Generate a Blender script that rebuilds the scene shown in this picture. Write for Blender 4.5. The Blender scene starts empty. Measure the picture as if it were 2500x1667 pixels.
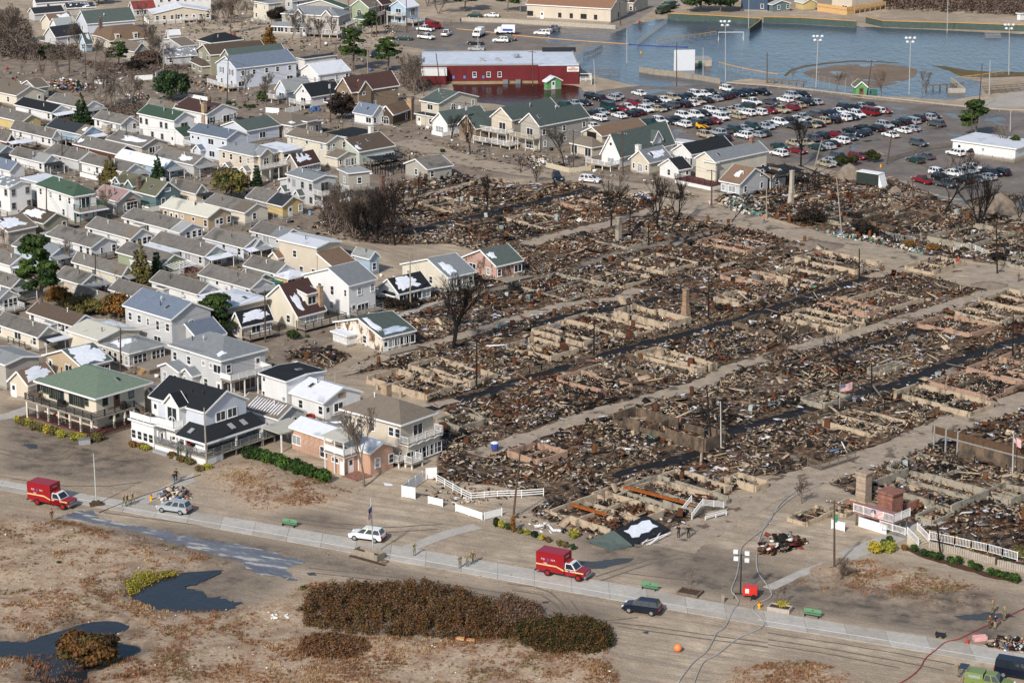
import bpy,math,random
import numpy as np
from mathutils import Vector,Matrix
RNG=random.Random(7);NR=np.random.default_rng(7)
SC=bpy.context.scene;COL=SC.collection
R_=math.radians
# ---------------------------------------------------------------- camera, sky, sun, exposure
FPX,TILT,CAMH=6058.0,R_(16.0),114.0
CS,SN=math.cos(TILT),math.sin(TILT)
cd=bpy.data.cameras.new('camera');cam=bpy.data.objects.new('camera',cd);COL.objects.link(cam)
cd.sensor_width=36.0;cd.lens=FPX/2500*36;cd.clip_start=5;cd.clip_end=20000
cam.location=(0,0,CAMH);cam.rotation_euler=(math.pi/2-TILT,0,0);SC.camera=cam
SUN_EL,SUN_AZ=R_(35),math.atan2(-0.90,-0.44)
w=bpy.data.worlds.new('World');SC.world=w;w.use_nodes=True
nt=w.node_tree;bg=nt.nodes['Background'];sky=nt.nodes.new('ShaderNodeTexSky')
sky.sky_type='NISHITA';sky.sun_disc=False;sky.sun_elevation=SUN_EL
sky.sun_rotation=math.pi/2-SUN_AZ;sky.air_density=1.0;sky.dust_density=1.2;sky.ozone_density=1.0
nt.links.new(sky.outputs[0],bg.inputs[0]);bg.inputs[1].default_value=0.095
sd=bpy.data.lights.new('sun','SUN');sun=bpy.data.objects.new('sun',sd);COL.objects.link(sun)
sd.energy=3.1;sd.angle=R_(3);sd.color=(1.0,0.945,0.87)
sun.rotation_euler=Vector((math.cos(SUN_AZ)*math.cos(SUN_EL),math.sin(SUN_AZ)*math.cos(SUN_EL),math.sin(SUN_EL))).to_track_quat('Z','Y').to_euler()
SC.view_settings.view_transform='Standard';SC.view_settings.look='None'
SC.view_settings.exposure=0.5;SC.view_settings.gamma=1.0;SC.view_settings.use_curve_mapping=False
SC.render.engine='CYCLES';SC.cycles.max_bounces=5;SC.cycles.transparent_max_bounces=6
# ---------------------------------------------------------------- surveying: the photograph's sight lines -> ground points
def G(px,py,z=0.0):
 u=(px-1250)/FPX;v=(py-833.5)/FPX
 t=(CAMH-z)/(SN+v*CS)
 return Vector((u*t,(CS-v*SN)*t,z))
def PX(p):
 d=p[1]*CS+(CAMH-p[2])*SN
 return 1250+FPX*p[0]/d,833.5+FPX*((CAMH-p[2])*CS-p[1]*SN)/d
ORG={r+str(c):(625*c,y)for r,y in(('a',0),('b',420),('c',830),('d',1247))for c in range(4)}
ORG.update(z1=(1340,195),z2=(1600,195),z3=(1860,215),z4=(2080,240),p=(0,0))
SCL=dict(z1=7.84,z2=7.84,z3=7.84,z4=5.6,p=1.0)
def T(t,x,y):
 o=ORG[t];s=SCL.get(t,3.7328);return o[0]+x/s,o[1]+y/s
def GT(t,x,y,z=0.0):return G(*T(t,x,y),z)
def GL(t,pts,z=0.0):return[GT(t,x,y,z)for x,y in pts]
def top_of(base,px,py):
 v=(py-833.5)/FPX;t=base.y/(CS-v*SN)
 return Vector(((px-1250)/FPX*t,base.y,CAMH-t*(SN+v*CS)))
GA=math.atan2(0.715,0.699)
# ---------------------------------------------------------------- materials
MATS={}
def lin(c):
 if isinstance(c,str):
  c=[int(c[i:i+2],16)/255 for i in(0,2,4)]
  c=[x/12.92 if x<=.04045 else((x+.055)/1.055)**2.4 for x in c]
 return tuple(c)
def N(nt,t,**kw):
 n=nt.nodes.new('ShaderNode'+t)
 for k,v in kw.items():
  if k[0]=='i' and k[1:].isdigit():n.inputs[int(k[1:])].default_value=v
  else:setattr(n,k,v)
 return n
def ramp(nt,fac,stops,interp='LINEAR'):
 r=N(nt,'ValToRGB');r.color_ramp.interpolation=interp
 e=r.color_ramp.elements
 while len(e)<len(stops):e.new(0.5)
 for q,(p,c)in zip(e,stops):
  q.position=p;q.color=(*c,1)if not isinstance(c,(int,float))else(c,c,c,1)
 nt.links.new(fac,r.inputs[0]);return r.outputs[0]
def mixc(nt,fac,a,b,mode='MIX'):
 m=N(nt,'Mix',data_type='RGBA',blend_type=mode)
 for s,v in((0,fac),(6,a),(7,b)):
  if hasattr(v,'is_linked')or hasattr(v,'links'):nt.links.new(v,m.inputs[s])
  else:m.inputs[s].default_value=v if s==0 else(*v,1)
 return m.outputs[2]
def new_mat(name):
 m=bpy.data.materials.new(name);m.use_nodes=True
 return m,m.node_tree,m.node_tree.nodes['Principled BSDF']
def noise(nt,vec,scale,detail=3,rough=.55,sc=None):
 n=N(nt,'TexNoise');n.inputs['Scale'].default_value=scale;n.inputs['Detail'].default_value=detail
 n.inputs['Roughness'].default_value=rough
 if sc:
  mp=N(nt,'Mapping');mp.inputs[3].default_value=sc;nt.links.new(vec,mp.inputs[0]);vec=mp.outputs[0]
 nt.links.new(vec,n.inputs['Vector']);return n.outputs[0]
def objvec(nt):
 tc=N(nt,'TexCoord');oi=N(nt,'ObjectInfo');a=N(nt,'VectorMath',operation='MULTIPLY_ADD')
 nt.links.new(oi.outputs['Random'],a.inputs[0]);a.inputs[1].default_value=(37,91,53);nt.links.new(tc.outputs['Object'],a.inputs[2])
 return a.outputs[0],tc.outputs['Object'],oi.outputs['Random']
def mat(name,col,rough=.8,var=.2,scale=2.0,bump=0.0,metal=0.0,spec=.35,coat=0.0,streak=None,tint=0.0):
 if name in MATS:return MATS[name]
 m,nt,b=new_mat(name);col=lin(col)
 v,ob,rnd=objvec(nt)
 n=noise(nt,v,scale,5,.65,streak)
 c=ramp(nt,n,[(.3,tuple(x*(1-var)for x in col)),(.7,tuple(min(1,x*(1+var))for x in col))])
 if tint:
  k=N(nt,'MapRange');k.inputs[3].default_value=1-tint;k.inputs[4].default_value=1+tint
  nt.links.new(rnd,k.inputs[0]);c=mixc(nt,1.0,c,(1,1,1),'MULTIPLY');mm=c.node
  nt.links.new(k.outputs[0],mm.inputs[7])
 nt.links.new(c,b.inputs['Base Color'])
 b.inputs['Roughness'].default_value=rough;b.inputs['Metallic'].default_value=metal
 b.inputs['Specular IOR Level'].default_value=spec;b.inputs['Coat Weight'].default_value=coat;b.inputs['Coat Roughness'].default_value=.05
 if bump:
  bp=N(nt,'Bump');bp.inputs['Strength'].default_value=bump;bp.inputs['Distance'].default_value=.05
  nt.links.new(noise(nt,v,scale*6,3),bp.inputs['Height']);nt.links.new(bp.outputs[0],b.inputs['Normal'])
 MATS[name]=m;return m
def siding(name,col,period=.16,var=.07,dirt=.18,vertical=False):
 if name in MATS:return MATS[name]
 m,nt,b=new_mat(name);col=lin(col);v,ob,rnd=objvec(nt)
 big=noise(nt,v,.5,4,.6,(1,1,.35));fine=noise(nt,v,5,3)
 c=ramp(nt,big,[(.25,tuple(x*(1-dirt)for x in col)),(.65,col)])
 c=mixc(nt,.25,c,ramp(nt,fine,[(.3,tuple(x*(1-2*var)for x in col)),(.7,tuple(min(1,x*(1+var))for x in col))]))
 wv=N(nt,'TexWave',wave_type='BANDS',bands_direction='X' if vertical else 'Z',wave_profile='SAW')
 wv.inputs['Scale'].default_value=1/period/3.18*1.0;nt.links.new(ob,wv.inputs['Vector'])
 ln=ramp(nt,wv.outputs[0],[(0,.80),(.18,1),(1,1)])
 c=mixc(nt,1.0,c,ln,'MULTIPLY')
 nt.links.new(c,b.inputs['Base Color']);b.inputs['Roughness'].default_value=.65;b.inputs['Specular IOR Level'].default_value=.3
 bp=N(nt,'Bump');bp.inputs['Strength'].default_value=.4;bp.inputs['Distance'].default_value=.02
 nt.links.new(wv.outputs[0],bp.inputs['Height']);nt.links.new(bp.outputs[0],b.inputs['Normal'])
 MATS[name]=m;return m
def shingle(name,col,var=.35,worn=None,wornamt=.0,snow=0.0,rough=.9):
 """asphalt or wood shingles: mottled, streaked down the slope, optionally worn through or dusted with snow"""
 if name in MATS:return MATS[name]
 m,nt,b=new_mat(name);col=lin(col);v,ob,rnd=objvec(nt)
 a=noise(nt,v,7,4,.7);st=noise(nt,v,1.4,4,.6);big=noise(nt,v,.35,3)
 c=ramp(nt,a,[(.3,tuple(x*(1-var)for x in col)),(.7,tuple(min(1,x*(1+var))for x in col))])
 c=mixc(nt,.55,c,ramp(nt,st,[(.3,tuple(x*(1-var*.9)for x in col)),(.72,tuple(min(1,x*(1+var*.7))for x in col))]))
 if worn:
  wc=lin(worn);c=mixc(nt,ramp(nt,big,[(.62-wornamt,0.0),(.72-wornamt,.8)]),c,wc)
 if snow:
  sn=noise(nt,v,.8,6,.6);c=mixc(nt,ramp(nt,sn,[(.66-snow,0.0),(.70-snow,1.0)]),c,(.78,.8,.84))
 k=N(nt,'MapRange');k.inputs[3].default_value=.86;k.inputs[4].default_value=1.14;nt.links.new(rnd,k.inputs[0])
 c=mixc(nt,1.0,c,(1,1,1),'MULTIPLY');nt.links.new(k.outputs[0],c.node.inputs[7])
 nt.links.new(c,b.inputs['Base Color']);b.inputs['Roughness'].default_value=rough;b.inputs['Specular IOR Level'].default_value=.25
 wv=N(nt,'TexWave',wave_type='BANDS',bands_direction='Z',wave_profile='SAW');wv.inputs['Scale'].default_value=3.0
 nt.links.new(ob,wv.inputs['Vector']);bp=N(nt,'Bump');bp.inputs['Strength'].default_value=.35;bp.inputs['Distance'].default_value=.03
 ad=N(nt,'Math',operation='ADD');nt.links.new(wv.outputs[0],ad.inputs[0]);nt.links.new(a,ad.inputs[1])
 nt.links.new(ad.outputs[0],bp.inputs['Height']);nt.links.new(bp.outputs[0],b.inputs['Normal'])
 MATS[name]=m;return m
# ---------------------------------------------------------------- mesh building
class MB:
 def __init__(s):s.v=[];s.f=[];s.m=[]
 def add(s,vs,fs,mi=0):
  o=len(s.v);s.v.extend([tuple(p)for p in vs])
  for f in fs:s.f.append([i+o for i in f]);s.m.append(mi)
  return s
 def box(s,x0,y0,z0,x1,y1,z1,mi=0):
  return s.add([(x0,y0,z0),(x1,y0,z0),(x1,y1,z0),(x0,y1,z0),(x0,y0,z1),(x1,y0,z1),(x1,y1,z1),(x0,y1,z1)],[(0,3,2,1),(4,5,6,7),(0,1,5,4),(1,2,6,5),(2,3,7,6),(3,0,4,7)],mi)
 def prism(s,prof,ext,mi=0):
  n=len(prof);e=Vector(ext);a=[Vector(p)for p in prof]
  return s.add([*a,*[p+e for p in a]],[tuple(range(n)),tuple(range(2*n-1,n-1,-1))]+[(i,i+n,(i+1)%n+n,(i+1)%n)for i in range(n)],mi)
 def slab(s,quad,th,mi=0):
  return s.prism([Vector(p)for p in quad],(0,0,-th),mi)
 def beam(s,p0,p1,w,h,mi=0,up=(0,0,1)):
  p0=Vector(p0);p1=Vector(p1);d=(p1-p0).normalized();u=Vector(up)
  if abs(d.dot(u))>.98:u=Vector((1,0,0))
  x=d.cross(u).normalized()*(w/2);y=x.cross(d).normalized()*(h/2)
  q=[p0-x-y,p0+x-y,p0+x+y,p0-x+y];e=p1-p0
  return s.add([*q,*[p+e for p in q]],[(3,2,1,0),(4,5,6,7),(0,1,5,4),(1,2,6,5),(2,3,7,6),(3,0,4,7)],mi)
 def tube(s,pts,rad,n=6,mi=0,cap=True):
  pts=[Vector(p)for p in pts];o=len(s.v)
  if not hasattr(rad,'__len__'):rad=[rad]*len(pts)
  for i,p in enumerate(pts):
   d=(pts[min(i+1,len(pts)-1)]-pts[max(i-1,0)]).normalized()
   u=Vector((0,0,1))if abs(d.z)<.9 else Vector((1,0,0));x=d.cross(u).normalized();y=d.cross(x)
   for k in range(n):
    a=2*math.pi*k/n;s.v.append(tuple(p+(x*math.cos(a)+y*math.sin(a))*rad[i]))
  for i in range(len(pts)-1):
   for k in range(n):
    a=o+i*n+k;b=o+i*n+(k+1)%n
    s.f.append([a,b,b+n,a+n]);s.m.append(mi)
  if cap:
   s.f.append([o+k for k in range(n)][::-1]);s.m.append(mi);s.f.append([o+(len(pts)-1)*n+k for k in range(n)]);s.m.append(mi)
  return s
 def ball(s,c,r,mi=0,nu=8,nv=5,sq=(1,1,1)):
  vs=[(c[0],c[1],c[2]-r*sq[2])]
  for j in range(1,nv):
   t=math.pi*j/nv-math.pi/2
   for i in range(nu):
    a=2*math.pi*i/nu;vs.append((c[0]+r*sq[0]*math.cos(t)*math.cos(a),c[1]+r*sq[1]*math.cos(t)*math.sin(a),c[2]+r*sq[2]*math.sin(t)))
  vs.append((c[0],c[1],c[2]+r*sq[2]));fs=[]
  for i in range(nu):
   fs.append((0,1+(i+1)%nu,1+i));L=1+(nv-2)*nu
   fs.append((L+i,L+(i+1)%nu,len(vs)-1))
   for j in range(nv-2):
    a=1+j*nu+i;b=1+j*nu+(i+1)%nu;fs.append((a,b,b+nu,a+nu))
  return s.add(vs,fs,mi)
 def mesh(s,name,mats,smooth=False):
  me=bpy.data.meshes.new(name);me.from_pydata(s.v,[],s.f)
  for m in(mats if isinstance(mats,(list,tuple))else[mats]):me.materials.append(m)
  me.polygons.foreach_set('material_index',s.m)
  if smooth:me.polygons.foreach_set('use_smooth',[True]*len(s.f))
  me.update();return me
 def build(s,name,mats,parent=None,smooth=False,loc=None,rot=None):
  if not s.f:return None
  return put(name,s.mesh(name,mats,smooth),parent,loc,rot)
def put(name,me,parent=None,loc=None,rot=None):
 o=bpy.data.objects.new(name,me);COL.objects.link(o)
 if parent:o.parent=parent
 if loc is not None:o.location=loc
 if rot is not None:o.rotation_euler=rot if hasattr(rot,'__len__')else(0,0,rot)
 return o
def tag(o,label=None,cat=None,group=None,kind=None):
 for k,v in(('label',label),('category',cat),('group',group),('kind',kind)):
  if v:o[k]=v
 return o
def empty(name,label,cat,loc=(0,0,0),rot=0,group=None):
 o=bpy.data.objects.new(name,None);COL.objects.link(o);o.location=loc;o.rotation_euler=(0,0,rot)
 o.empty_display_size=.5
 return tag(o,label,cat,group)
def dup(o,parent=None):
 c=o.copy();COL.objects.link(c)
 if parent:c.parent=parent
 for ch in o.children:dup(ch,c)
 return c
def bulk(name,verts,faces,mats,midx=None,parent=None,kind='stuff',smooth=False):
 """one mesh from numpy: verts (n,3), faces (m,k)"""
 me=bpy.data.meshes.new(name);k=faces.shape[1];n=len(faces)
 me.vertices.add(len(verts));me.vertices.foreach_set('co',np.ascontiguousarray(verts,np.float32).ravel())
 me.loops.add(n*k);me.loops.foreach_set('vertex_index',np.ascontiguousarray(faces,np.int32).ravel())
 me.polygons.add(n);me.polygons.foreach_set('loop_start',np.arange(0,n*k,k,dtype=np.int32))
 for m in mats:me.materials.append(m)
 if midx is not None:me.polygons.foreach_set('material_index',np.ascontiguousarray(midx,np.int32))
 if smooth:me.polygons.foreach_set('use_smooth',np.ones(n,bool))
 me.update(calc_edges=True)
 o=put(name,me,parent)
 if kind:o['kind']=kind
 return o
BOXF=np.array([(0,3,2,1),(4,5,6,7),(0,1,5,4),(1,2,6,5),(2,3,7,6),(3,0,4,7)])
BOXV=np.array([(-1,-1,-1),(1,-1,-1),(1,1,-1),(-1,1,-1),(-1,-1,1),(1,-1,1),(1,1,1),(-1,1,1)])*.5
def rotmats(yaw,pitch,roll):
 cy,sy,cp,sp,cr,sr=np.cos(yaw),np.sin(yaw),np.cos(pitch),np.sin(pitch),np.cos(roll),np.sin(roll)
 return np.stack([np.stack([cy*cp,cy*sp*sr-sy*cr,cy*sp*cr+sy*sr],-1),np.stack([sy*cp,sy*sp*sr+cy*cr,sy*sp*cr-cy*sr],-1),np.stack([-sp,cp*sr,cp*cr],-1)],-2)
def boxes(pos,size,yaw,pitch,roll,jit=0.0):
 n=len(pos);v=BOXV[None]*size[:,None,:]
 if jit:v=v*(1+NR.uniform(-jit,jit,(n,8,3)))
 v=np.einsum('nij,nkj->nki',rotmats(yaw,pitch,roll),v)+pos[:,None,:]
 f=BOXF[None]+(np.arange(n)*8)[:,None,None]
 return v.reshape(-1,3),f.reshape(-1,4)
def inside(P,poly):
 r=np.zeros(len(P),bool);x,y=P[:,0],P[:,1];n=len(poly)
 for i in range(n):
  x0,y0=poly[i][0],poly[i][1];x1,y1=poly[i-1][0],poly[i-1][1]
  c=((y0>y)!=(y1>y));
  if y0!=y1:r^=c&(x<(x1-x0)*(y-y0)/(y1-y0)+x0)
 return r
def dist_line(P,line):
 d=np.full(len(P),1e9)
 for a,b in zip(line[:-1],line[1:]):
  a=np.array(a[:2]);b=np.array(b[:2]);ab=b-a
  t=np.clip(((P-a)@ab)/max(ab@ab,1e-9),0,1);d=np.minimum(d,np.hypot(*(P-a-t[:,None]*ab).T))
 return d
def vnoise(x,y,s,seed=0):
 r=np.random.default_rng(seed).random((257,257));x=np.asarray(x)/s+1000.3;y=np.asarray(y)/s+1000.7
 xi=np.floor(x).astype(int);yi=np.floor(y).astype(int);fx=x-xi;fy=y-yi
 fx=fx*fx*(3-2*fx);fy=fy*fy*(3-2*fy);a=xi%256;b=yi%256
 return(r[a,b]*(1-fx)+r[a+1,b]*fx)*(1-fy)+(r[a,b+1]*(1-fx)+r[a+1,b+1]*fx)*fy
def fbm(x,y,s,seed=0):return .5*vnoise(x,y,s,seed)+.3*vnoise(x,y,s/2.1,seed+1)+.2*vnoise(x,y,s/4.3,seed+2)
def rough_poly(pts,step=1.5,amp=.6,seed=0):
 r=random.Random(seed);out=[];n=len(pts)
 for i in range(n):
  a,b=Vector(pts[i]),Vector(pts[(i+1)%n]);k=max(1,int((b-a).length/step))
  for j in range(k):
   p=a.lerp(b,j/k);out.append((p.x+r.uniform(-amp,amp),p.y+r.uniform(-amp,amp),p.z))
 return out
def sheet(name,pts,m,z=None,kind='structure',step=1.5,amp=.6,seed=0,label=None):
 q=rough_poly(pts,step,amp,seed)
 from mathutils.geometry import tessellate_polygon
 tri=tessellate_polygon([[Vector((p[0],p[1],0))for p in q]])
 b=MB();b.add([(p[0],p[1],z if z is not None else p[2])for p in q],[t if(Vector(q[t[1]])-Vector(q[t[0]])).to_2d().cross((Vector(q[t[2]])-Vector(q[t[0]])).to_2d())>0 else t[::-1]for t in tri])
 o=b.build(name,m);o['kind']=kind
 return o
def strip(name,line,width,m,z,amp=.25,step=1.2,kind='structure',seed=0):
 r=random.Random(seed);pts=[]
 for a,b in zip(line[:-1],line[1:]):
  k=max(1,int((b-a).length/step));pts+=[a.lerp(b,j/k)for j in range(k)]
 pts.append(line[-1]);mb=MB();vs=[]
 for i,p in enumerate(pts):
  d=(pts[min(i+1,len(pts)-1)]-pts[max(i-1,0)]);nrm=Vector((-d.y,d.x,0)).normalized()
  wd=width/2 if not hasattr(width,'__len__')else(width[0]+(width[1]-width[0])*i/max(1,len(pts)-1))/2
  vs+=[p+nrm*(wd+r.uniform(-amp,amp)),p-nrm*(wd+r.uniform(-amp,amp))]
 mb.add([(p.x,p.y,z)for p in vs],[(2*i+1,2*i+3,2*i+2,2*i)for i in range(len(pts)-1)])
 o=mb.build(name,m)
 if kind:o['kind']=kind
 return o
# ---------------------------------------------------------------- zones of the ground (outlines surveyed from the photograph)
def P2(t,s):
 return GL(t,[tuple(float(k)for k in q.split(','))for q in s.split()])
BURN=[P2('p','800,925 905,870 1000,820 960,760 1040,700 1150,665 1250,640 1100,595 960,600 880,590 830,560 760,560 800,520 900,470 1000,440 1100,425 1250,455 1400,445 1470,470 1600,480 1650,520 1850,570 1980,600 2120,650 2280,680 2500,730 2560,1400 2380,1330 2280,1330 2230,1270 2000,1170 1850,1160 1780,1210 1720,1260 1540,1335 1400,1290 1290,1260 1340,1215 1220,1190 1075,1170 1070,1100 1090,1010 1050,985 960,900'),P2('p','1745,490 1800,450 1930,420 2080,430 2180,440 2330,500 2560,560 2560,665 2300,630 2100,590 1900,540'),P2('p','690,870 780,845 860,870 800,905 720,900')]
DUNE=[P2('p','-80,1262 60,1265 250,1290 430,1340 560,1378 520,1392 400,1400 330,1430 310,1460 360,1480 420,1490 560,1490 640,1470 760,1425 800,1420 760,1480 740,1540 900,1560 1060,1560 1400,1560 1500,1600 1520,1720 -80,1720'),P2('p','1740,1720 1800,1625 1960,1615 2080,1640 2200,1720'),P2('d3','220,680 450,540 620,480 900,450 1200,480 1700,600 2050,720 2100,800 1950,900 1600,910 1200,850 800,770 400,730'),P2('p','490,1155 530,1140 625,1120 680,1150 790,1180 830,1195 890,1195 810,1228 700,1243 625,1250 600,1225 545,1200')]
POND=[P2('d0','1170,740 1220,680 1330,620 1500,590 1650,560 1850,540 2040,530 2000,570 1700,690 1830,730 1880,770 2050,790 2200,840 2120,890 1900,910 1600,910 1480,900 1300,840 1200,800'),P2('d0','-300,1200 0,1170 230,1190 500,1080 700,1030 1000,975 1180,1040 1240,1060 1050,1120 1050,1180 1400,1260 1350,1300 1000,1400 800,1440 880,1620 340,1620 300,1420 150,1330 -300,1330')]
WET=[P2('p','0,975 60,985 200,1000 300,1060 330,1090 420,1110 380,1170 200,1175 0,1150'),P2('p','480,1385 620,1390 720,1420 640,1450 540,1440 470,1420'),P2('p','1560,1335 1700,1320 2000,1420 2280,1450 2420,1440 2500,1500 2500,1590 2250,1545 1900,1480 1600,1420'),P2('p','1380,1260 1600,1350 1500,1400 1430,1360'),P2('p','200,1290 640,1400 700,1380 860,1400 1100,1440 1500,1540 1500,1490 1200,1440 800,1350 420,1280'),P2('p','620,1260 800,1290 930,1300 800,1250')]
PATHS={}
def path(k,t,s,wd):PATHS[k]=(P2(t,s),wd)
path('d1','p','790,925 870,900 950,868 1110,825 1276,772 1362,747 1440,735 1505,730 1560,705',3.4)
path('d2','p','1054,990 1110,975',3)
path('d3','p','1160,1110 1250,1079 1340,1050 1437,1015 1540,985 1652,956 1732,929 1772,900 1875,872 1950,850 2030,828 2116,805 2270,760 2437,709 2540,680',4.2)
path('d4','p','1640,1340 1700,1300 1790,1240 1875,1200 1982,1163 2100,1128 2170,1105 2240,1070 2290,1048 2400,1010 2540,965',6.5)
path('d5','p','985,345 1060,368 1130,392 1280,420 1400,430 1464,447 1560,458 1625,473 1690,500 1770,524 1875,552 1990,575 2116,604 2260,635 2400,665 2540,700',7.5)
path('d6','p','1282,597 1380,570 1490,546 1560,525 1620,500 1660,480',4.4)
path('d7','p','985,490 1050,475 1107,460 1180,440',3)
path('d8','p','1690,660 1760,650 1800,640',2.5)
path('g1','p','955,777 1040,750 1150,722 1250,697 1330,675 1400,655 1450,637 1500,620 1560,607 1625,594 1690,580 1740,566',3.0)
path('k1','p','1050,1000 1110,980 1180,960 1250,935 1350,905 1448,875 1530,852 1612,830 1678,815 1790,785 1875,757 1940,735 2009,712 2075,692 2121,678',3.2)
path('t1','p','2121,678 2170,664 2240,648',3.2)
path('k2','p','1500,1165 1545,1146 1625,1128 1705,1106 1759,1063 1870,1028 1990,995 2108,958 2170,945 2223,926 2300,895 2384,862 2440,845 2540,815',3.2)
path('k3','p','990,570 1080,546 1170,528 1250,508 1350,485 1459,458',3.4)
path('k4','p','1290,795 1420,765 1560,742 1700,705',2.6)
path('k5','p','2040,870 2160,835 2300,790 2400,760 2540,722',2.6)
GATES=[v for v in PATHS.values()]
# ---------------------------------------------------------------- ground
def ground_mat():
 m,nt,b=new_mat('sandy ground');tc=N(nt,'TexCoord');v=tc.outputs['Object']
 def at(n):
  a=N(nt,'Attribute');a.attribute_name=n;return a.outputs['Fac']
 big=noise(nt,v,.035,5,.6);mid=noise(nt,v,.35,5,.65);fine=noise(nt,v,2.6,4,.7)
 rm_=N(nt,'VectorRotate',rotation_type='Z_AXIS');rm_.inputs['Angle'].default_value=R_(24);nt.links.new(v,rm_.inputs[0]);trk=noise(nt,rm_.outputs[0],.5,6,.62,(.12,1.7,1));trk2=noise(nt,v,.8,6,.7)
 sand=ramp(nt,mid,[(.3,lin('958571')),(.5,lin('ae9c86')),(.72,lin('c8b69e'))])
 sand=mixc(nt,ramp(nt,big,[(.40,.0),(.60,.6)]),sand,lin('85766380'[:6]))
 sand=mixc(nt,ramp(nt,trk,[(.47,.0),(.60,.55)]),sand,lin('7f7467'))
 sand=mixc(nt,ramp(nt,fine,[(.5,.0),(.8,.45)]),sand,lin('cdc1b3'))
 dune=ramp(nt,fine,[(.25,lin('87735d')),(.5,lin('a8937c')),(.75,lin('c9b7a2'))])
 dune=mixc(nt,ramp(nt,mid,[(.45,.0),(.62,.6)]),dune,lin('7d5f47'))
 c=mixc(nt,at('dune'),sand,dune)
 wet=mixc(nt,ramp(nt,trk,[(.35,0.0),(.65,1.0)]),lin('51483f'),lin('73675b'))
 wf=N(nt,'Math',operation='MULTIPLY');nt.links.new(at('wet'),wf.inputs[0]);nt.links.new(ramp(nt,mid,[(.3,.2),(.6,1.0)]),wf.inputs[1])
 c=mixc(nt,wf.outputs[0],c,wet)
 dirt=ramp(nt,mid,[(.3,lin('5c5147')),(.7,lin('8c7e70'))]);c=mixc(nt,at('yard'),c,dirt)  # grey dirt tone, darkened to paint in the shadows between the houses
 ash=ramp(nt,noise(nt,v,1.1,6,.7),[(.28,lin('17120f')),(.42,lin('3f3227')),(.56,lin('6b5744')),(.70,lin('ab967b'))])
 rb=N(nt,'VectorRotate',rotation_type='Z_AXIS');rb.inputs['Angle'].default_value=-GA;nt.links.new(v,rb.inputs[0])
 ash=mixc(nt,ramp(nt,noise(nt,rb.outputs[0],.4,5,.7,(.25,1,1)),[(.53,0.0),(.60,.9)]),ash,lin('141210'))
 ash=mixc(nt,ramp(nt,noise(nt,v,.8,5,.7,(1,1,1)),[(.60,.0),(.66,.7)]),ash,lin('7a4a26'))
 sn=N(nt,'Math',operation='MULTIPLY');nt.links.new(ramp(nt,noise(nt,v,1.7,6,.75,(.8,1.1,1)),[(.60,0.0),(.635,1.0)]),sn.inputs[0])
 nt.links.new(ramp(nt,noise(nt,v,.12,3),[(.48,0.0),(.60,1.0)]),sn.inputs[1])
 ash=mixc(nt,sn.outputs[0],ash,(.74,.76,.80))
 bf=N(nt,'Math',operation='ADD');nt.links.new(at('burn'),bf.inputs[0])
 bm=N(nt,'MapRange');bm.inputs[3].default_value=-.35;bm.inputs[4].default_value=.35;nt.links.new(mid,bm.inputs[0]);nt.links.new(bm.outputs[0],bf.inputs[1])
 c=mixc(nt,ramp(nt,bf.outputs[0],[(.38,0.0),(.62,1.0)]),c,ash)
 nt.links.new(c,b.inputs['Base Color']);b.inputs['Specular IOR Level'].default_value=.2
 rr=N(nt,'MapRange');rr.inputs[3].default_value=.95;rr.inputs[4].default_value=.62;nt.links.new(wf.outputs[0],rr.inputs[0]);nt.links.new(rr.outputs[0],b.inputs['Roughness'])
 bp=N(nt,'Bump');bp.inputs['Strength'].default_value=.6;bp.inputs['Distance'].default_value=.18
 ad=N(nt,'Math',operation='ADD');nt.links.new(trk,ad.inputs[0]);nt.links.new(trk2,ad.inputs[1])
 a2=N(nt,'Math',operation='ADD');nt.links.new(ad.outputs[0],a2.inputs[0]);nt.links.new(fine,a2.inputs[1])
 nt.links.new(a2.outputs[0],bp.inputs['Height']);nt.links.new(bp.outputs[0],b.inputs['Normal'])
 return m
def zone(P,polys):
 r=np.zeros(len(P),bool)
 for q in polys:r|=inside(P,q)
 return r
def near_path(P,extra=0.0):
 r=np.zeros(len(P),bool)
 for l,wd in GATES:r|=dist_line(P,l)<wd/2+extra
 return r
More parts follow.
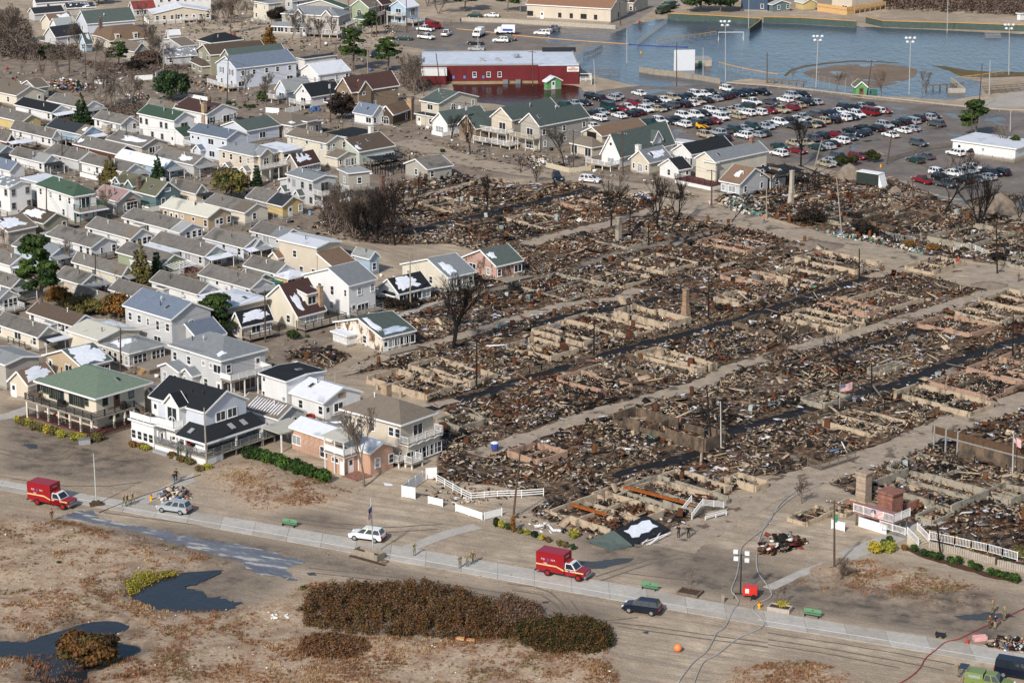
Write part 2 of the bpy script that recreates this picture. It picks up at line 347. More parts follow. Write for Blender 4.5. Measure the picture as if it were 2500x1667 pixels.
def make_ground():
 far=[-9000,-3000,-1000,-400]
 xs=np.array(far+list(np.arange(-190,190.1,1.25))+[-f for f in far[::-1]])
 ys=np.array([-3000,-500,100]+list(np.arange(225,560,1.0))+list(np.arange(560,860,2.0))+[950,1300,3000,9000])
 X,Y=np.meshgrid(xs,ys);P=np.stack([X.ravel(),Y.ravel()],1);n=len(P)
 burn=zone(P,BURN).astype(float);dune=zone(P,DUNE).astype(float);wet=zone(P,WET).astype(float)
 pond=zone(P,POND).astype(float)
 def blur(a,k=2):
  a=a.reshape(X.shape)
  for _ in range(k):
   a=(a+np.roll(a,1,0)+np.roll(a,-1,0)+np.roll(a,1,1)+np.roll(a,-1,1))/5
  return a.ravel()
 npth=near_path(P,.6).astype(float)
 z=blur(burn*(1-npth),1)*np.clip(fbm(P[:,0],P[:,1],5,3)-.38,0,1)*1.3
 dl=blur(dune,4)*(1-blur(pond,3));z+=np.clip(dl-.15,0,1)*(fbm(P[:,0],P[:,1],13,9)-.2)*1.5*(dl>.15)
 z-=blur(pond,2)*.25
 w,h=X.shape[1],X.shape[0];i=np.arange(n).reshape(h,w)
 f=np.stack([i[:-1,:-1],i[:-1,1:],i[1:,1:],i[1:,:-1]],-1).reshape(-1,4)
 o=bulk('ground',np.stack([P[:,0],P[:,1],z],1),f,[ground_mat()],kind='structure',smooth=True)
 yard=zone(P,[P2('p','-300,120 985,120 1000,440 800,560 960,770 700,900 300,960 -300,950'),P2('p','985,250 1250,300 1900,380 2000,420 1800,470 1000,420')]).astype(float)  # house plots where shade between the houses is put into the ground colour
 for nm,a in(('burn',blur(burn,1)),('dune',blur(dune,3)),('wet',blur(np.clip(wet+blur(pond,9)*2.6,0,1),4)),('yard',blur(yard*.8,3))):
  at=o.data.attributes.new(nm,'FLOAT','POINT');at.data.foreach_set('value',a.astype(np.float32))
 return o
def soil(name,a,b,scale=.8,rough=.95,bump=.5,sc=None,wet=None):
 m,nt,bs=new_mat(name);tc=N(nt,'TexCoord');v=tc.outputs['Object']
 if sc:q=N(nt,'VectorRotate',rotation_type='Z_AXIS');q.inputs['Angle'].default_value=R_(24);nt.links.new(v,q.inputs[0]);v=q.outputs[0]
 n1=noise(nt,v,scale,6,.65,sc);n2=noise(nt,v,scale*5,4,.7)
 c=ramp(nt,n1,[(.3,lin(a)),(.7,lin(b))]);c=mixc(nt,ramp(nt,n2,[(.35,.35),(.65,.0)]),c,tuple(x*.6 for x in lin(a)))
 rg=rough
 if wet:
  k=ramp(nt,noise(nt,v,wet[0],5,.6,sc),[(wet[1],0.0),(wet[1]+.06,1.0)]);c=mixc(nt,k,c,lin(wet[2]))
  r=N(nt,'MapRange');r.inputs[3].default_value=rough;r.inputs[4].default_value=wet[3];nt.links.new(k,r.inputs[0]);nt.links.new(r.outputs[0],bs.inputs['Roughness'])
 else:bs.inputs['Roughness'].default_value=rough
 nt.links.new(c,bs.inputs['Base Color']);bs.inputs['Specular IOR Level'].default_value=.3
 if bump:
  bp=N(nt,'Bump');bp.inputs['Strength'].default_value=bump;bp.inputs['Distance'].default_value=.1
  nt.links.new(n2,bp.inputs['Height']);nt.links.new(bp.outputs[0],bs.inputs['Normal'])
 return m
def water_mat(name,col,rough=.06,wave=.25,scale=.9,spec=.4):
 m,nt,b=new_mat(name);tc=N(nt,'TexCoord');v=tc.outputs['Object']
 n1=noise(nt,v,scale,4,.6,(1,.45,1));n2=noise(nt,v,.05,4)
 nt.links.new(ramp(nt,n2,[(.35,lin(col)),(.7,tuple(x*1.7 for x in lin(col)))]),b.inputs['Base Color'])
 b.inputs['Roughness'].default_value=rough;b.inputs['IOR'].default_value=1.33;b.inputs['Specular IOR Level'].default_value=spec
 bp=N(nt,'Bump');bp.inputs['Strength'].default_value=wave;bp.inputs['Distance'].default_value=.25
 nt.links.new(n1,bp.inputs['Height']);nt.links.new(bp.outputs[0],b.inputs['Normal']);return m
ground=make_ground()
TAN=soil('dirt path','8c7e6d','b3a390',.5,wet=(.3,.57,'5f5245',.95));GREYP=soil('grey path','6b6157','8f8475',.6,wet=(.3,.52,'3a332d',.95));BLACKP=soil('charred path','0d0c0c','26221f',.5,rough=.7,wet=(.35,.60,'6d6358',.9))
for i,(k,(l,wd))in enumerate(PATHS.items()):
 z={'d':.016,'t':.016,'g':.012,'k':.008}[k[0]]+i*.0005
 strip('dirt_path' if k[0]in 'dt' else 'charred_path' if k[0]=='k' else 'path',l,wd*(1.05 if k[0]=='k' else .88 if wd<5 else 1),{'d':TAN,'t':TAN,'g':GREYP,'k':BLACKP}[k[0]],z+.01,amp=.7 if k[0]=='k' else .5,seed=i)
ASPH=soil('car park asphalt','5f5750','877d74',.12,rough=.75,bump=.15,wet=(.09,.60,'3f3b3b',.22))
sheet('car_park',P2('p','1290,250 1440,225 1590,205 1760,203 1880,212 2000,226 2100,241 2300,258 2560,280 2560,520 2300,480 2150,440 2050,420 1950,400 1900,395 1830,380 1700,370 1600,350 1480,320 1350,285'),ASPH,.008,step=6,amp=.5)
sheet('parking_yard',P2('p','1000,52 1250,58 1400,72 1480,70 1425,118 1380,125 1150,125 1050,122 960,112 950,70'),soil('muddy yard','6a6057','8b8075',.15,rough=.8,bump=.2,wet=(.12,.6,'4a4644',.2)),.008,step=5,amp=.8)
ROADM=soil('worn road','7d746b','978d82',.2,rough=.85,bump=.1)
strip('road',P2('p','1375,150 1420,112 1500,70 1570,20 1630,-30'),7.5,ROADM,.012,amp=.3)
sheet('pavement',P2('p','2370,262 2400,250 2520,205 2560,200 2560,266 2470,262'),soil('pale pavement','9b948b','b0a89e',.2),.014,step=5,amp=.2)
FLOOD=water_mat('flood water','36404b',.16,.9,.5,.40);PONDW=water_mat('pond water','262a2e',.10,.22,1.2,.34);MURK=water_mat('murky water','2b1c17',.14,.4,.8,.16)
sheet('flood_water',P2('p','1440,112 1500,80 1548,60 1600,48 1640,48 1875,56 2100,66 2560,86 2560,182 2440,178 2380,176 2335,184 2390,200 2405,232 2330,243 2260,240 2080,232 1960,214 1880,198 1830,192 1750,203 1620,213 1540,207 1455,188 1420,165 1400,138'),FLOOD,.022,step=4,amp=.8)
sheet('flood_water',P2('p','1100,207 1312,204 1405,210 1432,226 1415,246 1350,255 1300,262 1245,262 1210,255 1150,250 1105,222'),MURK,.020,step=3,amp=.6)
sheet('flood_water',P2('p','1355,70 1490,72 1500,92 1460,100 1400,112 1330,104 1330,84'),FLOOD,.018,step=3,amp=.8)
INF=soil('infield clay','6b5c4d','85725e',.1,rough=.8,wet=(.06,.58,'5a5550',.15))
sheet('infield',P2('a3','300,665 420,630 600,600 800,590 1060,588 1250,610 1370,640 1330,700 1200,760 1000,800 800,810 600,770 420,720'),INF,.03,step=4,amp=.6)
sheet('grass_bank',P2('a3','1480,600 1600,605 1800,640 2060,660 2333,660 2333,700 2060,710 1740,700 1660,650'),soil('sodden turf','54472f','6e6040',.3),.034,step=3,amp=.4)
sheet('grass_bank',P2('a3','140,690 200,640 330,600 520,575 760,555 1000,560 1200,575 1180,580 980,570 760,566 540,586 350,612 230,650 160,700'),soil('sodden turf','54472f','6e6040',.3),.035,step=3,amp=.2)
for i,q in enumerate(POND):sheet('pond',q,PONDW,-.02,step=.4,amp=.45,seed=i)
WETS=soil('wet silt','55565c','7c7d82',.35,rough=.35,bump=.1,sc=(.30,1.3,1),wet=(.7,.53,'aaa6a0',.6))
sheet('wet_flow',P2('p','128,1266 187,1247 230,1247 243,1265 295,1277 402,1298 482,1312 625,1336 690,1356 752,1370 700,1389 730,1418 680,1408 625,1398 576,1366 509,1350 430,1325 348,1310 268,1293 187,1285'),WETS,.018,step=.4,amp=.5)
PUD=water_mat('puddle water','35332f',.12,.2,2)
for i,(t,s)in enumerate([('d2','560,450 760,460 900,440 1100,432 1060,470 900,510 720,530 640,500'),('d3','1700,960 1850,930 2000,920 2200,940 2240,960 2000,990 1760,990'),('c0','195,965 230,945 330,950 345,985 270,990'),('p','1040,120 1075,122 1120,126 1090,140 1060,150 1035,140'),('z4','1240,200 1400,215 1500,290 1380,270'),('z4','420,1190 640,1200 900,1230 1000,1270 1250,1380 1500,1390 1830,1380 1800,1470 1500,1430 1250,1360 950,1290 600,1230 420,1240'),('z4','2130,1410 2352,1430 2352,1568 2200,1540'),('z4','480,110 680,130 770,155 640,170'),('z4','1250,480 1500,500 1600,545 1400,530'),('z4','1920,320 2050,350 2130,390 1990,360'),('z3','1640,1180 1700,1110 1860,1050 1900,1060 1800,1120 1780,1190'),('z3','1900,1020 2280,980 2280,1000 2000,1040'),('a2','1110,830 1350,815 1500,830 1440,850 1380,835 1240,870'),('z2','330,960 480,950 620,1010 480,1080 380,1060'),('d2','1200,1105 1240,1100 1250,1115 1210,1120'),('d1','440,560 520,555 540,580 470,590'),('d2','280,825 350,822 330,840 290,845'),('z3','1130,235 1410,235 1700,265 1500,280'),('z4','880,455 1080,460 1050,475 900,475')]):
 sheet('puddle',P2(t,s),PUD,.026+.0006*i,step=.7,amp=.25,seed=i)
sheet('snow_patch',P2('c1','1130,1290 1230,1310 1250,1330 1180,1330'),mat('old snow','dfe2e8',.7,.08),.03,step=.5,amp=.2)
UP=P2('p','-60,1162 0,1172 300,1222 625,1274 995,1337 1250,1381 1558,1434 1700,1462 1875,1493 2089,1528 2317,1563 2560,1608')
MID=P2('p','-60,1175 0,1185 351,1247 625,1296.6 1250,1407.8 1531,1457 1875,1517.6 2140,1560 2400,1604.7 2560,1632')
LO=P2('p','-60,1186 0,1196 351,1258 625,1308 1250,1420 1531,1470 1875,1529.5 2140,1572 2400,1617 2560,1645')
def resample(l,xs):
 lx=[p.x for p in l];return[Vector((x,float(np.interp(x,lx,[p.y for p in l])),0))for x in xs]
prom=empty('promenade',None,None);prom['kind']='structure'
CONC=soil('pale concrete','a8a299','c0bab0',.35,bump=.1,rough=.85)
CONC2=soil('dusty concrete','9d958a','b5ac9f',.35,bump=.1,rough=.85)
xs=np.arange(-80,76,4.6)
for(A,B,dx)in((UP,MID,0),(MID,LO,.0)):
 for k in range(len(xs)-1):
  x0,x1=xs[k]+.02,xs[k+1]-.02;a=resample(A,[x0,x1]);b=resample(B,[x0,x1]);g=.07
  q=[b[0]+Vector((0,g,0)),b[1]+Vector((0,g,0)),a[1],a[0]];zz=.06+RNG.uniform(-.005,.005)
  m=MB();m.slab([(p.x,p.y,zz)for p in q],.09);m.build('concrete_slab',CONC if RNG.random()<.6 else CONC2,prom)
lm=resample(MID,np.arange(-80,74,1.5));o=strip('painted_line',lm[:69],.15,mat('worn white paint','d8d6d0',.7,.12,3),.083,amp=.015,step=9,kind=None);o.parent=prom
o=strip('painted_line',lm[73:],.15,MATS['worn white paint'],.083,amp=.015,step=9,kind=None);o.parent=prom
SIDE=soil('walkway concrete','a29b91','bab3a8',.5,bump=.1)
for t,a,wd in(('d1','1380,345 1500,300 1700,225 1850,180 2020,140',2.2),('d3','700,420 850,360 1000,300 1180,230 1330,160 1480,100 1560,60',3.0),('d3','0,710 150,640 350,550 520,490',1.6),('c0','1230,1500 1450,1400 1640,1310 1830,1225 1900,1190',2.6),('b1','1900,1100 2050,1040 2200,990 2333,940',1.6),('b1','1280,1330 1500,1230 1700,1160 1900,1110',1.8),('c0','-100,720 100,690 300,620',3.0)):
 strip('pavement',P2(t,a),wd,SIDE,.034,amp=.1,step=1.5)
TRK=mat('pressed damp sand','6e6357',.95,.15,1.5,.2)
for i,(t,q)in enumerate([('d1','480,520 900,560 1400,620 1900,690 2333,760'),('d1','500,560 900,605 1400,665 1900,735 2333,800'),('d2','-40,660 200,690 350,740 450,830 560,960'),('d2','0,720 260,760 400,850 480,960'),('d2','540,820 600,900 700,970 850,1000 1150,970'),('d2','900,1010 1300,1060 1800,1130 2333,1200'),('d2','960,1050 1300,1100 1800,1170 2333,1240'),('d3','0,1110 600,1200 1200,1300 1700,1400'),('d3','0,1170 600,1260 1200,1370 1600,1450'),('d3','0,1215 600,1310 1200,1430'),('d2','760,600 1000,520 1250,440 1500,400'),('d2','800,640 1050,550 1300,470 1560,430'),('c0','0,990 300,1060 560,1040 700,950'),('c0','0,1030 320,1110 600,1080 760,980'),('c0','100,1260 600,1330 1000,1330 1300,1290'),('d1','300,60 700,110 1200,150 1700,120'),('d1','280,90 700,150 1200,195 1650,165'),('d2','1000,560 1300,600 1700,640 1900,720'),('d0','1100,-10 1700,70 2333,160'),('d0','950,15 1600,100 2333,200')]):
 strip('tyre_track',P2(t,q),.3,TRK,.012+.0007*i,amp=.06,step=.8,seed=i)
# ---------------------------------------------------------------- houses: palette and builders
WALL=dict(WH='dddcda',CR='d3cbb9',TN='bba68a',BG='bdb3a3',GY='bcbcbc',BL='b3c5d2',LV='c6cbd4',GN='98a286',YL='c4ae7a',RB='67402f',TE='63777a',OL='98947f',TP='a39a90',PK='bf9a83',DB='4d3f36',TB='8d7a66',PG='b3bab0',ST='a8a39a',BR='6b4a3c',NV='3e4f66',CS='c6bba9',LB='a3b8c9',BN='a9a49c')
ROOF=dict(wd='6b6762',lg='8d8f8e',bg='626c7a',dk='2d3136',gg='4c5652',br='75604f',mr='47332f',gn='3c5042',ol='62614f',ww='c9ccd2',cr='b4b1a4',or_='856450',tp='6d6459',db='54483e',pk='8f7672',rd='7c3b35',me='7d8f7a',gy='777b7e',bk='212428')
def wm(k):return siding('siding '+k,WALL[k])
def rm(k):
 if k.endswith('*'):return shingle('snowy roof '+k[0:2],ROOF[k[:-1]],snow=.10)
 if k=='wd':return shingle('weathered shingles',ROOF['wd'],.45,'4a4743',.06)
 if k in('ww','cr','lg'):return shingle('pale roof '+k,ROOF[k],.12,'9a9fa6' if k=='ww' else '7d7d78',.03,rough=.7)
 return shingle('roof '+k,ROOF[k],.25)
TRIM=mat('white trim','e2e1de',.5,.06);TRIMG=mat('grey trim','8f9090',.6,.1);TRIMD=mat('dark trim','3a332e',.7,.2);FOUND=mat('block foundation','8a857d',.9,.25,3,.3)
GLASS,nt_,b_=new_mat('window glass');b_.inputs['Base Color'].default_value=(.022,.026,.032,1);b_.inputs['Roughness'].default_value=.08;b_.inputs['Specular IOR Level'].default_value=.6
BLIND=mat('window with pale blind','8f9296',.35,.2,2);SNOW=mat('snow','d6d9e0',.65,.13,1.6,.3);SHUT=mat('dark shutter','26302e',.6);METAL=mat('galvanised metal','9a9d9f',.4,.15,4,metal=.6);BRICK=None
def brick_mat(name,a,b_,mortar='9d948a',sc=3.2):
 if name in MATS:return MATS[name]
 m,nt,b=new_mat(name);tc=N(nt,'TexCoord');bt=N(nt,'TexBrick');bt.inputs['Scale'].default_value=sc
 mp=N(nt,'Mapping');mp.inputs[2].default_value=(R_(90),0,R_(35));nt.links.new(tc.outputs['Object'],mp.inputs[0]);nt.links.new(mp.outputs[0],bt.inputs[0])
 for k,c in((1,a),(2,b_),(3,mortar)):bt.inputs[k].default_value=(*lin(c),1)
 c=mixc(nt,ramp(nt,noise(nt,tc.outputs['Object'],1.5,4),[(.4,0.0),(.75,.6)]),bt.outputs[0],tuple(x*.35 for x in lin(a)))
 nt.links.new(c,b.inputs['Base Color']);b.inputs['Roughness'].default_value=.9;MATS[name]=m;return m
BRICK_T=brick_mat('tan chimney brick','a2805f','b79c7b');BRICK_R=brick_mat('red chimney brick','7c4534','8f5a45');BRICK_D=brick_mat('dark chimney brick','4a332c','5d453a');CHW=mat('white chimney render','d3d0ca',.8,.1)
DOORM=dict(w=mat('white door','dddcd8',.5,.05),r=mat('red door','7a1f22',.5),b=mat('brown door','6b4a30',.6,.2))
WSIZE=dict(w=(.85,1.2),n=(.5,1.1),W=(1.75,1.25),d=(.95,2.05),s=(1.9,2.05),a=(1.5,1.9),q=(.65,.65),h=(.9,1.3),B=(2.6,1.5),t=(.75,1.5),l=(1.3,.6))
_wm={}
def win_mesh(k,frame):
 key=(k,frame.name)
 if key in _wm:return _wm[key]
 w,h=WSIZE[k];b=MB();t=.1;d=.07
 if k=='a':
  pts=[(-w/2,0),(w/2,0),(w/2,h-w/2)]+[(w/2*math.cos(a),h-w/2+w/2*math.sin(a))for a in np.linspace(.3,math.pi-.3,6)]+[(-w/2,h-w/2)]
  for i in range(len(pts)):
   p,q=pts[i],pts[(i+1)%len(pts)];b.beam((p[0],-d/2,p[1]),(q[0],-d/2,q[1]),d,t)
  b.box(-.03,-d,0,.03,0,h);b.box(-w/2,-d,h-w/2-.03,w/2,0,h-w/2+.03)
  pb=MB();pb.add([(x,-.02,z)for x,z in pts],[tuple(range(len(pts)))])
 else:
  b.box(-w/2-t,-d,-t,w/2+t,0,0);b.box(-w/2-t,-d,h,w/2+t,0,h+t);b.box(-w/2-t,-d,0,-w/2,0,h);b.box(w/2,-d,0,w/2+t,0,h)
  if k in 'whntB':b.box(-w/2,-.045,h*.5-.025,w/2,0,h*.5+.025)
  if k in 'Ws':b.box(-.04,-.05,0,.04,0,h)
  if k=='B':b.box(-w/6-.04,-.05,0,-w/6+.04,0,h);b.box(w/6-.04,-.05,0,w/6+.04,0,h)
  b.box(-w/2-t-.04,-d-.05,-t-.04,w/2+t+.04,0,-t)if k not in 'ds' else None
  pb=MB();pb.add([(-w/2,-.02,0),(w/2,-.02,0),(w/2,-.02,h),(-w/2,-.02,h)],[(0,1,2,3)])
 _wm[key]=(b.mesh('window',frame),pb.mesh('pane',GLASS),pb.mesh('pane',BLIND));return _wm[key]
_door={}
def add_window(root,k,loc,rot,frame=None,door='w'):
 if k in '.':return
 frame=frame or TRIM
 fm,pm,pb=win_mesh(k,frame)
 w,h=WSIZE[k]
 if k=='d':
  if door not in _door:
   b=MB();b.box(-w/2,-.05,0,w/2,0,h);b.box(-w/2-.1,-.04,0,-w/2,0,h+.1);b.box(w/2,-.04,0,w/2+.1,0,h+.1);b.box(-w/2,-.04,h,w/2,0,h+.1)
   p=MB();p.box(-w*.3,-.065,h*.55,w*.3,-.051,h*.9);_door[door]=(b.mesh('door',DOORM[door]),p.mesh('pane',GLASS))
  o=put('door',_door[door][0],root,loc,rot);put('pane',_door[door][1],o);return
 o=put('window',fm,root,loc,rot);put('pane',pb if RNG.random()<.22 and k!='s' else pm,o)
 if k=='h':
  for s in(-1,1):
   b=MB();b.box(-.2,-.05,-.1,.2,0,h+.1);sh=_wm.setdefault('shut',b.mesh('shutter',SHUT));put('shutter',sh,root,Vector(loc)+Vector((s*(w/2+.34)*math.cos(rot),s*(w/2+.34)*math.sin(rot),0)),rot)
def facade(root,spec,face,x0,y0,W,L,z0,frame=None,door='w',sh=2.75):
 """spec 'w.d/ww': one letter per opening, storeys from the ground up, from the near corner outwards"""
 for k,st in enumerate(spec.split('/')):
  n=len(st);ln=W if face=='R' else L
  for i,c in enumerate(st):
   if c=='.':continue
   f=(i+.5)/n;f+=RNG.uniform(-.1,.1)/n
   zz=z0+k*sh+(.12 if c in 'ds' else .35 if c in 'aB' else .95 if c!='q' else 1.5)
   if c=='t':zz-=.3
   if c=='l':zz+=.6
   if face=='R':add_window(root,c,(x0+f*ln,y0,zz),0,frame,door)
   else:add_window(root,c,(x0,y0+f*ln,zz),-math.pi/2,frame,door)
class Vol:pass
def volume(root,x0,y0,W,L,h,rt,rise,wmat,rmat,z0=0.0,rf=.5,ov=.32,trim=None,wl='',wr='',cap=False,frame=None,door='w',th=.16,found=True,names=('wall','roof'),wallh0=0.0,sh=2.75):
 v=Vol();v.root=root;v.x0,v.y0,v.W,v.L,v.h,v.rt,v.rise,v.rf,v.z0=x0,y0,W,L,h,rt,rise,rf,z0
 trim=trim or TRIM;H=z0+h;x1,y1=x0+W,y0+L;b=MB()
 if rt=='U':
  rx=x0+W*rf;prof=[(x0,y0,z0),(x1,y0,z0),(x1,y0,H),(rx,y0,H+rise),(x0,y0,H)]
  if rf<=.001:prof=[(x0,y0,z0),(x1,y0,z0),(x1,y0,H),(x0,y0,H+rise)]
  b.prism(prof,(0,L,0))
 elif rt=='W':
  ry=y0+L*rf;prof=[(x0,y0,z0),(x0,y0,H),(x0,ry,H+rise),(x0,y1,H),(x0,y1,z0)]
  if rf>=.999:prof=[(x0,y0,z0),(x0,y0,H),(x0,y1,H+rise),(x0,y1,z0)]
  b.prism(prof,(W,0,0))
 else:b.box(x0,y0,z0,x1,y1,H)
 b.build(names[0],wmat,root)
 if found and z0==0:
  f=MB();f.box(x0-.03,y0-.03,0,x1+.03,y1+.03,.42);f.build('foundation',FOUND,root)
 r=MB();t=MB();o=ov
 def zr(x,y):
  if rt=='U':
   rx=x0+W*rf;d=(x-rx)/(W*(1-rf))if x>rx else(rx-x)/max(W*rf,1e-6);return H+rise*(1-d)
  if rt=='W':
   ry=y0+L*rf;d=(y-ry)/max(L*(1-rf),1e-6)if y>ry else(ry-y)/max(L*rf,1e-6);return H+rise*(1-d)
  if rt=='H':
   m=min(W,L)/2;return H+rise*min(1,min(x-x0,x1-x,y-y0,y1-y)/m)
  return H
 v.zr=zr
 def edge(a,c):t.beam(a,c,.07,.26,up=(0,0,1))
 g=.10
 if rt=='U':
  rx=x0+W*rf;zl=H-(rise/(W*rf)*o if rf>.001 else-rise);zw=H-rise/(W*(1-rf))*o;R=H+rise;e=x0-o if rf>.001 else x0
  q=[]
  if rf>.001:q.append([(e,y0-o,zl),(rx,y0-o,R),(rx,y1+o,R),(e,y1+o,zl)])
  q.append([(rx-(o if rf<=.001 else 0),y0-o,R),(x1+o,y0-o,zw),(x1+o,y1+o,zw),(rx-(o if rf<=.001 else 0),y1+o,R)])
  for s in q:r.slab([(a,c,z+.12)for a,c,z in s],th)
  for yy in(y0-o-.036,y1+o+.036):
   if rf>.001:edge((e,yy,zl+.02),(rx,yy,R+.02))
   edge((rx,yy,R+.02),(x1+o,yy,zw+.02))
  if rf>.001:edge((e-.036,y0-o,zl+.0),(e-.036,y1+o,zl+.0))
  edge((x1+o+.036,y0-o,zw),(x1+o+.036,y1+o,zw))
  rl=((rx,y0-o,R+.14),(rx,y1+o,R+.14))
 elif rt=='W':
  ry=y0+L*rf;za=H-(rise/(L*rf)*o);zb=H-(rise/(L*(1-rf))*o if rf<.999 else-rise);R=H+rise
  q=[[(x0-o,y0-o,za),(x1+o,y0-o,za),(x1+o,ry,R),(x0-o,ry,R)]]
  if rf<.999:q.append([(x0-o,ry,R),(x1+o,ry,R),(x1+o,y1+o,zb),(x0-o,y1+o,zb)])
  for s in q:r.slab([(a,c,z+.12)for a,c,z in s],th)
  for xx in(x0-o-.036,x1+o+.036):
   edge((xx,y0-o,za+.02),(xx,ry,R+.02))
   if rf<.999:edge((xx,ry,R+.02),(xx,y1+o,zb+.02))
  edge((x0-o,y0-o-.036,za),(x1+o,y0-o-.036,za))
  rl=((x0-o,ry,R+.14),(x1+o,ry,R+.14))
 elif rt=='H':
  m=min(W,L)/2;k=rise/m;ze=H-k*o;R=H+rise
  A,B,C_,D=(x0-o,y0-o,ze),(x1+o,y0-o,ze),(x1+o,y1+o,ze),(x0-o,y1+o,ze)
  if L>=W:p,q=(x0+W/2,y0+m,R),(x0+W/2,y1-m,R);fs=[[A,B,p],[B,C_,q,p],[C_,D,q],[D,A,p,q]]
  else:p,q=(x0+m,y0+L/2,R),(x1-m,y0+L/2,R);fs=[[A,B,q,p],[B,C_,q],[C_,D,p,q],[D,A,p]]
  for s in fs:r.slab([(a,c,z+.12)for a,c,z in s],th)
  for a,c in((A,B),(B,C_),(C_,D),(D,A)):edge((a[0],a[1],a[2]),(c[0],c[1],c[2]))
  t=MB();s=.036
  edge((x0-o,y0-o-s,ze),(x1+o,y0-o-s,ze));edge((x0-o-s,y0-o,ze),(x0-o-s,y1+o,ze));edge((x1+o+s,y0-o,ze),(x1+o+s,y1+o,ze))
  rl=(p,q)
 else:
  r.box(x0-o,y0-o,H,x1+o,y1+o,H+.12);s=.036
  edge((x0-o-s,y0-o,H+.03),(x0-o-s,y1+o,H+.03));edge((x0-o,y0-o-s,H+.03),(x1+o,y0-o-s,H+.03))
  rl=None
 v.roof=r.build(names[1],rmat,root);t.build('roof_trim',trim,root)
 if cap and rl:
  c=MB();a,e=Vector(rl[0]),Vector(rl[1]);n=max(2,int((e-a).length/.45));u=(e-a).normalized();s=u.cross(Vector((0,0,1)))
  for i in range(n):
   p=a.lerp(e,(i+.5)/n);hh=RNG.uniform(.05,.1)
   c.beam(p-u*.19,p+u*.19,.3,hh)
  c.build('ridge_cap',mat('worn ridge caps','8b8378',.9,.3,3),root)
 if wl:facade(root,wl,'L',x0,y0,W,L,z0+wallh0,frame,door,sh)
 if wr:facade(root,wr,'R',x0,y0,W,L,z0+wallh0,frame,door,sh)
 return v
def roof_pt(v,fx,fy,dz=.14):
 x,y=v.x0+fx*v.W,v.y0+fy*v.L;return Vector((x,y,v.zr(x,y)+dz))
def chimney(v,fx,fy,h=1.0,s=.8,m=None,down=.4):
 p=roof_pt(v,fx,fy);b=MB();b.box(-s/2,-s/2,-down,s/2,s/2,h);b.box(-s/2-.06,-s/2-.06,h,s/2+.06,s/2+.06,h+.12)
 o=b.build('chimney',m or BRICK_R,v.root,loc=p);c=MB();c.tube([(0,0,h+.12),(0,0,h+.42)],.14,6);c.build('flue',METAL,o)
def skylight(v,fx,fy,w=.7,l=1.1):
 """set in the roof slope"""
 e=.01;p=roof_pt(v,fx,fy,.0);dx=(v.zr(p.x+e,p.y)-v.zr(p.x-e,p.y))/(2*e);dy=(v.zr(p.x,p.y+e)-v.zr(p.x,p.y-e))/(2*e)
 n=Vector((-dx,-dy,1)).normalized();dn=Vector((-n.x,-n.y,0));dn=Vector((n.x,n.y,0)).normalized()if dn.length>.01 else Vector((0,-1,0))
 s=n.cross(dn).normalized();dd=s.cross(n);M=Matrix((s,dd,n)).transposed().to_4x4();M.translation=p+n*.14
 b=MB();b.box(-w/2,-l/2,-.1,w/2,l/2,.09);o=b.build('skylight',TRIMG,v.root);o.matrix_local=M
 q=MB();q.box(-w/2+.09,-l/2+.09,.091,w/2-.09,l/2-.09,.1);q.build('pane',GLASS,o)
_vent={}
def vents(v,n,white=None):
 for _ in range(n):
  p=roof_pt(v,RNG.uniform(.2,.42),RNG.uniform(.15,.85),.1);wh=RNG.random()<.5 if white is None else white
  if wh not in _vent:
   b=MB();b.tube([(0,0,-.1),(0,0,.62)],.07,6);b.tube([(0,0,.6),(0,0,.72)],.12,6);_vent[wh]=b.mesh('roof_vent',TRIM if wh else TRIMD)
  put('roof_vent',_vent[wh],v.root,p)
def dish(v,fx,fy):
 p=roof_pt(v,fx,fy);b=MB();b.tube([(0,0,-.1),(0,0,.5)],.03,5);b.ball((0,-.05,.65),.38,0,10,5,(1,.25,1));b.build('satellite_dish',TRIM,v.root,loc=p,rot=RNG.uniform(0,1))
def snow(v,fx,fy,rx,ry,seed=0,m=None):
 """thin melting patch lying on one slope: centre and radii as fractions of the roof"""
 r=random.Random(seed+int(fx*100));vs=[];n=56;ph=[r.uniform(0,6)for _ in range(4)]
 def P(a,k):
  q=1+.16*math.sin(3*a+ph[0])+.12*math.sin(5*a+ph[1])+.08*math.sin(11*a+ph[2])+r.uniform(-.12,.12)
  ex=math.copysign(abs(math.cos(a))**.6,math.cos(a));ey=math.copysign(abs(math.sin(a))**.6,math.sin(a))
  return fx+rx*ex*q*k,fy+ry*ey*q*k
 def cl(f):return min(1.02,max(-.02,f))
 half=None
 if v.rt=='U' and 0.01<v.rf<.99:half=(0,v.rf)
 for k in(1,.5):
  for i in range(n):
   a,c=P(2*math.pi*i/n,k);a,c=cl(a),cl(c)
   if v.rt=='U' and v.rf>.01:a=min(a,v.rf-.02)if fx<v.rf else max(a,v.rf+.02)
   if v.rt=='W' and v.rf<.99:c=min(c,v.rf-.02)if fy<v.rf else max(c,v.rf+.02)
   p=roof_pt(v,a,c,.14 if k==1 else .20);vs.append(p)
 vs.append(roof_pt(v,fx,fy,.21));b=MB()
 fs=[(i,(i+1)%n,n+(i+1)%n,n+i)for i in range(n)]+[(n+i,n+(i+1)%n,2*n)for i in range(n)]
 b.add(vs,fs);b.build('snow_patch',m or SNOW,v.root)
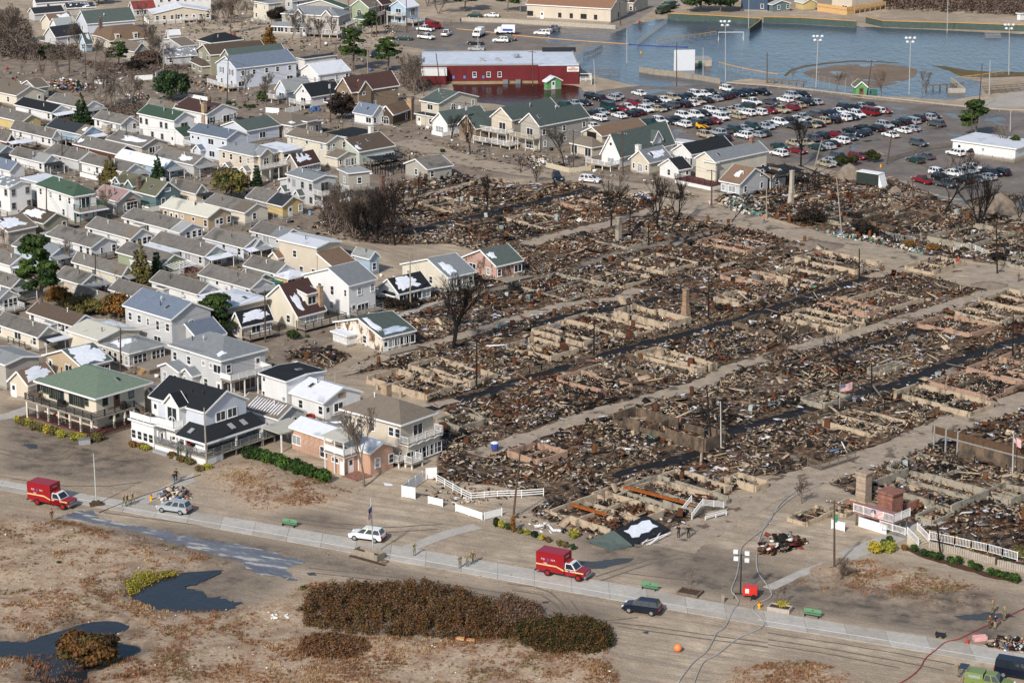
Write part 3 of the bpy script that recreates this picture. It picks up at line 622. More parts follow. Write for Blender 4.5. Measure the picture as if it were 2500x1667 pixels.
def rail(b,p0,p1,h=1.0,style='b',post=1.8,mi=0):
 p0=Vector(p0);p1=Vector(p1);L=(p1-p0).length;up=Vector((0,0,1));n=max(1,round(L/post))
 for i in range(n+1):
  q=p0.lerp(p1,i/n);b.beam(q,q+up*(h+.08),.11,.11,mi)
 b.beam(p0+up*h,p1+up*h,.09,.07,mi)
 if style=='b':
  b.beam(p0+up*.12,p1+up*.12,.06,.06,mi);k=max(2,int(L/.2))
  for i in range(1,k):q=p0.lerp(p1,i/k);b.beam(q+up*.12,q+up*h,.05,.05,mi)
 elif style=='r':
  for z in(.3,.55,.78):b.beam(p0+up*z,p1+up*z,.04,.1,mi)
 elif style=='s':
  b.beam(p0+up*(h/2+.05),p1+up*(h/2+.05),.04,h-.16,mi)
 elif style=='h':
  b.beam(p0+up*h*.5,p1+up*h*.5,.05,.06,mi)
 return b
DECK=mat('weathered decking','8a8074',.85,.25,3,streak=(.3,6,1));DECKR=mat('oxblood decking','5b3330',.85,.2,3);WOOD=mat('raw lumber','c09a68',.8,.15,3);RAILW=mat('white railing','dddcd9',.5,.05);RAILG=mat('grey railing','6d6f70',.5,.1);RAILD=mat('dark railing','2f2b29',.6,.15);GREENP=mat('green paint','2f6650',.6,.15);WDRK=mat('weathered timber','6b5f52',.9,.3,2,streak=(1,1,.3))
def deck(root,x0,y0,x1,y1,z,rails='',style='b',dm=None,rmt=None,th=.2,posts=True,skirt=None,h=1.0,name='deck',plank=False):
 """rails: letters of the edges that carry a railing: l (x0) r (x1) n (y0) f (y1)"""
 b=MB();b.box(x0,y0,z-th,x1,y1,z);b.build(name,dm or DECK,root)
 r=MB();e=.06;ed=dict(l=((x0+e,y0+e),(x0+e,y1-e)),r=((x1-e,y0+e),(x1-e,y1-e)),n=((x0+e,y0+e),(x1-e,y0+e)),f=((x0+e,y1-e),(x1-e,y1-e)))
 for k in rails:(a,c)=ed[k];rail(r,(*a,z),(*c,z),h,style)
 r.build('railing',rmt or RAILW,root)
 if skirt:
  s=MB();s.box(x0+.05,y0+.05,0,x1-.05,y1-.05,z-th);s.build('skirt',skirt,root)
 elif posts:
  n=max(2,round((y1-y0)/2.6)+1);nx=max(2,round((x1-x0)/2.6)+1)
  pm=MB();pm.box(-.08,-.08,0,.08,.08,z-th);me=pm.mesh('post',rmt or RAILW)
  for i in range(n):put('post',me,root,(x0+.12,y0+.12+(y1-y0-.24)*i/(n-1),0))
  for i in range(1,nx):put('post',me,root,(x0+.12+(x1-x0-.24)*i/(nx-1),y0+.12,0))
def steps(root,x,y,z,dx,dy,w=1.1,m=None):
 n=max(2,int(z/.19));b=MB()
 for i in range(n):
  k=.26*i;zz=z-(i+1)*z/n
  if dx:b.box(x+min(dx*k,dx*(k+.26)),y-w/2,max(0,zz-.03),x+max(dx*k,dx*(k+.26)),y+w/2,zz+.04 if i<n-1 else .05)
  else:b.box(x-w/2,y+min(dy*k,dy*(k+.26)),max(0,zz-.03),x+w/2,y+max(dy*k,dy*(k+.26)),zz+.04 if i<n-1 else .05)
 b.build('steps',m or WOOD,root)
HOUSES=[]
def house(t,n,L,R,h,rt,rise,wk,rk,label,wl='',wr='',rot=None,name='house',cat='house',group=None,vn=1,cap=None,**kw):
 """n: near eave corner; L / R: picture x (or point) of the far ends of the left and right eaves, all read at eave height h"""
 o=G(*T(t,*n),h);XA=(GA+R_(rot))if rot is not None else GA
 if isinstance(R,tuple):d=GT(t,*R,h)-o;XA=math.atan2(d.y,d.x)
 elif isinstance(L,tuple):d=GT(t,*L,h)-o;XA=math.atan2(d.y,d.x)-math.pi/2
 X=Vector((math.cos(XA),math.sin(XA),0));Y=Vector((-X.y,X.x,0));dN=o.y*CS+(CAMH-h)*SN
 def reach(px,D):px-=1250;return(px*dN-FPX*o.x)/(FPX*D.x-px*D.y*CS)
 W=(GT(t,*R,h)-o).length if isinstance(R,tuple)else reach(T(t,R,0)[0],X)
 Lh=(GT(t,*L,h)-o).length if isinstance(L,tuple)else reach(T(t,L,0)[0],Y)
 W=max(2.0,abs(W));Lh=max(2.0,abs(Lh));ov=kw.get('ov',.32);sh=min(ov,.3)
 root=empty(name,label,cat,(o.x,o.y,0),XA,group)
 W-=2*sh;Lh-=2*sh;root.location+=(X+Y)*sh
 if cap is None:cap=rk=='wd'
 v=volume(root,0,0,W,Lh,h,rt,rise,wm(wk)if isinstance(wk,str)else wk,rm(rk)if isinstance(rk,str)else rk,wl=wl,wr=wr,cap=cap,**kw)
 vents(v,vn)if rt in 'UH' else None
 v.label=label;v.group=group;HOUSES.append(v);return v
# ---------------------------------------------------------------- the settlement, far streets first
def plain(*a,**k):return house(*a,**k)
CG='weathered beach cottages in close rows'
v=house('a0',(325,25),285,(790,-5),3.0,'W',2.2,'WH','dk','long white house with black roof at the far street',wr='.w..w.')
v=house('a0',(310,128),250,(590,103),2.6,'W',1.4,'GY','dk','low house with sooty dark roof below the long white house')
v=house('a0',(605,76),578,(875,62),2.8,'W',1.0,'BN','dk*','beige cottage with dark snow-flecked roof behind grey gabled house',wr='.w.')
v=house('a0',(470,222),(365,192),690,2.9,'W',2.3,'CR','br','cream house under a steep rust-brown roof');skylight(v,.45,.2);snow(v,.7,.25,.25,.2)
v=house('a0',(515,245),446,(690,228),2.8,'W',2.0,'WH','lg','small white gabled house with pale grey roof')
v=house('a0',(790,217),690,(1240,180),3.4,'W',3.0,'LV','gg','pale lilac house with long slate-green roof and three windows',wr='..w.w..',wl='.w.');dish(v,.4,.2)
v=house('a0',(505,338),395,(765,305),2.9,'W',2.4,'GY','dk','grey house with steep charcoal roof and front porch',wl='w',wr='.d.');deck(v.root,-2.2,0,0,v.L,.6,'ln')
v=house('a0',(780,395),712,(850,385),2.8,'W',2.4,'BL','gg','narrow pale blue house with moss-grey roof beside gambrel house',wl='w');snow(v,.7,.3,.25,.15)
v=house('a0',(1000,380),840,(1400,345),2.8,'W',.3,'CS','br','cream house with brown gambrel roof and dark chimney stack',wl='ww',wr='.w..w.')
b=MB();W_,L_=v.W,v.L;z1,z2=2.7,5.1;o=.35;A=[(-o,-o,z1),(W_+o,-o,z1),(W_+o,L_+o,z1),(-o,L_+o,z1)];Bq=[(.9,.9,z2),(W_-.9,.9,z2),(W_-.9,L_-.9,z2),(.9,L_-.9,z2)];pk=[(W_*.28,L_/2,z2+1.1),(W_*.72,L_/2,z2+1.1)]
b.add(A+Bq+pk,[(0,1,5,4),(1,2,6,5),(2,3,7,6),(3,0,4,7),(4,5,9,8),(5,6,9),(6,7,8,9),(7,4,8)]);b.build('upper_roof',rm('br'),v.root)
for f in(.12,.55):
 d=MB();d.box(W_*f,-.25,2.9,W_*f+1.3,1.6,4.7);o_=d.build('dormer',wm('CS'),v.root);add_window(v.root,'w',(W_*f+.65,-.25,3.2),0)
chimney(v,.08,.75,5.0,.9,BRICK_D)
v=house('a0',(1395,128),1350,(1932,103),2.9,'U',1.7,'CS','ww','wide beige house with snow-covered low gable roof',wr='wwwhwdww',wl='w');deck(v.root,v.W*.45,-2.5,v.W*.85,0,.8,'nl')
v=house('a0',(1432,-38),1380,(1930,-62),5.8,'F',0,'WH','lg','big white two-storey house at the upper rim',wr='....../wwwwwww')
v=house('a0',(1215,88),1165,(1425,72),2.7,'W',2.0,'GY','rd','grey cottage with faded red roof and porch',wr='www')
v=house('a0',(1532,312),1510,(1645,303),2.1,'W',.9,'WH','ww','little white garden shed on bare sand',wr='.q',name='garden_shed',cat='shed',vn=0)
v=house('a0',(1225,468),1000,(1362,450),2.9,'U',2.0,'BN','tp','grey gabled house half hidden by evergreen and brambles',wr='w.w')
v=house('a0',(1510,522),1440,(1800,500),2.6,'W',1.6,'GY','gy*','low grey house with snow-streaked slate roof beside bare trees',wr='w..w')
v=house('a0',(1650,425),1440,(1800,410),2.6,'W',1.2,'GY','tp','grey-roofed house behind the bare trees and lamp post')
v=house('a0',(1920,392),1795,(2222,358),5.6,'H',1.7,'CS','bk','cream two-storey house with black hip roof and brick chimney',wl='.ww/w.w',wr='..../.w.w');chimney(v,.9,.4,1.2)
v=house('a0',(1915,502),1792,(2440,462),5.6,'W',1.9,'OL','db','olive two-storey house with brown roof and hipped bay',wl='ww/WW',wr='...w./.w..w')
volume(v.root,-2.2,1.0,2.2,v.L-1.2,2.7,'H',1.1,wm('OL'),rm('db'),wl='WW')
v=house('a0',(2100,535),2005,(2610,480),5.7,'W',2.0,'OL','gg','long house with grey-green roof squeezed between olive and blue-roofed houses',wl='.w')
v=house('a0',(2148,625),1960,(2712,560),5.8,'W',2.4,'LV','bg','large grey two-storey house with long blue-grey roof',wl='ww/hh',wr='W...W/wwwww');deck(v.root,-3,-1,0,v.L,1.0,'ln');steps(v.root,-3,1.2,1.0,-1,0)
v=house('a0',(320,802),180,(452,782),2.8,'W',1.4,'BN','tp','beige annex house with dark brown roof by the junk heap')
v=house('a0',(147,872),-160,(412,830),3.0,'U',1.7,'CR','tp','large cream house with taupe gable roof in front of junk heap',wr='w.d',wl='.w.www')
v=house('a0',(470,1027),125,650,2.7,'U',1.3,'WH','bk','white cottage with black roof and window awnings',wr='WwW',wl='w..w..',group=CG)
for f in(.2,.75):b=MB();b.add([(v.W*f-.8,-.05,2.3),(v.W*f+.8,-.05,2.3),(v.W*f+.8,-.8,1.8),(v.W*f-.8,-.8,1.8)],[(0,3,2,1)]);b.build('awning',SHUT,v.root)
v=house('a0',(765,988),425,945,2.7,'U',1.3,'WH','wd','white cottage behind the dark spruce, glazed porch gable',wr='WW',wl='.w..',group=CG)
v=house('a0',(200,1112),-120,385,2.7,'U',1.3,'YL','wd','yellow-green cottage at the edge with hipped porch',wr='.w.',wl='w.w',group=CG)
v=house('a0',(472,1252),92,565,2.7,'U',1.4,'WH','wd','white cottage with dark carport porch beside blue cottage',wl='ww.w.ww',wr='w',group=CG)
v=house('a0',(748,1228),415,942,2.8,'U',1.5,'LB','dk','sky-blue cottage with charcoal roof',wr='.d.w',wl='..w.',group=CG);snow(v,.25,.06,.12,.05)
deck(v.root,-2.0,0,0,v.L*.5,.9,'ln','h',rmt=RAILD)
v=house('a0',(1102,1130),842,1262,2.7,'U',1.3,'WH','wd','white cottage below the spruce with plain gable window',wr='..w',wl='Ww.w',group=CG)
v=house('a0',(62,1283),-170,150,2.7,'U',1.4,'RB','wd','red-brown cottage with snowy carport roof',wr='q',group=CG)
b=MB();b.box(1.2,-4.2,2.3,5.4,-.3,2.42);b.build('carport_roof',SNOW,v.root)
for x,y in((1.4,-4.0),(5.2,-4.0),(5.2,-.5)):MBp=MB();MBp.box(-.06,-.06,0,.06,.06,2.3);MBp.build('post',TRIMD,v.root,loc=(x,y,0))
v=house('a0',(1560,1003),1330,1650,2.8,'U',1.3,'CR','wd','cream cottage with grey roof behind green-roofed house',group=CG,wl='w.w')
v=house('a0',(1885,1042),1570,2170,3.3,'U',1.7,'WH','mr','white house with maroon roof and tall stone chimney',wr='h.sh',wl='w.q');skylight(v,.25,.3);skylight(v,.28,.06);dish(v,.4,.55)
chimney(v,.02,.1,2.2,1.0,BRICK_T,3.6);deck(v.root,0,-2.2,v.W,0,.7,'nl','h',rmt=RAILD)
v=house('a0',(1585,1100),1248,1785,6.0,'U',1.5,'WH','gn','tall white house with dark green gable roof',wl='d.w.w.w/.ww..ww',wr='./.W.',frame=TRIMG);dish(v,.3,.45)
volume(v.root,.2,-3.2,v.W*.62,3.2,2.6,'W',1.5,wm('WH'),rm('gn'),wr='.d.',rf=.999)
v=house('a0',(2065,1265),1712,(2268,1225),5.8,'U',1.3,'LV','bg','pale lilac two-storey house with blue-grey roof and slatted vents',wl='t.W..n/q.W.qq',wr='.a');dish(v,.3,.1)
volume(v.root,-1.3,v.L*.6,1.3,2.0,2.5,'W',.8,wm('LV'),rm('bg'));deck(v.root,-1.5,v.L-1.8,0,v.L+.6,3.0,'lf',posts=False)
v=house('a0',(2250,1195),2010,2560,3.2,'W',1.6,'LV','gg','grey cottage with arched gable window behind lilac house',wl='.a.',wr='.W.')
v=house('a0',(1062,1402),660,1250,2.7,'U',1.4,'RB','wd','rust-brown cottage with weathered roof and white trim',wr='..',wl='...w.',group=CG);snow(v,.2,.93,.12,.05)
v=house('a0',(1290,1342),960,1545,2.7,'U',1.4,'BG','wd','beige cottage with striped snow on its dark roof',wr='.WW.',wl='.w..w',group=CG);snow(v,.22,.4,.12,.28)
v=house('a0',(1488,1530),1048,1640,2.7,'U',1.3,'LB','ww','pale blue cottage with all-white snowy roof',wr='.W.',wl='..w.w',group=CG)
v=house('a0',(400,1482),85,548,2.7,'U',1.3,'WH','wd','cream-white cottage with five tall end windows',wr='ttttt',wl='w..d',group=CG);skylight(v,.2,.35)
v=house('a0',(712,1462),400,926,2.7,'U',1.4,'GY','wd','cottage with pale blue timbered gable behind utility pole',wr='ww',wl='w',group=CG)
v=house('a0',(1140,1570),725,1325,2.7,'U',1.3,'WH','wd','white cottage in front of brown one, corrugated porch end',wr='.W',wl='..w.',group=CG)
v=house('a0',(1762,1503),1392,1945,2.7,'U',1.4,'GY','wd','pale grey cottage with snow blotch beside tan two-storey house',wr='.W',wl='..w.w',group=CG);snow(v,.2,.3,.14,.14)
v=house('a0',(2310,1425),(1975,1352),2568,5.6,'H',1.4,'CS','gy','tan two-storey house with gabled balcony front',wl='d.w.w/wtww',wr='W.W/.aa');
volume(v.root,v.W*.15,-.9,v.W*.45,2.0,5.7,'U',1.2,wm('CS'),rm('gy'),wr='./.a.',found=False)
deck(v.root,-.2,-2.6,v.W,0,2.9,'nlr','b');volume(v.root,-1.1,1.2,1.1,1.8,2.4,'W',.7,wm('CS'),rm('gy'));volume(v.root,-1.1,v.L*.6,1.1,1.8,2.4,'W',.7,wm('CS'),rm('gy'))
v=house('a0',(90,1555),-200,240,2.8,'U',1.5,'WH','bg','white cottage with blue-grey roof at the picture edge',wl='w.',group=CG)
v=house('a0',(-20,1400),-240,160,2.7,'U',1.3,'GY','lg','grey cottage with pale roof beside cream-white cottage',group=CG)
v=house('a1',(757,150),(225,122),(868,108),6.0,'H',1.8,'BN','gy','large grey mansion with hipped roof and columned porch',wl='....../W.t.B..'.replace('B','a'),wr='./a')
volume(v.root,-.8,v.L*.12,1.0,2.6,6.3,'W',1.3,wm('BN'),rm('gy'),wl='B/W');volume(v.root,-.8,v.L*.62,1.0,2.2,6.3,'W',1.3,wm('BN'),rm('gy'),wl='./a')
volume(v.root,-2.6,v.L*.5,2.6,v.L*.62,2.7,'H',.9,wm('BN'),rm('gy'),wl='dwwwWW');deck(v.root,-3.4,-1,0,v.L*.5,1.0,'ln',skirt=None);deck(v.root,0,-2.4,v.W,0,3.1,'nr',posts=True)
v=house('a1',(800,78),(395,45),(862,60),5.8,'W',2.0,'BN','gn','house with emerald green roof behind the grey mansion',wr='w')
v=house('a1',(1030,72),850,(1145,40),5.8,'W',2.2,'GN','tp','sage green house with arched window and white balcony',wl='W/.a.',wr='s/ss');deck(v.root,0,-1.6,v.W,0,3.0,'nlr')
volume(v.root,-2.5,.3,2.5,v.L*.5,2.8,'H',1.0,wm('GN'),rm('gn'))
v=house('a1',(1150,45),1000,(1245,25),5.8,'W',2.2,'BR','mr','reddish brown shingled house beside sage green house',wl='w/a',wr='d/W')
v=house('a1',(1370,72),1215,(1488,50),5.6,'W',1.8,'LB','ww','light blue house with stacked white decks by the yard',wl='w/s',wr='W/s');deck(v.root,0,-2.6,v.W,0,1.2,'nl');deck(v.root,-2,0,0,v.L,3.1,'ln')
v=house('a1',(110,40),-40,(240,25),5.6,'F',0,'CR','lg','cream two-storey house behind bare trees, top rim',wl='ww/ww',wr='w/w')
v=house('a1',(330,10),250,(560,-20),5.6,'W',1.5,'GY','gy','grey house with pale roof at the top rim',wl='w/w',wr='ww/ww')
v=house('a1',(567,682),385,(865,640),3.0,'W',2.2,'WH','ww','white cottage with snowy roof beside tall pine',wl='n.n',wr='w..w.w')
v=house('a1',(440,545),370,(740,505),3.4,'F',0,'WH','dk','flat white building with dark roof edge behind snowy cottage',wr='..q.')
v=house('a1',(280,832),165,(520,790),3.0,'W',2.4,'LV','lg','lilac-grey gabled cottage with white front deck',wl='W',wr='.w.');deck(v.root,-3.0,0,0,v.L+1,1.2,'ln')
v=house('a1',(500,882),345,(790,835),3.0,'W',2.6,'WH','bk','white cottage with black roof and round gable window',wl='.W.',wr='.w.');deck(v.root,-2.2,0,0,v.L,1.0,'ln');add_window(v.root,'q',(0,v.L*.5,3.6),-math.pi/2)
v=house('a1',(870,838),720,(1310,770),5.4,'W',3.0,'TB','mr','brown shingled house with big maroon roof by bare tree',wl='w/w',wr='w.w../.w..q');volume(v.root,v.W*.12,-.6,v.W*.26,2.0,5.4,'U',2.2,wm('TB'),rm('mr'),wr='./q',found=False)
volume(v.root,-3.0,.5,3.0,v.L,2.5,'H',.9,wm('TB'),rm('mr'))
v=house('a1',(1060,1052),880,1195,3.0,'U',2.0,'WH','bg','small white house with blue-grey roof and skylight',wl='W.',wr='w.w');skylight(v,.25,.4)
v=house('a1',(1252,1042),1115,(1420,985),3.0,'W',1.8,'DB','br','dark brown shingled cottage with white arched window and stone chimney',wl='.a.',wr='.t');chimney(v,1.05,.05,2.0,1.3,BRICK_T,4)
v=house('a1',(1665,947),1488,2030,5.6,'U',1.9,'CS','gg','tan two-storey house with dark green gable roof and arched window',wl='./.W.',wr='../.a.w');skylight(v,.35,.55);skylight(v,.25,.2)
volume(v.root,-.1,-3.4,v.W*.42,3.4,2.8,'W',.7,wm('CS'),rm('gg'),wl='W',rf=.999);volume(v.root,-2.6,-3.4,2.5,v.L+2.5,2.8,'F',.7,wm('CS'),rm('dk'),wl='.W.d')
v=house('a1',(1745,1132),1592,(2120,1065),2.9,'W',2.2,'WH','gg','white cottage with green-black roof and bow window',wl='.B.');chimney(v,.6,.7,1.2,.8,CHW)
v=house('a1',(2000,1170),1835,(2660,1060),3.6,'W',2.6,'TB','gg','tan house with long moss-green roof behind charred trees',wl='w',wr='.w..');skylight(v,.3,.2)
v=house('a1',(2335,1095),2130,(2780,1000),6.0,'W',2.4,'CS','gg','pale two-storey house with stacked balconies and dark roof',wl='B/.s.',wr='w..w/.w.w');deck(v.root,-2.4,-.4,0,v.L+1.5,3.0,'ln');dish(v,.5,.3)
deck(v.root,-4.2,-3.0,0,v.L+2,.8,'ln')
v=house('a2',(250,1148),62,(712,1060),6.0,'W',2.4,'ST','gg','grey stone-shingled two-storey house with cream balcony',wl='B/.s.',wr='w.q.w/w.w.w');deck(v.root,-2.2,-.3,0,v.L+1.5,3.0,'ln',rmt=mat('cream railing','c9c0ae',.6,.05));skylight(v,.1,.3);dish(v,.5,.45)
v=house('a1',(330,1150),-40,(612,1090),3.2,'H',1.6,'TP','tp','taupe bungalow with hipped roof and small gables',wl='a...',wr='w.t');volume(v.root,v.W*.45,-.6,v.W*.3,1.5,3.5,'F',0,wm('TP'),rm('tp'),wr='.t.',found=False);snow(v,.12,.1,.06,.06)
v=house('a1',(640,1307),266,840,5.4,'U',1.2,'CR','tp','cream-yellow two-storey house with taupe roof',wl='.w..w/w.q.w',wr='./wq.w');dish(v,.35,.3)
volume(v.root,0,-3.6,v.W,3.6,2.6,'U',1.0,wm('CR'),rm('tp'),wr='n.BB')
v=house('a1',(850,1260),615,(1115,1200),4.9,'F',0,'CS','bk','flat black-roofed house behind cream-yellow house')
v=house('a1',(940,1385),(862,1300),(1272,1325),3.4,'W',2.2,'PG','db','pale green house with brown pitched roof and twin skylights',wr='..BB',wl='w.');skylight(v,.2,.25);skylight(v,.5,.3);chimney(v,.85,.6,1.6,.9,CHW);snow(v,.06,.12,.05,.08);deck(v.root,v.W*.1,-2.6,v.W,0,.8,'nlr','h',rmt=RAILG)
v=house('a1',(240,1388),-10,442,5.6,'F',0,'CS','ww','beige house with flat snowy roof beside tan balcony house',wr='./l.l',wl='./w')
v=house('a1',(380,1515),245,(590,1470),2.8,'W',2.2,'TP','mr','taupe cottage with maroon roof under slab of snow',wr='.W.WW',wl='.w');snow(v,.4,.26,.3,.16);skylight(v,.3,.4);skylight(v,.5,.4)
v=house('b1',(515,82),(245,20),(742,42),5.8,'U',.7,'GY','gy','pale grey two-storey house with double white balcony',wl='w.w..w/w.w.wq',wr='.s./.s.',frame=TRIMG)
deck(v.root,0,-3.0,v.W*1.25,0,3.0,'nlr','b');deck(v.root,0,-3.4,v.W*1.25,0,.7,'nlr','b');volume(v.root,-1.2,v.L*.35,1.2,1.6,2.5,'W',.8,wm('GY'),rm('gg'));volume(v.root,-1.2,v.L*.93,1.2,1.8,2.5,'W',.8,wm('GY'),rm('gg'));volume(v.root,0,v.L-.4,v.W,3,4.2,'W',.8,wm('GY'),rm('ww'),rf=.02)
v=house('b1',(837,18),738,(1052,-5),6.0,'F',0,'ST','lg','scorched grey two-storey house next to double balcony house',wr='w.w/.w.',wl='./w');deck(v.root,0,-2.6,v.W,0,3.0,'n','h',rmt=RAILG)
v=house('a1',(1560,1545),(1345,1488),1800,2.8,'W',1.5,'ST','wd','boarded grey cottage beside the burnt skeleton house',wl='.w.',wr='w..')
v=house('a2',(820,1242),630,(1252,1165),4.6,'W',1.5,'CS','br','pink-beige house with brown roof and hole in its gable',wr='WW..WWd',wl='...')
b=MB();b.box(-.08,v.L*.3,2.4,-.02,v.L*.78,5.0);b.build('dark_opening_panel',mat('painted opening shade','1a1513',.95,.3),v.root)  # solid dark panel on the gable, painting the shade inside the hole
volume(v.root,-3.6,-.6,3.6,v.L+.6,2.7,'H',1.5,wm('CS'),rm('tp'),wl='s.s',names=('porch_wall','porch_roof'))
v=house('a2',(985,1422),800,(1490,1295),3.1,'W',4.4,'WH','gg','white chalet house with steep green-black roof',wl='.W.',wr='....');add_window(v.root,'q',(0,v.L*.5,5.0),-math.pi/2)
volume(v.root,v.W*.62,.2,v.W*.16,2.6,4.6,'U',1.9,wm('WH'),rm('gg'),wr='',found=False);deck(v.root,-3.2,0,0,v.L+2,1.1,'ln','b');steps(v.root,-3.2,v.L,1.1,-1,0,1.4)
v=house('a2',(1252,1482),1060,(1462,1435),2.9,'W',2.2,'CS','gy','scorched timber cottage with arched window and snowy grey roof',wl='nan',wr='.');snow(v,.55,.22,.32,.13);skylight(v,.3,.25);chimney(v,.1,.7,1.6,1.0,CHW)
v=house('a2',(1637,1407),1450,(2022,1335),3.4,'W',1.8,'WH','bk','white house with black roof and shuttered windows',wl='h.h',wr='..q.')
v=house('a2',(1520,1548),1330,(1645,1525),2.7,'W',1.8,'WH','bk','small white gatehouse cottage with black roof',wl='.w.',wr='.d');
v=house('a2',(1850,1475),1660,(2340,1372),5.2,'W',1.6,'CR','gy','cream two-storey house with long grey roof near car park',wl='./s.',wr='.w.W.w/.....');skylight(v,.15,.25);chimney(v,.88,.5,.9,.8,BRICK_R);volume(v.root,-.4,-.6,.5,3.0,5.0,'F',0,wm('CR'),rm('cr'))
deck(v.root,-4.5,-3,0,v.L+2,1.0,'ln','h',dm=DECKR,rmt=RAILD,skirt=wm('WH'))
v=house('a2',(1680,1322),1345,(1755,1300),3.0,'F',0,'WH','ww','flat white-roofed addition behind the chalet house');
v=house('b2',(2078,112),1885,2350,3.0,'U',2.6,'GY','br','grey house with orange-brown roof and white roof hatch',wl='.W.w',wr='ww/.w');snow(v,.25,.45,.1,.13)
v=house('a3',(2262,1362),(1928,1238),(2480,1290),3.0,'F',0,'WH','ww','long low white building beside the pine and car park',wl='..q.q');
v=house('b3',(30,60),-60,180,2.6,'U',1.6,'GY','br','remains of house end with brown roof and orange boarding',wr='w');
v=house('b0',(80,142),-130,302,5.6,'U',.8,'WH','gy*','plain white two-storey block with flecked roof',wr='w.w/w.w',wl='.w./w.w',frame=TRIMG)
v=house('b0',(342,97),185,570,4.4,'F',0,'WH','ww','white flat-roofed block behind the plain white one',wr='w..l',wl='w.w',frame=TRIMG)
v=house('b0',(667,222),312,(892,185),5.6,'H',1.6,'WH','gn','white two-storey house with green hip roof and balcony',wl='.w.../wwww',wr='dw./.s.');deck(v.root,-.2,-2.4,v.W+1,0,2.9,'nlr','h',rmt=GREENP);b=MB();b.box(-.6,-3.0,2.45,v.W+1.2,-.1,2.6);b.build('porch_roof',SNOW,v.root)
for f in(.27,.72):b=MB();b.box(v.W*f-.12,-.05,3.0,v.W*f+.12,0,5.1);b.build('shutter',SHUT,v.root)
v=house('b0',(70,545),-200,345,2.8,'W',1.6,'TP','tp','taupe cottage with snowy porch roof on white posts',wl='..');snow(v,.35,.25,.4,.17);skylight(v,.2,.4);deck(v.root,0,-2.5,v.W,0,.3,'')
v=house('b0',(395,468),140,640,2.7,'U',1.5,'OL','db','dark brown-roofed cottage with big snow oval',wr='..w',wl='.');snow(v,.25,.55,.17,.3)
v=house('b0',(1072,267),840,1298,3.0,'U',1.6,'ST','pk','grey cottage with patchy pink roof and bay window',wr='.B.',wl='w..');skylight(v,.25,.3)
b=MB();b.box(v.W*.3,-.7,.8,v.W*.75,0,2.3);b.build('bay_window',TRIM,v.root);add_window(v.root,'B',(v.W*.52,-.7,.95),0);b=MB();b.add([(v.W*.27,-.9,2.3),(v.W*.78,-.9,2.3),(v.W*.7,0,2.8),(v.W*.35,0,2.8)],[(0,1,2,3)]);b.build('bay_roof',rm('mr'),v.root)
v=house('b0',(1418,217),1010,1655,3.1,'U',2.3,'TE','ol','teal shingled house with olive roof, dormers and chimneys',wr='.w.w.',wl='.');skylight(v,.22,.2);chimney(v,.06,.42,2.4,.8,BRICK_D);chimney(v,.55,.12,.5,.8,CHW);add_window(v.root,'l',(v.W*.5,0,3.5),0)
for f in(.5,.8):volume(v.root,-.3,v.L*f,v.W*.38,2.2,4.1,'W',1.0,wm('TE'),rm('ol'),wl='./.' if f<.6 else './w',found=False)
deck(v.root,-2.6,-1,0,v.L*.3,.8,'ln','h',rmt=GREENP)
v=house('b0',(1785,190),1525,1897,2.7,'U',1.4,'CR','wd','cream cottage with grey roof and dark porch below',group=CG,wr='.w');b=MB();b.box(0,-2.6,2.2,v.W+.6,-.3,2.35);b.build('porch_roof',rm('dk'),v.root)
v=house('b0',(1895,412),(1460,312),2118,3.0,'U',1.3,'TN','cr','tan cottage with rust-streaked pale roof',wr='..dw.w',wl='w.q.qddw',vn=3)
v=house('b0',(2230,372),1850,2460,2.7,'U',1.3,'CR','wd','cream cottage between the tan cottage and round tree',wl='.w..',wr='w',group=CG)
v=house('b0',(1548,525),1108,1778,2.6,'U',1.3,'WH','wd','white cottage with light grey front roof, white fence',wr='dwww',wl='w.W.w',group=CG);volume(v.root,0,-3.0,v.W,3.0,2.5,'U',1.2,wm('WH'),rm('lg'),wr='.www')
v=house('b0',(1192,606),778,1405,2.6,'U',1.4,'WH','wd','white cottage with porch gable of three windows',wr='dwww',wl='w.w.w',group=CG)
v=house('b0',(830,687),415,1085,2.6,'U',1.3,'WH','wd','white cottage with pergola frame behind and grill in front',wr='.n.w',wl='ww.w..',group=CG,vn=2);b=MB()
for k in range(5):b.beam((-.2,v.L-.5+k*.7,2.5),(3.4,v.L-.5+k*.7,2.5),.08,.14)
b.build('pergola',TRIM,v.root);b=MB();b.ball((v.W*.85,-1.4,.6),.75,0,10,6,(1,.7,.75));o=b.build('covered_grill',mat('black cover','191919',.7),None);o.matrix_world=Matrix.Translation(v.root.location)@Matrix.Rotation(v.root.rotation_euler.z,4,'Z');tag(o,'grill under black cover beside the pergola cottage','grill')
v=house('b0',(458,765),105,692,2.6,'U',1.3,'BL','wd','pale blue cottage with two bare saplings in front',wr='.ww',wl='w.w.',group=CG)
v=house('b0',(90,850),-200,305,2.7,'U',1.2,'WH','wd','white cottage with snowy lattice porch',wr='w',group=CG);b=MB();b.box(0,-3.4,2.2,v.W*.9,-.3,2.34);b.build('porch_roof',SNOW,v.root);deck(v.root,0,-3.4,v.W*.9,0,.35,'nlr')
v=house('b0',(1862,768),1360,2082,2.6,'U',1.4,'GY','wd','grey cottage with green-topped bay window',wr='.B.',wl='wWh..',group=CG);b=MB();b.box(v.W*.3,-.9,2.25,v.W*.72,0,2.4);b.build('bay_roof',mat('verdigris','86a792',.6,.1),v.root);volume(v.root,-2.2,v.L*.45,2.2,v.L*.5,2.4,'F',0,wm('WH'),rm('ww'))
v=house('b0',(2218,692),1848,2440,2.6,'U',1.3,'LV','wd','lavender-white cottage behind wooden pole',wr='ww',wl='w.w..',group=CG)
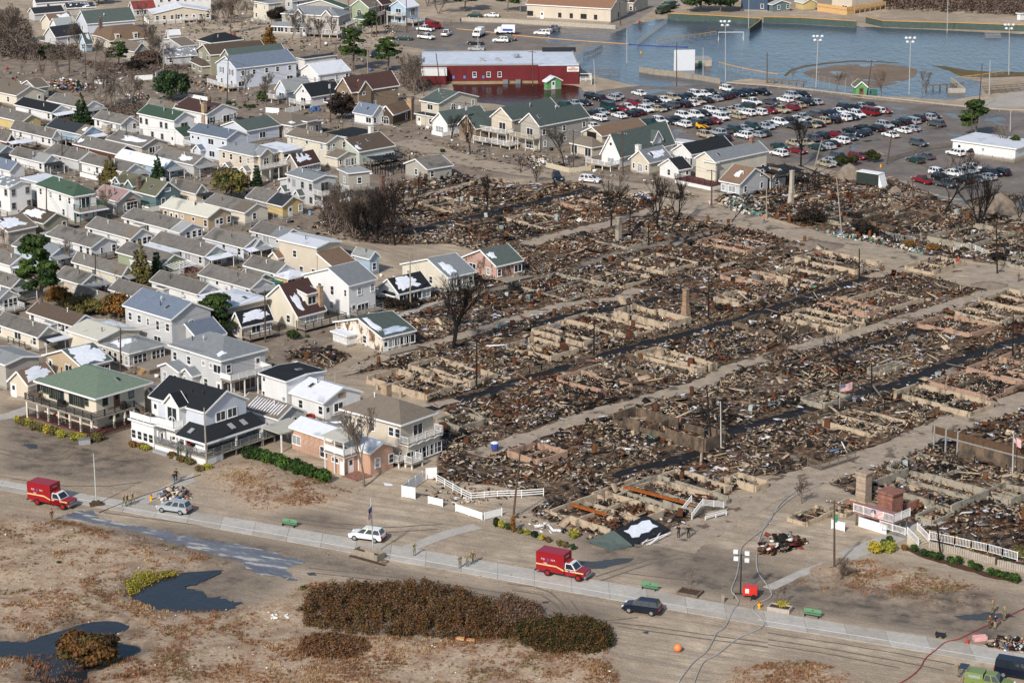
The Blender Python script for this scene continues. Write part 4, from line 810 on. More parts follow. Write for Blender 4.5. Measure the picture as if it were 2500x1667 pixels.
v=house('b0',(1482,842),1052,1702,2.6,'U',1.3,'GN','wd','green cottage with awning frame and cluttered porch',wr='w.d',wl='w.w.',group=CG)
b=MB()
for k in range(8):b.beam((k*v.W/7,-.2,2.5),(k*v.W/7,-3.6,2.2),.07,.1)
b.box(-.1,-3.65,2.15,v.W+.1,-3.5,2.3);b.build('awning_frame',TRIM,v.root)
v=house('b0',(1110,938),650,1228,2.6,'U',1.3,'CR','wd','pale yellow cottage with glazed corner beside brown spruce',wr='WW',wl='W..w.w',group=CG)
v=house('b0',(738,1022),488,962,2.6,'U',1.3,'BG','wd','beige cottage with red door and awning arms',wr='W.W.d',wl='..w',door='r',group=CG);b=MB()
for k in range(5):b.beam((k*v.W/4,-.1,2.5),(k*v.W/4,-2.6,1.9),.06,.06)
b.build('awning_frame',TRIM,v.root);deck(v.root,0,-3,v.W,0,.35,'n','h',rmt=mat('red rail','6b2a26',.7))
v=house('b0',(2280,1062),1800,2500,2.6,'U',1.3,'WH','wd','white cottage with snow-fringed porch left of ochre-trimmed one',wl='w.w.q.W',wr='w.w',group=CG)
v=house('b0',(1800,1112),1360,2010,2.6,'U',1.3,'WH','wd','white cottage behind the flat snowy roof',wl='.w.n.',group=CG)
v=house('b0',(1340,1167),985,1540,2.6,'U',1.3,'WH','wd','white cottage just behind the big blue-roofed house',wl='w.',group=CG)
v=house('b0',(100,1052),-220,290,2.6,'U',1.3,'GN','wd','moss green cottage beside the tall pine',wl='W..W',wr='w',group=CG);
v=house('b0',(-20,1162),-250,182,2.6,'U',1.2,'WH','lg','white cottage end with four tall windows',wr='tttt',group=CG)
v=house('b0',(985,1192),672,1060,2.4,'U',1.1,'BG','wd','low cottage roof hidden among orange conifers',group=CG)
v=house('b0',(662,1402),240,900,2.6,'U',1.3,'WH','db','white cottage with rotted brown roof behind tall pine',wl='WW.w.w',wr='',group=CG)
v=house('b0',(345,1502),-60,545,2.6,'U',1.3,'CR','wd','cream cottage with curved snowy porch',wl='w.W.w',wr='w',group=CG);b=MB();b.box(.5,-3.4,2.1,v.W+.5,-.2,2.25);b.build('porch_roof',rm('ww'),v.root)
v=house('b0',(890,1532),600,1292,3.2,'U',.9,'CR','cr','cream bungalow with peeling pale roof and snow',wr='.l.l',wl='.');snow(v,.78,.5,.2,.3)
v=house('b0',(1560,1342),1115,1942,6.0,'U',2.0,'GY','bg','tall grey house with blue-grey roof and fanlight window',wl='.W..w/wtnww',wr='./.a.');dish(v,.3,.45);skylight(v,.22,.25);volume(v.root,v.W*.35,-3.4,v.W*.65,3.4,2.6,'W',2.0,wm('GY'),rm('bg'),rf=.999)
v=house('b0',(2072,1240),1772,2450,4.6,'H',.7,'CS','ww','beige house with shallow pale roof and two skylights',wl='.q.',wr='...');skylight(v,.3,.55);skylight(v,.6,.2)
v=house('b0',(2200,1398),2092,(2495,1330),2.8,'W',1.9,'CS','bk','beige cottage with black roof half under snow',wl='t',wr='.WW');snow(v,.5,.2,.4,.17);deck(v.root,0,-2.2,v.W,0,.8,'nlr','h',rmt=RAILD)
v=house('b1',(380,1312),0,(642,1245),2.6,'W',4.6,'CR','mr','cream house with sweeping maroon roof and brick chimney',wl='w.',wr='.B.',rf=.42);snow(v,.22,.15,.12,.1);snow(v,.55,.22,.14,.07);chimney(v,.95,.06,3.0,.8,BRICK_T,3)
volume(v.root,v.W*.5,.9,2.4,2.4,5.6,'W',.4,wm('CR'),rm('mr'),wr='./W',rf=.999,found=False);snow(v,.5,.72,.4,.22,m=mat('blue-grey snow','aeb9c8',.6,.3,1));deck(v.root,-.5,-2.4,v.W+3,0,.7,'nlr','h',rmt=RAILD)
v=house('b1',(845,1037),415,(1108,968),5.8,'W',2.2,'WH','gy','big white two-storey house with grey roof and flag',wl='.w.W/n.t.t.q',wr='dB./.w.w',rf=.42);deck(v.root,0,-2.0,v.W,0,.8,'nl','h',rmt=RAILG);snow(v,.5,.85,.3,.12,m=MATS['blue-grey snow'])
v=house('b1',(552,692),190,(785,632),6.4,'U',.5,'CS','ww','modern beige house with white slab roof',wl='w.w.../...w..',wr='../l.W');volume(v.root,.2,-4.8,v.W-.6,4.8,3.0,'W',2.3,wm('CS'),rm('br'),rf=.999,wr='.s',wl='l.d')
volume(v.root,-1.3,v.L*.9,1.3,2.0,3.4,'W',.8,wm('CS'),rm('br'))
v=house('b1',(240,312),-40,445,2.7,'U',1.5,'YL','dk','yellow cottage with black front roof',wr='.d.w',wl='.W');volume(v.root,0,5,v.W,6,2.75,'U',1.55,wm('YL'),rm('wd'),wl='w.W',cap=True)
v=house('b1',(235,607),-60,442,2.6,'U',1.3,'GY','wd','grey cottage with window-lined porch near burnt thicket',wr='wwww',wl='qWq',group=CG)
v=house('b1',(-20,680),-220,100,2.6,'U',1.2,'LV','wd','small lavender cottage with double windows',wr='WW',group=CG)
v=house('b1',(178,925),-120,370,2.6,'U',1.3,'WH','wd','white cottage with ochre window trim',wl='wwww',wr='',group=CG,frame=mat('ochre trim','c29a35',.6));volume(v.root,0,-3.6,v.W,3.6,2.3,'H',.7,wm('YL'),rm('ww'),wr='W.W')
v=house('b1',(-20,1015),-200,190,2.5,'U',1.2,'BG','wd','cottage corner with green porch canopy',group=CG);b=MB();b.box(0,-2.6,2.1,v.W,-.2,2.25);b.build('porch_roof',GREENP,v.root)
v=house('b1',(1035,785),870,1138,3.4,'U',1.0,'LB','lg','small pale blue box house at the burn edge',wr='.w.');volume(v.root,.1,v.L,v.W-.2,7,2.8,'U',1.4,wm('LB'),rm('wd'))
def scorched(name,a,b2):
 m,nt,bs=new_mat(name);v_,ob,r=objvec(nt);n1=noise(nt,v_,.9,6,.7,(1,1,.5))
 c=ramp(nt,n1,[(.36,lin(a)),(.50,lin(a)),(.54,lin(b2)),(.66,(.03,.025,.02))]);nt.links.new(c,bs.inputs['Base Color']);bs.inputs['Roughness'].default_value=.8;return m
v=house('b1',(1752,962),1312,(2008,905),3.0,'W',2.3,'CR','gy','scorched cream cottage with grey roof and snow blot',wl='.w.w',wr='wwww',rf=.42);snow(v,.25,.15,.18,.12)
v=house('b1',(2190,858),(1860,775),(2440,800),3.0,'W',2.2,scorched('scorched pink siding','b59488','7d6455'),'gg','burnt pink house with sagging dark roof',wl='wW',wr='w..W',rf=.45);snow(v,.15,.25,.12,.08);deck(v.root,0,-3,v.W,0,.5,'',posts=False)
v=house('b1',(1302,1107),1095,(1602,1035),2.8,'W',2.0,'GY','bk','pale grey cottage with black roof under snow blanket',wl='w.',wr='WWWW');snow(v,.4,.24,.32,.2)
volume(v.root,-.2,1.0,1.5,3.0,2.3,'H',.6,wm('GY'),rm('bk'))
BURNW=scorched('peeling burnt siding','d0c9bd','8a6a4d')
v=house('b1',(1150,1512),700,(1462,1440),2.9,'W',1.9,BURNW,'gg','fire-blistered white cottage with peeling walls',wl='.wwW',wr='dWWWW',rf=.48);snow(v,.12,.3,.1,.18);snow(v,.5,.08,.35,.06,m=MATS['blue-grey snow'])
deck(v.root,0,-1.8,v.W+1,0,.4,'',posts=False);volume(v.root,-2.0,v.L*.55,2.0,v.L*.3,2.0,'F',0,mat('white tin','cfcfcd',.4),SNOW)
v=house('c0',(45,228),-220,378,4.2,'U',.6,'BN','lg','taupe house with flat pale roof at the left edge',wr='.l..l',wl='.')
v=house('c0',(252,408),62,(515,320),2.7,'W',1.7,'CS','br','beige cottage with brown roof under rounded snow',wl='.d',wr='.W.',frame=TRIM);snow(v,.5,.22,.4,.2)
v=house('c0',(745,247),398,1028,2.8,'W',1.7,'TN','gg','tan cottage with roof buried in bright snow',wl='.W.d',wr='..Ww');snow(v,.5,.24,.5,.24);snow(v,.3,.75,.4,.2)
v=house('c0',(1172,125),900,1520,2.8,'H',.9,'BG','lg','grey-beige bungalow with dark tall windows and deck',wl='ttttt',wr='tttt.ttt');snow(v,.3,.6,.22,.25);deck(v.root,.5,-4.5,v.W+2,0,.8,'',skirt=WDRK);steps(v.root,.6,-3,.8,-1,0)
v=house('c0',(2012,188),1530,2440,6.0,'H',2.0,'GY','gy','large light grey two-storey house with corner balcony',wl='d.wn.ttt/Wqq.w.w',wr='sss./w.d');dish(v,.25,.55);snow(v,.12,.1,.08,.04)
deck(v.root,-.3,-2.6,v.W*.9,0,3.05,'nlr','s');volume(v.root,-2.2,v.L*.62,2.2,v.L*.38,3.0,'W',.8,wm('GY'),rm('gy'),wl='tt',rf=.6);volume(v.root,-1.6,v.L*.42,1.6,2.6,2.8,'W',.8,wm('GY'),rm('gy'),wl='.q')
v=house('c0',(1430,560),1270,(1640,500),2.6,'W',1.6,'BG','tp','snow-drifted roof tucked behind the dark-roofed villa');snow(v,.35,.25,.4,.22)
v=house('c1',(275,382),22,642,4.8,'U',.35,'WH','bk','white two-storey box with black striped roof',wl='q...n/....n',vn=0);skylight(v,.6,.4);
v=house('c1',(615,572),298,975,3.0,'U',1.5,'WH','ww','white cottage with ribbed metal roof and skylight',wr='dW..',wl='w..w.');skylight(v,.3,.7)
b=MB();b.box(v.W*.4,-.08,2.9,v.W*.58,-.02,3.6);b.build('patch',BRICK_T,v.root)
v=house('c1',(205,722),(-185,600),460,2.7,'U',1.4,'GY','tp','grey cottage with snow-striped roof and arched bay',wr='d.a.',wl='...W',cap=True)
for k in range(12):snow(v,.25,.08+k*.065,.21,.013,k)
deck(v.root,-4,-1.0,0,7,.8,'ln','b',rmt=RAILG)
PORCH=mat('grey felt roof','8a8b8a',.85,.25,2);ACM=mat('air conditioner','c9c9c6',.5)
ac_=MB();ac_.box(-.32,-.38,0,.32,.05,.42);ACME=ac_.mesh('air_conditioner',ACM)
for v in HOUSES:
 if v.group!=CG:continue
 r,W_,L_=v.root,v.W,v.L
 if RNG.random()<.45:
  b=MB();y1=L_*RNG.uniform(.18,.4)
  for xs_ in((-.33,W_/2),(W_+.33,W_/2)):
   z0,z1=v.h-v.rise/(W_/2)*.33,v.h+v.rise;q=[(xs_[0],-.34,z0+.15),(xs_[1],-.34,z1+.15),(xs_[1],y1,z1+.15),(xs_[0],y1,z0+.15)];b.slab(q if xs_[0]<0 else q[::-1],.03)
  b.build('roof_patch',rm(RNG.choice(['lg','gy','wd','tp'])),r)
 if RNG.random()<.5:deck(r,-.1,-1.9,W_+.1,-.06,.42,RNG.choice(['n','nl','nlr','']),RNG.choice('hbr'),rmt=RNG.choice([RAILD,RAILW,WDRK,RAILG]),posts=False)
 if RNG.random()<.35:
  b=MB();b.slab([(-.2,-2.2,2.1),(W_+.2,-2.2,2.1),(W_+.2,-.4,2.45),(-.2,-.4,2.45)],.1);b.build('porch_roof',RNG.choice([PORCH,SNOW,PORCH,rm('dk')]),r)
  for x in(0,W_):q=MB();q.box(-.05,-.05,0,.05,.05,2.1);q.build('post',TRIM,r,loc=(x,-2.1,0))
 if RNG.random()<.6:deck(r,-1.3,L_*RNG.uniform(0,.3),-.06,L_*RNG.uniform(.5,1),.38,RNG.choice(['','l','l']),'h',rmt=RNG.choice([RAILD,WDRK]),posts=False,name='side_deck')
 if RNG.random()<.4:volume(r,-1.25,L_*RNG.uniform(.35,.75),1.22,RNG.uniform(1.4,2.6),2.05,'F',0,wm(RNG.choice(['WH','GY','CR','BG'])),RNG.choice([PORCH,SNOW,rm('wd')]),ov=.08,found=False,names=('annex_wall','annex_roof'))
 for _ in range(RNG.choice([0,1,1,2])):put('air_conditioner',ACME,r,(0,L_*RNG.uniform(.1,.9),1.3),-math.pi/2)
# ---------------------------------------------------------------- the four houses nearest the promenade
v=house('c0',(870,502),(360,350),1338,6.0,'H',1.9,'CR',mat('green standing-seam metal','6c7a6a',.5,.15,2),'cream house under green metal roof with wraparound decks',ov=.95,vn=2,frame=mat('olive frame','5b5f49',.6),found=False)
W_,L_=v.W,v.L;r0=v.root;fr=MATS['olive frame']
seam=MB();m_=min(W_,L_)/2;kz=v.rise/m_
def zroof(d):return v.h+kz*d+.15
o=.95
n=int((L_+2*o)/.5)
for i in range(1,n):
 y=-o+i*(L_+2*o)/n;d=min(y+0,L_-y,W_/2)if L_>=W_ else min(max(min(y,L_-y),-o),m_)
 d=min(d,m_)
 seam.beam((-o,y,zroof(-o)),(d,y,zroof(d)),.05,.07);
n=int((W_+2*o)/.5)
for i in range(1,n):
 x=-o+i*(W_+2*o)/n;d=min(x,W_-x,m_);seam.beam((x,-o,zroof(-o)),(x,d,zroof(d)),.05,.07)
seam.build('roof_seam',MATS['green standing-seam metal'],r0);skylight(v,.6,.12,.8,1.1)
for f,k in((.07,'W'),(.2,'s'),(.32,'s'),(.58,'s'),(.70,'s'),(.82,'w')):add_window(r0,k,(0,L_*(1-f),3.35 if k=='s' else 3.9),-math.pi/2,fr)
for f,k in((.18,'w'),(.42,'d'),(.72,'w')):add_window(r0,k,(W_*f,0,3.2 if k=='d' else 4.0),0,fr,'b')
for f,k in((.2,'W'),(.45,'d'),(.75,'w'),(.9,'w')):add_window(r0,k,(0,L_*(1-f),.9 if k=='d' else 1.6),-math.pi/2,fr,'b')
for f,k in((.35,'W'),(.6,'w')):add_window(r0,k,(W_*f,0,1.7),0,fr)
deck(r0,-2.6,-1.9,0,L_+1.2,3.05,'lnf','r',dm=mat('grey deck boards','8f877c',.85,.15,4),rmt=RAILD,posts=False)
deck(r0,0,-1.9,W_*.62,0,3.05,'n','r',dm=MATS['grey deck boards'],rmt=RAILD,posts=False)
pm=MB();pm.box(-.13,-.13,0,.13,.13,2.85);pme=pm.mesh('post',mat('cream post','d8d2be',.6,.05))
for i in range(7):put('post',pme,r0,(-2.4,-1.7+(L_+2.6)*i/6,0))
for f in(.2,.42,.6):put('post',pme,r0,(W_*f,-1.7,0))
deck(r0,-2.7,-2.0,0,L_+.5,.75,'l','r',dm=DECKR,rmt=RAILD,skirt=WDRK);deck(r0,0,-2.0,W_*.62,0,.75,'n','r',dm=DECKR,rmt=RAILD,skirt=WDRK)
st=MB()
for i in range(12):st.box(W_*.62+i*.28,-1.6,2.95-i*.22,W_*.62+i*.28+.3,-.5,3.0-i*.22)
rail(st,(W_*.62,-1.65,3.0),(W_*.62+3.4,-1.65,.4),.95,'r');st.build('stairs',RAILD,r0)
def tiny(name,label,cat,fn,m,P,root,rot=0,group=None):
 b=MB();fn(b);o=b.build(name,m);o.location=root.matrix_basis@Vector(P);o.rotation_euler=(0,0,root.rotation_euler.z+rot);return tag(o,label,cat,group)
def chair_fn(b):
 b.box(-.3,-.3,.34,.3,.3,.42);b.box(-.3,.22,.42,.3,.3,1.0)
 for x in(-.27,.22):
  for y in(-.27,.22):b.box(x,y,0,x+.06,y+.06,.36)
def sofa_fn(b):b.box(-.9,-.4,.1,.9,.4,.42);b.box(-.9,.25,.42,.9,.42,.95);b.box(-.95,-.4,.1,-.78,.4,.65);b.box(.78,-.4,.1,.95,.4,.65)
def table_fn(b):
 b.tube([(0,0,.68),(0,0,.74)],.6,12);b.tube([(0,0,0),(0,0,.7)],.05,6);b.tube([(0,0,0),(0,0,.05)],.3,8)
def grill_fn(b):b.ball((0,0,.75),.6,0,10,6,(1,.65,.75));b.box(-.5,-.3,0,.5,.3,.7)
tiny('covered_grill','black covered grill on the corner of the upper deck','grill',grill_fn,MATS['black cover'],(W_*.45,-1.2,3.05),r0)
tiny('storage_chest','dark storage chest on the upper deck before the windows','chest',lambda b:(b.box(-.6,-.35,0,.6,.35,.8),b.box(-.63,-.38,.8,.63,.38,.9)),MATS['black cover'],(-1.0,L_*.55,3.05),r0,math.pi/2)
for i,q in enumerate(((-1.2,L_*.92),(-1.6,L_*.8),(-1.0,L_*.99))):tiny('deck_chair',['wicker chair nearest the far corner of the upper deck','wicker chair beside the white deck boxes','wicker chair at the end of the upper deck'][i],'chair',chair_fn,mat('wicker','5d4a3a',.8,.3,8),(*q,3.05),r0,i)
for i,(q,mm)in enumerate((((-1.6,L_*.62),'red paint'),((-1.7,L_*.32),'red paint'),((-1.5,L_*.48),'white paint'),((-1.3,L_*.75),'blue paint'))):
 tiny('porch_chair',['red porch chair near the doorway under the deck','red porch chair towards the near corner under the deck','white porch chair between the red ones','blue porch chair at the far end under the deck'][i],'chair',chair_fn,mat(mm,dict(r='7d1f1d',w='cfcdc8',b='34527d')[mm[0]],.6,.1),(*q,.75),r0,.5*i)
v=house('c0',(1870,657),(1350,510),2268,6.6,'U',2.1,'LV','bk','white villa with black roofs, terraces and arched front window',vn=2,wl='......./...W..d',wr='..../.WW.',sh=3.6,found=False)
W_,L_=v.W,v.L;r0=v.root
volume(r0,-1.3,L_*.36,1.4,2.9,6.9,'W',1.5,wm('WH'),rm('bk'),wl='./.a.',found=False);add_window(r0,'s',(-1.3,L_*.36+1.45,4.3),-math.pi/2)
volume(r0,-3.2,L_*.66,3.2,L_*.42,3.7,'F',0,wm('WH'),rm('lg'),wl='wwww',wr='w');
rr=MB();z=3.85
for a,c in(((-3.3,L_*1.08),(-3.3,L_*.70)),((-3.3,L_*.70),(-2.7,L_*.62)),((-2.7,L_*.62),(-2.7,L_*.34)),((-2.7,L_*.34),(-1.3,L_*.30))):rail(rr,(*a,z),(*c,z),1.0,'s',1.6)
rr.build('terrace_railing',RAILW,r0)
b=MB();b.box(-2.9,L_*.30,3.6,0,L_*.70,3.85);b.build('terrace',TRIM,r0)
b=MB();za,zb=3.0,4.4;e=3.0
b.slab([(-e,-e,za),(W_+1,-e,za),(W_+1,0,zb),(0,0,zb)],.16);b.slab([(-e,-e,za),(0,0,zb),(0,L_*.3,zb),(-e,L_*.3,za)],.16);b.build('porch_roof',rm('bk'),r0)
t=MB();t.beam((-e-.04,-e,za),(-e-.04,L_*.3,za),.07,.3);t.beam((-e,-e-.04,za),(W_+1,-e-.04,za),.07,.3);t.build('porch_trim',TRIM,r0)
for x,y in((-1.6,L_*.12),):
 d=MB();d.box(-.5,-.35,-.02,.5,.35,.1);o=d.build('skylight',TRIMG,r0,loc=(x,y,3.78));o.rotation_euler=(0,-.44,0)
for f in(.45,.75):
 d=MB();d.box(-.4,-.6,-.02,.4,.6,.1);o=d.build('skylight',TRIMG,r0,loc=(W_*f,-1.5,3.78));o.rotation_euler=(.44,0,0)
deck(r0,-3.4,-3.4,0,L_*.64,1.15,'ln','r',dm=mat('grey deck boards','8f877c'),rmt=RAILG,skirt=wm('WH'));deck(r0,0,-3.4,W_+2.5,0,1.15,'nr','r',dm=MATS['grey deck boards'],rmt=RAILG,posts=True)
pm=MB();pm.box(-.13,-.13,1.15,.13,.13,2.9);pme=pm.mesh('post',RAILW)
for q in((-2.8,L_*.28),(-2.8,L_*.5),(-2.8,L_*.62),(-2.8,-2.8),(-2.8,L_*.12),(W_*.4,-2.8),(W_,-2.8)):put('post',pme,r0,(*q,0))
for f,k in((.16,'W'),(.46,'d'),(.78,'B')):add_window(r0,k,(W_*f,0,1.25 if k=='d' else 1.9),0)
for f,k in((.12,'s'),(.32,'s'),(.52,'W')):add_window(r0,k,(0,L_*f,1.25 if k=='s' else 1.9),-math.pi/2)
tiny('porch_swing','white cushioned bench on the villa porch corner','bench',sofa_fn,TRIM,(-1.9,-.8,1.15),r0,-1.2)
tiny('porch_table','white table on the villa porch by the steps','table',table_fn,TRIM,(-2.2,L_*.36,1.15),r0)
for i,q in enumerate(((-1.6,L_*.42),(-2.5,L_*.45),(-1.2,L_*.2))):tiny('porch_chair',['dark chair beside the villa porch table','white chair at the villa porch railing','red chair between villa porch posts'][i],'chair',chair_fn,[MATS['wicker'],TRIM,MATS['red paint']][i],(*q,1.15),r0,i)
for i in range(5):tiny('terrace_chair',['wicker terrace chair nearest the arched window','wicker terrace chair second from the arched window','wicker chair in the middle of the villa terrace','wicker terrace chair second from the far rail','wicker chair at the far rail of the villa terrace'][i],'chair',chair_fn,MATS['wicker'],(-2.2+.5*(i%2),L_*(.74+.06*i),3.9),r0,i*1.3,'wicker chairs on the terrace')
pl=MB();pl.box(-4.2,L_*.1,0,-3.5,L_*.6,.35);pl.build('planter_kerb',TRIMG,r0)
v=house('c1',(1320,757),(775,612),1640,6.3,'H',1.8,'CS','tp','cream two-storey house with brown hip roof and white balcony',ov=.55,wl='..d.B..t/ww..w.w.w',wr='BBB/.s.',sh=3.0,vn=1)
W_,L_=v.W,v.L;r0=v.root
deck(r0,-.3,-1.7,W_+.3,0,3.35,'nlr','b',posts=False)
volume(r0,.1,-1.3,W_-.2,1.4,3.1,'F',0,wm('CS'),rm('lg'),wr='BBBB',names=('sunroom_wall','sunroom_roof'),wallh0=.2)
b=MB()
for i in range(4):
 x0=W_*i/4;b.tube([(x0+W_/4*t,-1.72,3.0+.22*math.sin(math.pi*t))for t in(0,.25,.5,.75,1)],.06,4)
b.build('balcony_arch',TRIM,r0)
chimney(v,.72,.66,1.8,1.1,BRICK_T);deck(r0,-1.6,-1.0,0,L_*.18,.9,'ln','b');deck(r0,-.8,-2.8,1.6,-1.35,.8,'nlr','b')
volume(r0,.2,L_,W_-.6,3.6,3.2,'W',.9,wm('CS'),rm('gy'),rf=.02,names=('rear_wall','rear_roof'),found=False)
b=MB();b.slab([(-2.6,L_*.80,3.3),(.1,L_*.80,3.6),(.1,L_+3,3.6),(-2.6,L_+3,3.3)],.2);b.build('porch_roof',rm('gy'),r0)
for y in(L_*.82,L_+2.8):q=MB();q.box(-.1,-.1,0,.1,.1,3.2);q.build('post',TRIM,r0,loc=(-2.4,y,0))
deck(r0,-2.6,L_*.8,0,L_+3,.8,'ln','b')
v=house('c1',(1040,1030),None or 300,1275,3.4,'U',.9,'PK','ww','pink cottage with snowy roof and raised white balcony',wr='.w..w',wl='...WB..W',vn=0,found=False)
W_,L_=v.W,v.L;r0=v.root
bx=4.2
deck(r0,-3.0,2.2,0,2.2+bx,2.9,'ln','s',rmt=RAILW);b=MB();b.slab([(-3.2,1.9,5.1),(.6,1.9,5.5),(.6,2.6+bx,5.5),(-3.2,2.6+bx,5.1)],.16);b.build('canopy',rm('cr'),r0)
for x,y in((-2.9,2.3),(-2.9,2.1+bx),(-2.9,4.2)):q=MB();q.box(-.08,-.08,2.9,.08,.08,5.1);q.build('post',RAILW,r0,loc=(x,y,0))
volume(r0,-2.6,2.6,2.6,bx-.6,2.7,'F',0,wm('PK'),rm('lg'),wl='.l.',wr='d',names=('lower_wall','lower_roof'),found=False)
b=MB();b.slab([(-2.4,L_-.4,2.9),(v.W*.7,L_-.4,3.1),(v.W*.7,L_+4.2,3.1),(-2.4,L_+4.2,2.9)],.16);b.build('carport_roof',rm('cr'),r0)
for x,y in((-2.2,L_+4),(-2.2,L_-.2),(v.W*.6,L_+4)):q=MB();q.box(-.09,-.09,0,.09,.09,2.8);q.build('post',RAILW,r0,loc=(x,y,0))
b=MB()
for i in range(6):b.tube([(-2.0,L_*.5+i*1.1,.2),(-2.0,L_*.5+i*1.1,2.1),(0,L_*.5+i*1.1,2.9)],.03,4)
for z in(1.2,2.1):b.tube([(-2.0,L_*.5,z),(-2.0,L_*.5+5.5,z)],.03,4)
b.build('awning_frame',METAL,r0)
b=MB();b.box(-3.2,-.6,0,-.2,2.4,.15);b.build('brick_step',BRICK_R,r0)
b=MB();b.box(-.1,.2,.1,0,1.1,2.1);b.build('loose_door',DOORM['w'],r0,loc=(-2.9,2.0,0))
RED=siding('red painted block','6a2327',.2,.1,.35);MEMB=mat('white roof membrane','bfc6cf',.6,.15,.5)
def hall(nm,label,t,nl,nr,h,depth,wmt,rmt,par=.35):
 A,B=GT(t,*nl),GT(t,*nr);d=(B-A).to_2d();rot=math.atan2(d.y,d.x);r=empty(nm,label,'hall',A,rot);L=d.length
 b=MB();b.box(0,0,0,L,depth,h);b.build('wall',wmt,r)
 b=MB();b.box(.15,.15,h-.02,L-.15,depth-.15,h+.05);b.build('roof',rmt,r)
 b=MB();b.box(-.1,-.1,h-.02,L+.1,.15,h+par);b.box(-.1,depth-.15,h-.02,L+.1,depth+.1,h+par);b.box(-.1,.15,h-.02,.15,depth-.15,h+par);b.box(L-.15,.15,h-.02,L+.1,depth-.15,h+par)
 b.build('parapet',TRIMG,r);return r,L
r,L=hall('red_hall','long dark red hall with white flat roof beside floodwater','p',(1028,204),(1411,201),4.6,21,RED,MEMB)
for f,k in((.34,'w'),(.43,'w'),(.50,'w'),(.02,'.'),):add_window(r,k,(L*f,0,1.6),0)
for f in(.2,.27,.33,.39):b=MB();b.box(L*f,-.06,1.2,L*f+.55,0,1.9);b.build('blue_notice',mat('blue notice','4a7fc0',.5),r)
b=MB();b.box(L*.745,-3.0,0,L*1.0,0,4.9);b.build('wing_wall',RED,r);b=MB();b.box(L*.745-.1,-3.1,4.9,L+.1,.1,5.1);b.build('wing_roof',MEMB,r)
b=MB();b.box(L*.0,-2.6,0,L*.19-1.2,0,2.4);b.build('entrance_wall',RED,r);b=MB();b.box(L*.0,-2.7,2.4,L*.19-1.1,0,4.2);b.build('billboard',mat('white panel','cfcfcc',.5,.06),r)
b=MB();b.box(-.05,-.08,0,L*.745,0,.45);b.build('plinth',mat('ochre plinth','8a7a5a',.9,.2),r)
b=MB();b.box(L*.925,-3.1,3.3,L*1.0,-3.02,4.6);sg=b.build('hall_sign',TRIM,r)
c=MB()
for k,(x0,x1,z0,z1)in enumerate(((.928,.998,3.80,4.10),(.945,.98,4.25,4.4),(.932,.99,3.45,3.55))):c.box(L*x0+.1,-3.13,z0,L*x1-.1,-3.105,z1)
c.build('faded_lettering',mat('brown lettering','9a5a24',.6),sg)
b=MB();b.box(L+.2,-4,0,L+3.2,2,.9);b.build('side_deck',DECK,r);b=MB();rail(b,(L+.3,-4,.9),(L+3.2,-4,.9),1.1,'r');rail(b,(L+3.2,-4,.9),(L+3.2,2,.9),1.1,'r');b.beam((L+.3,-4,2.9),(L+3.2,-4,2.9),.12,.12);b.beam((L+3.2,-4,0),(L+3.2,-4,2.9),.12,.12);b.build('side_railing',RAILW,r)
b=MB()
for x in(.38,.48):b.box(L*x,6,4.65,L*x+1.2,7,5.4)
b.build('roof_unit',TRIMG,r)
for x in(.52,.6):b=MB();b.box(0,-1.4,0,1.3,-.3,1.0);b.build('air_conditioner',METAL,r,loc=(L*x,-.2,0))
b=MB();b.box(L*.8,20.5,4.6,L*1.02,21.6,5.7);b.build('rear_parapet',mat('black tarpaper','22252b',.8),r)
v=house('a2',(905,82),(125,38),1060,4.4,'U',3.2,'CS','or_','long cream hall with orange-brown roof behind retaining wall',wl='..w.W.w.w..d.W',wr='.w.',name='hall',cat='hall',frame=TRIMD)
def wall_run(name,label,pts,h,th,m,cat='wall',step=None,z0=0.0,piece='wall_segment'):
 r=empty(name,label,cat,pts[0]);n=0
 for a,c in zip(pts[:-1],pts[1:]):
  k=max(1,round((c-a).length/(step or 99)))
  for j in range(k):
   p,q=a.lerp(c,j/k),a.lerp(c,(j+1)/k);u=(q-p).normalized()*.015;b=MB();hh=h+RNG.uniform(-.02,.02)
   b.beam(p+u+Vector((0,0,z0+hh/2))-pts[0],q-u+Vector((0,0,z0+hh/2))-pts[0],th,hh);b.build(piece,m,r)
 return r
BLOCKW=mat('pale retaining block','a39a8e',.9,.2,2)
wall_run('retaining_wall','pale block retaining wall in front of cream hall',GL('a2',[(-420,195),(0,212),(480,240),(945,268)]),1.2,.3,BLOCKW,step=6)
wall_run('retaining_wall','low pale wall behind the parked trucks and far cars',GL('a1',[(1870,190),(2120,200),(2333,210)]),.9,.3,BLOCKW,step=6)
def paint(v,m):
 for c in v.root.children:
  if c.name.startswith('wall'):c.data.materials[0]=m
v=house('p',(1334,200),1333,(1374,196),2.3,'U',1.1,'GN','ww','small green shed standing in floodwater by red hall',wr='d',name='shed',cat='shed',vn=0)
paint(v,siding('bright green boards','5d9a62',.2))
v=house('a3',(793,792),760,(912,790),2.6,'U',1.2,'GN','ol','green ballfield shed beside the leaning pole',wr='d',name='shed',cat='shed',vn=0,door='b');paint(v,MATS['bright green boards'])
v=house('a3',(40,45),0,(210,30),2.6,'U',1.0,'TE','lg','grey-blue shed behind the green field fence',wr='.w.w',name='shed',cat='shed',vn=0)
v=house('a3',(320,30),240,(445,20),2.6,'U',1.0,'YL','cr','pale yellow shed beside the new house',wr='',name='shed',cat='shed',vn=0)
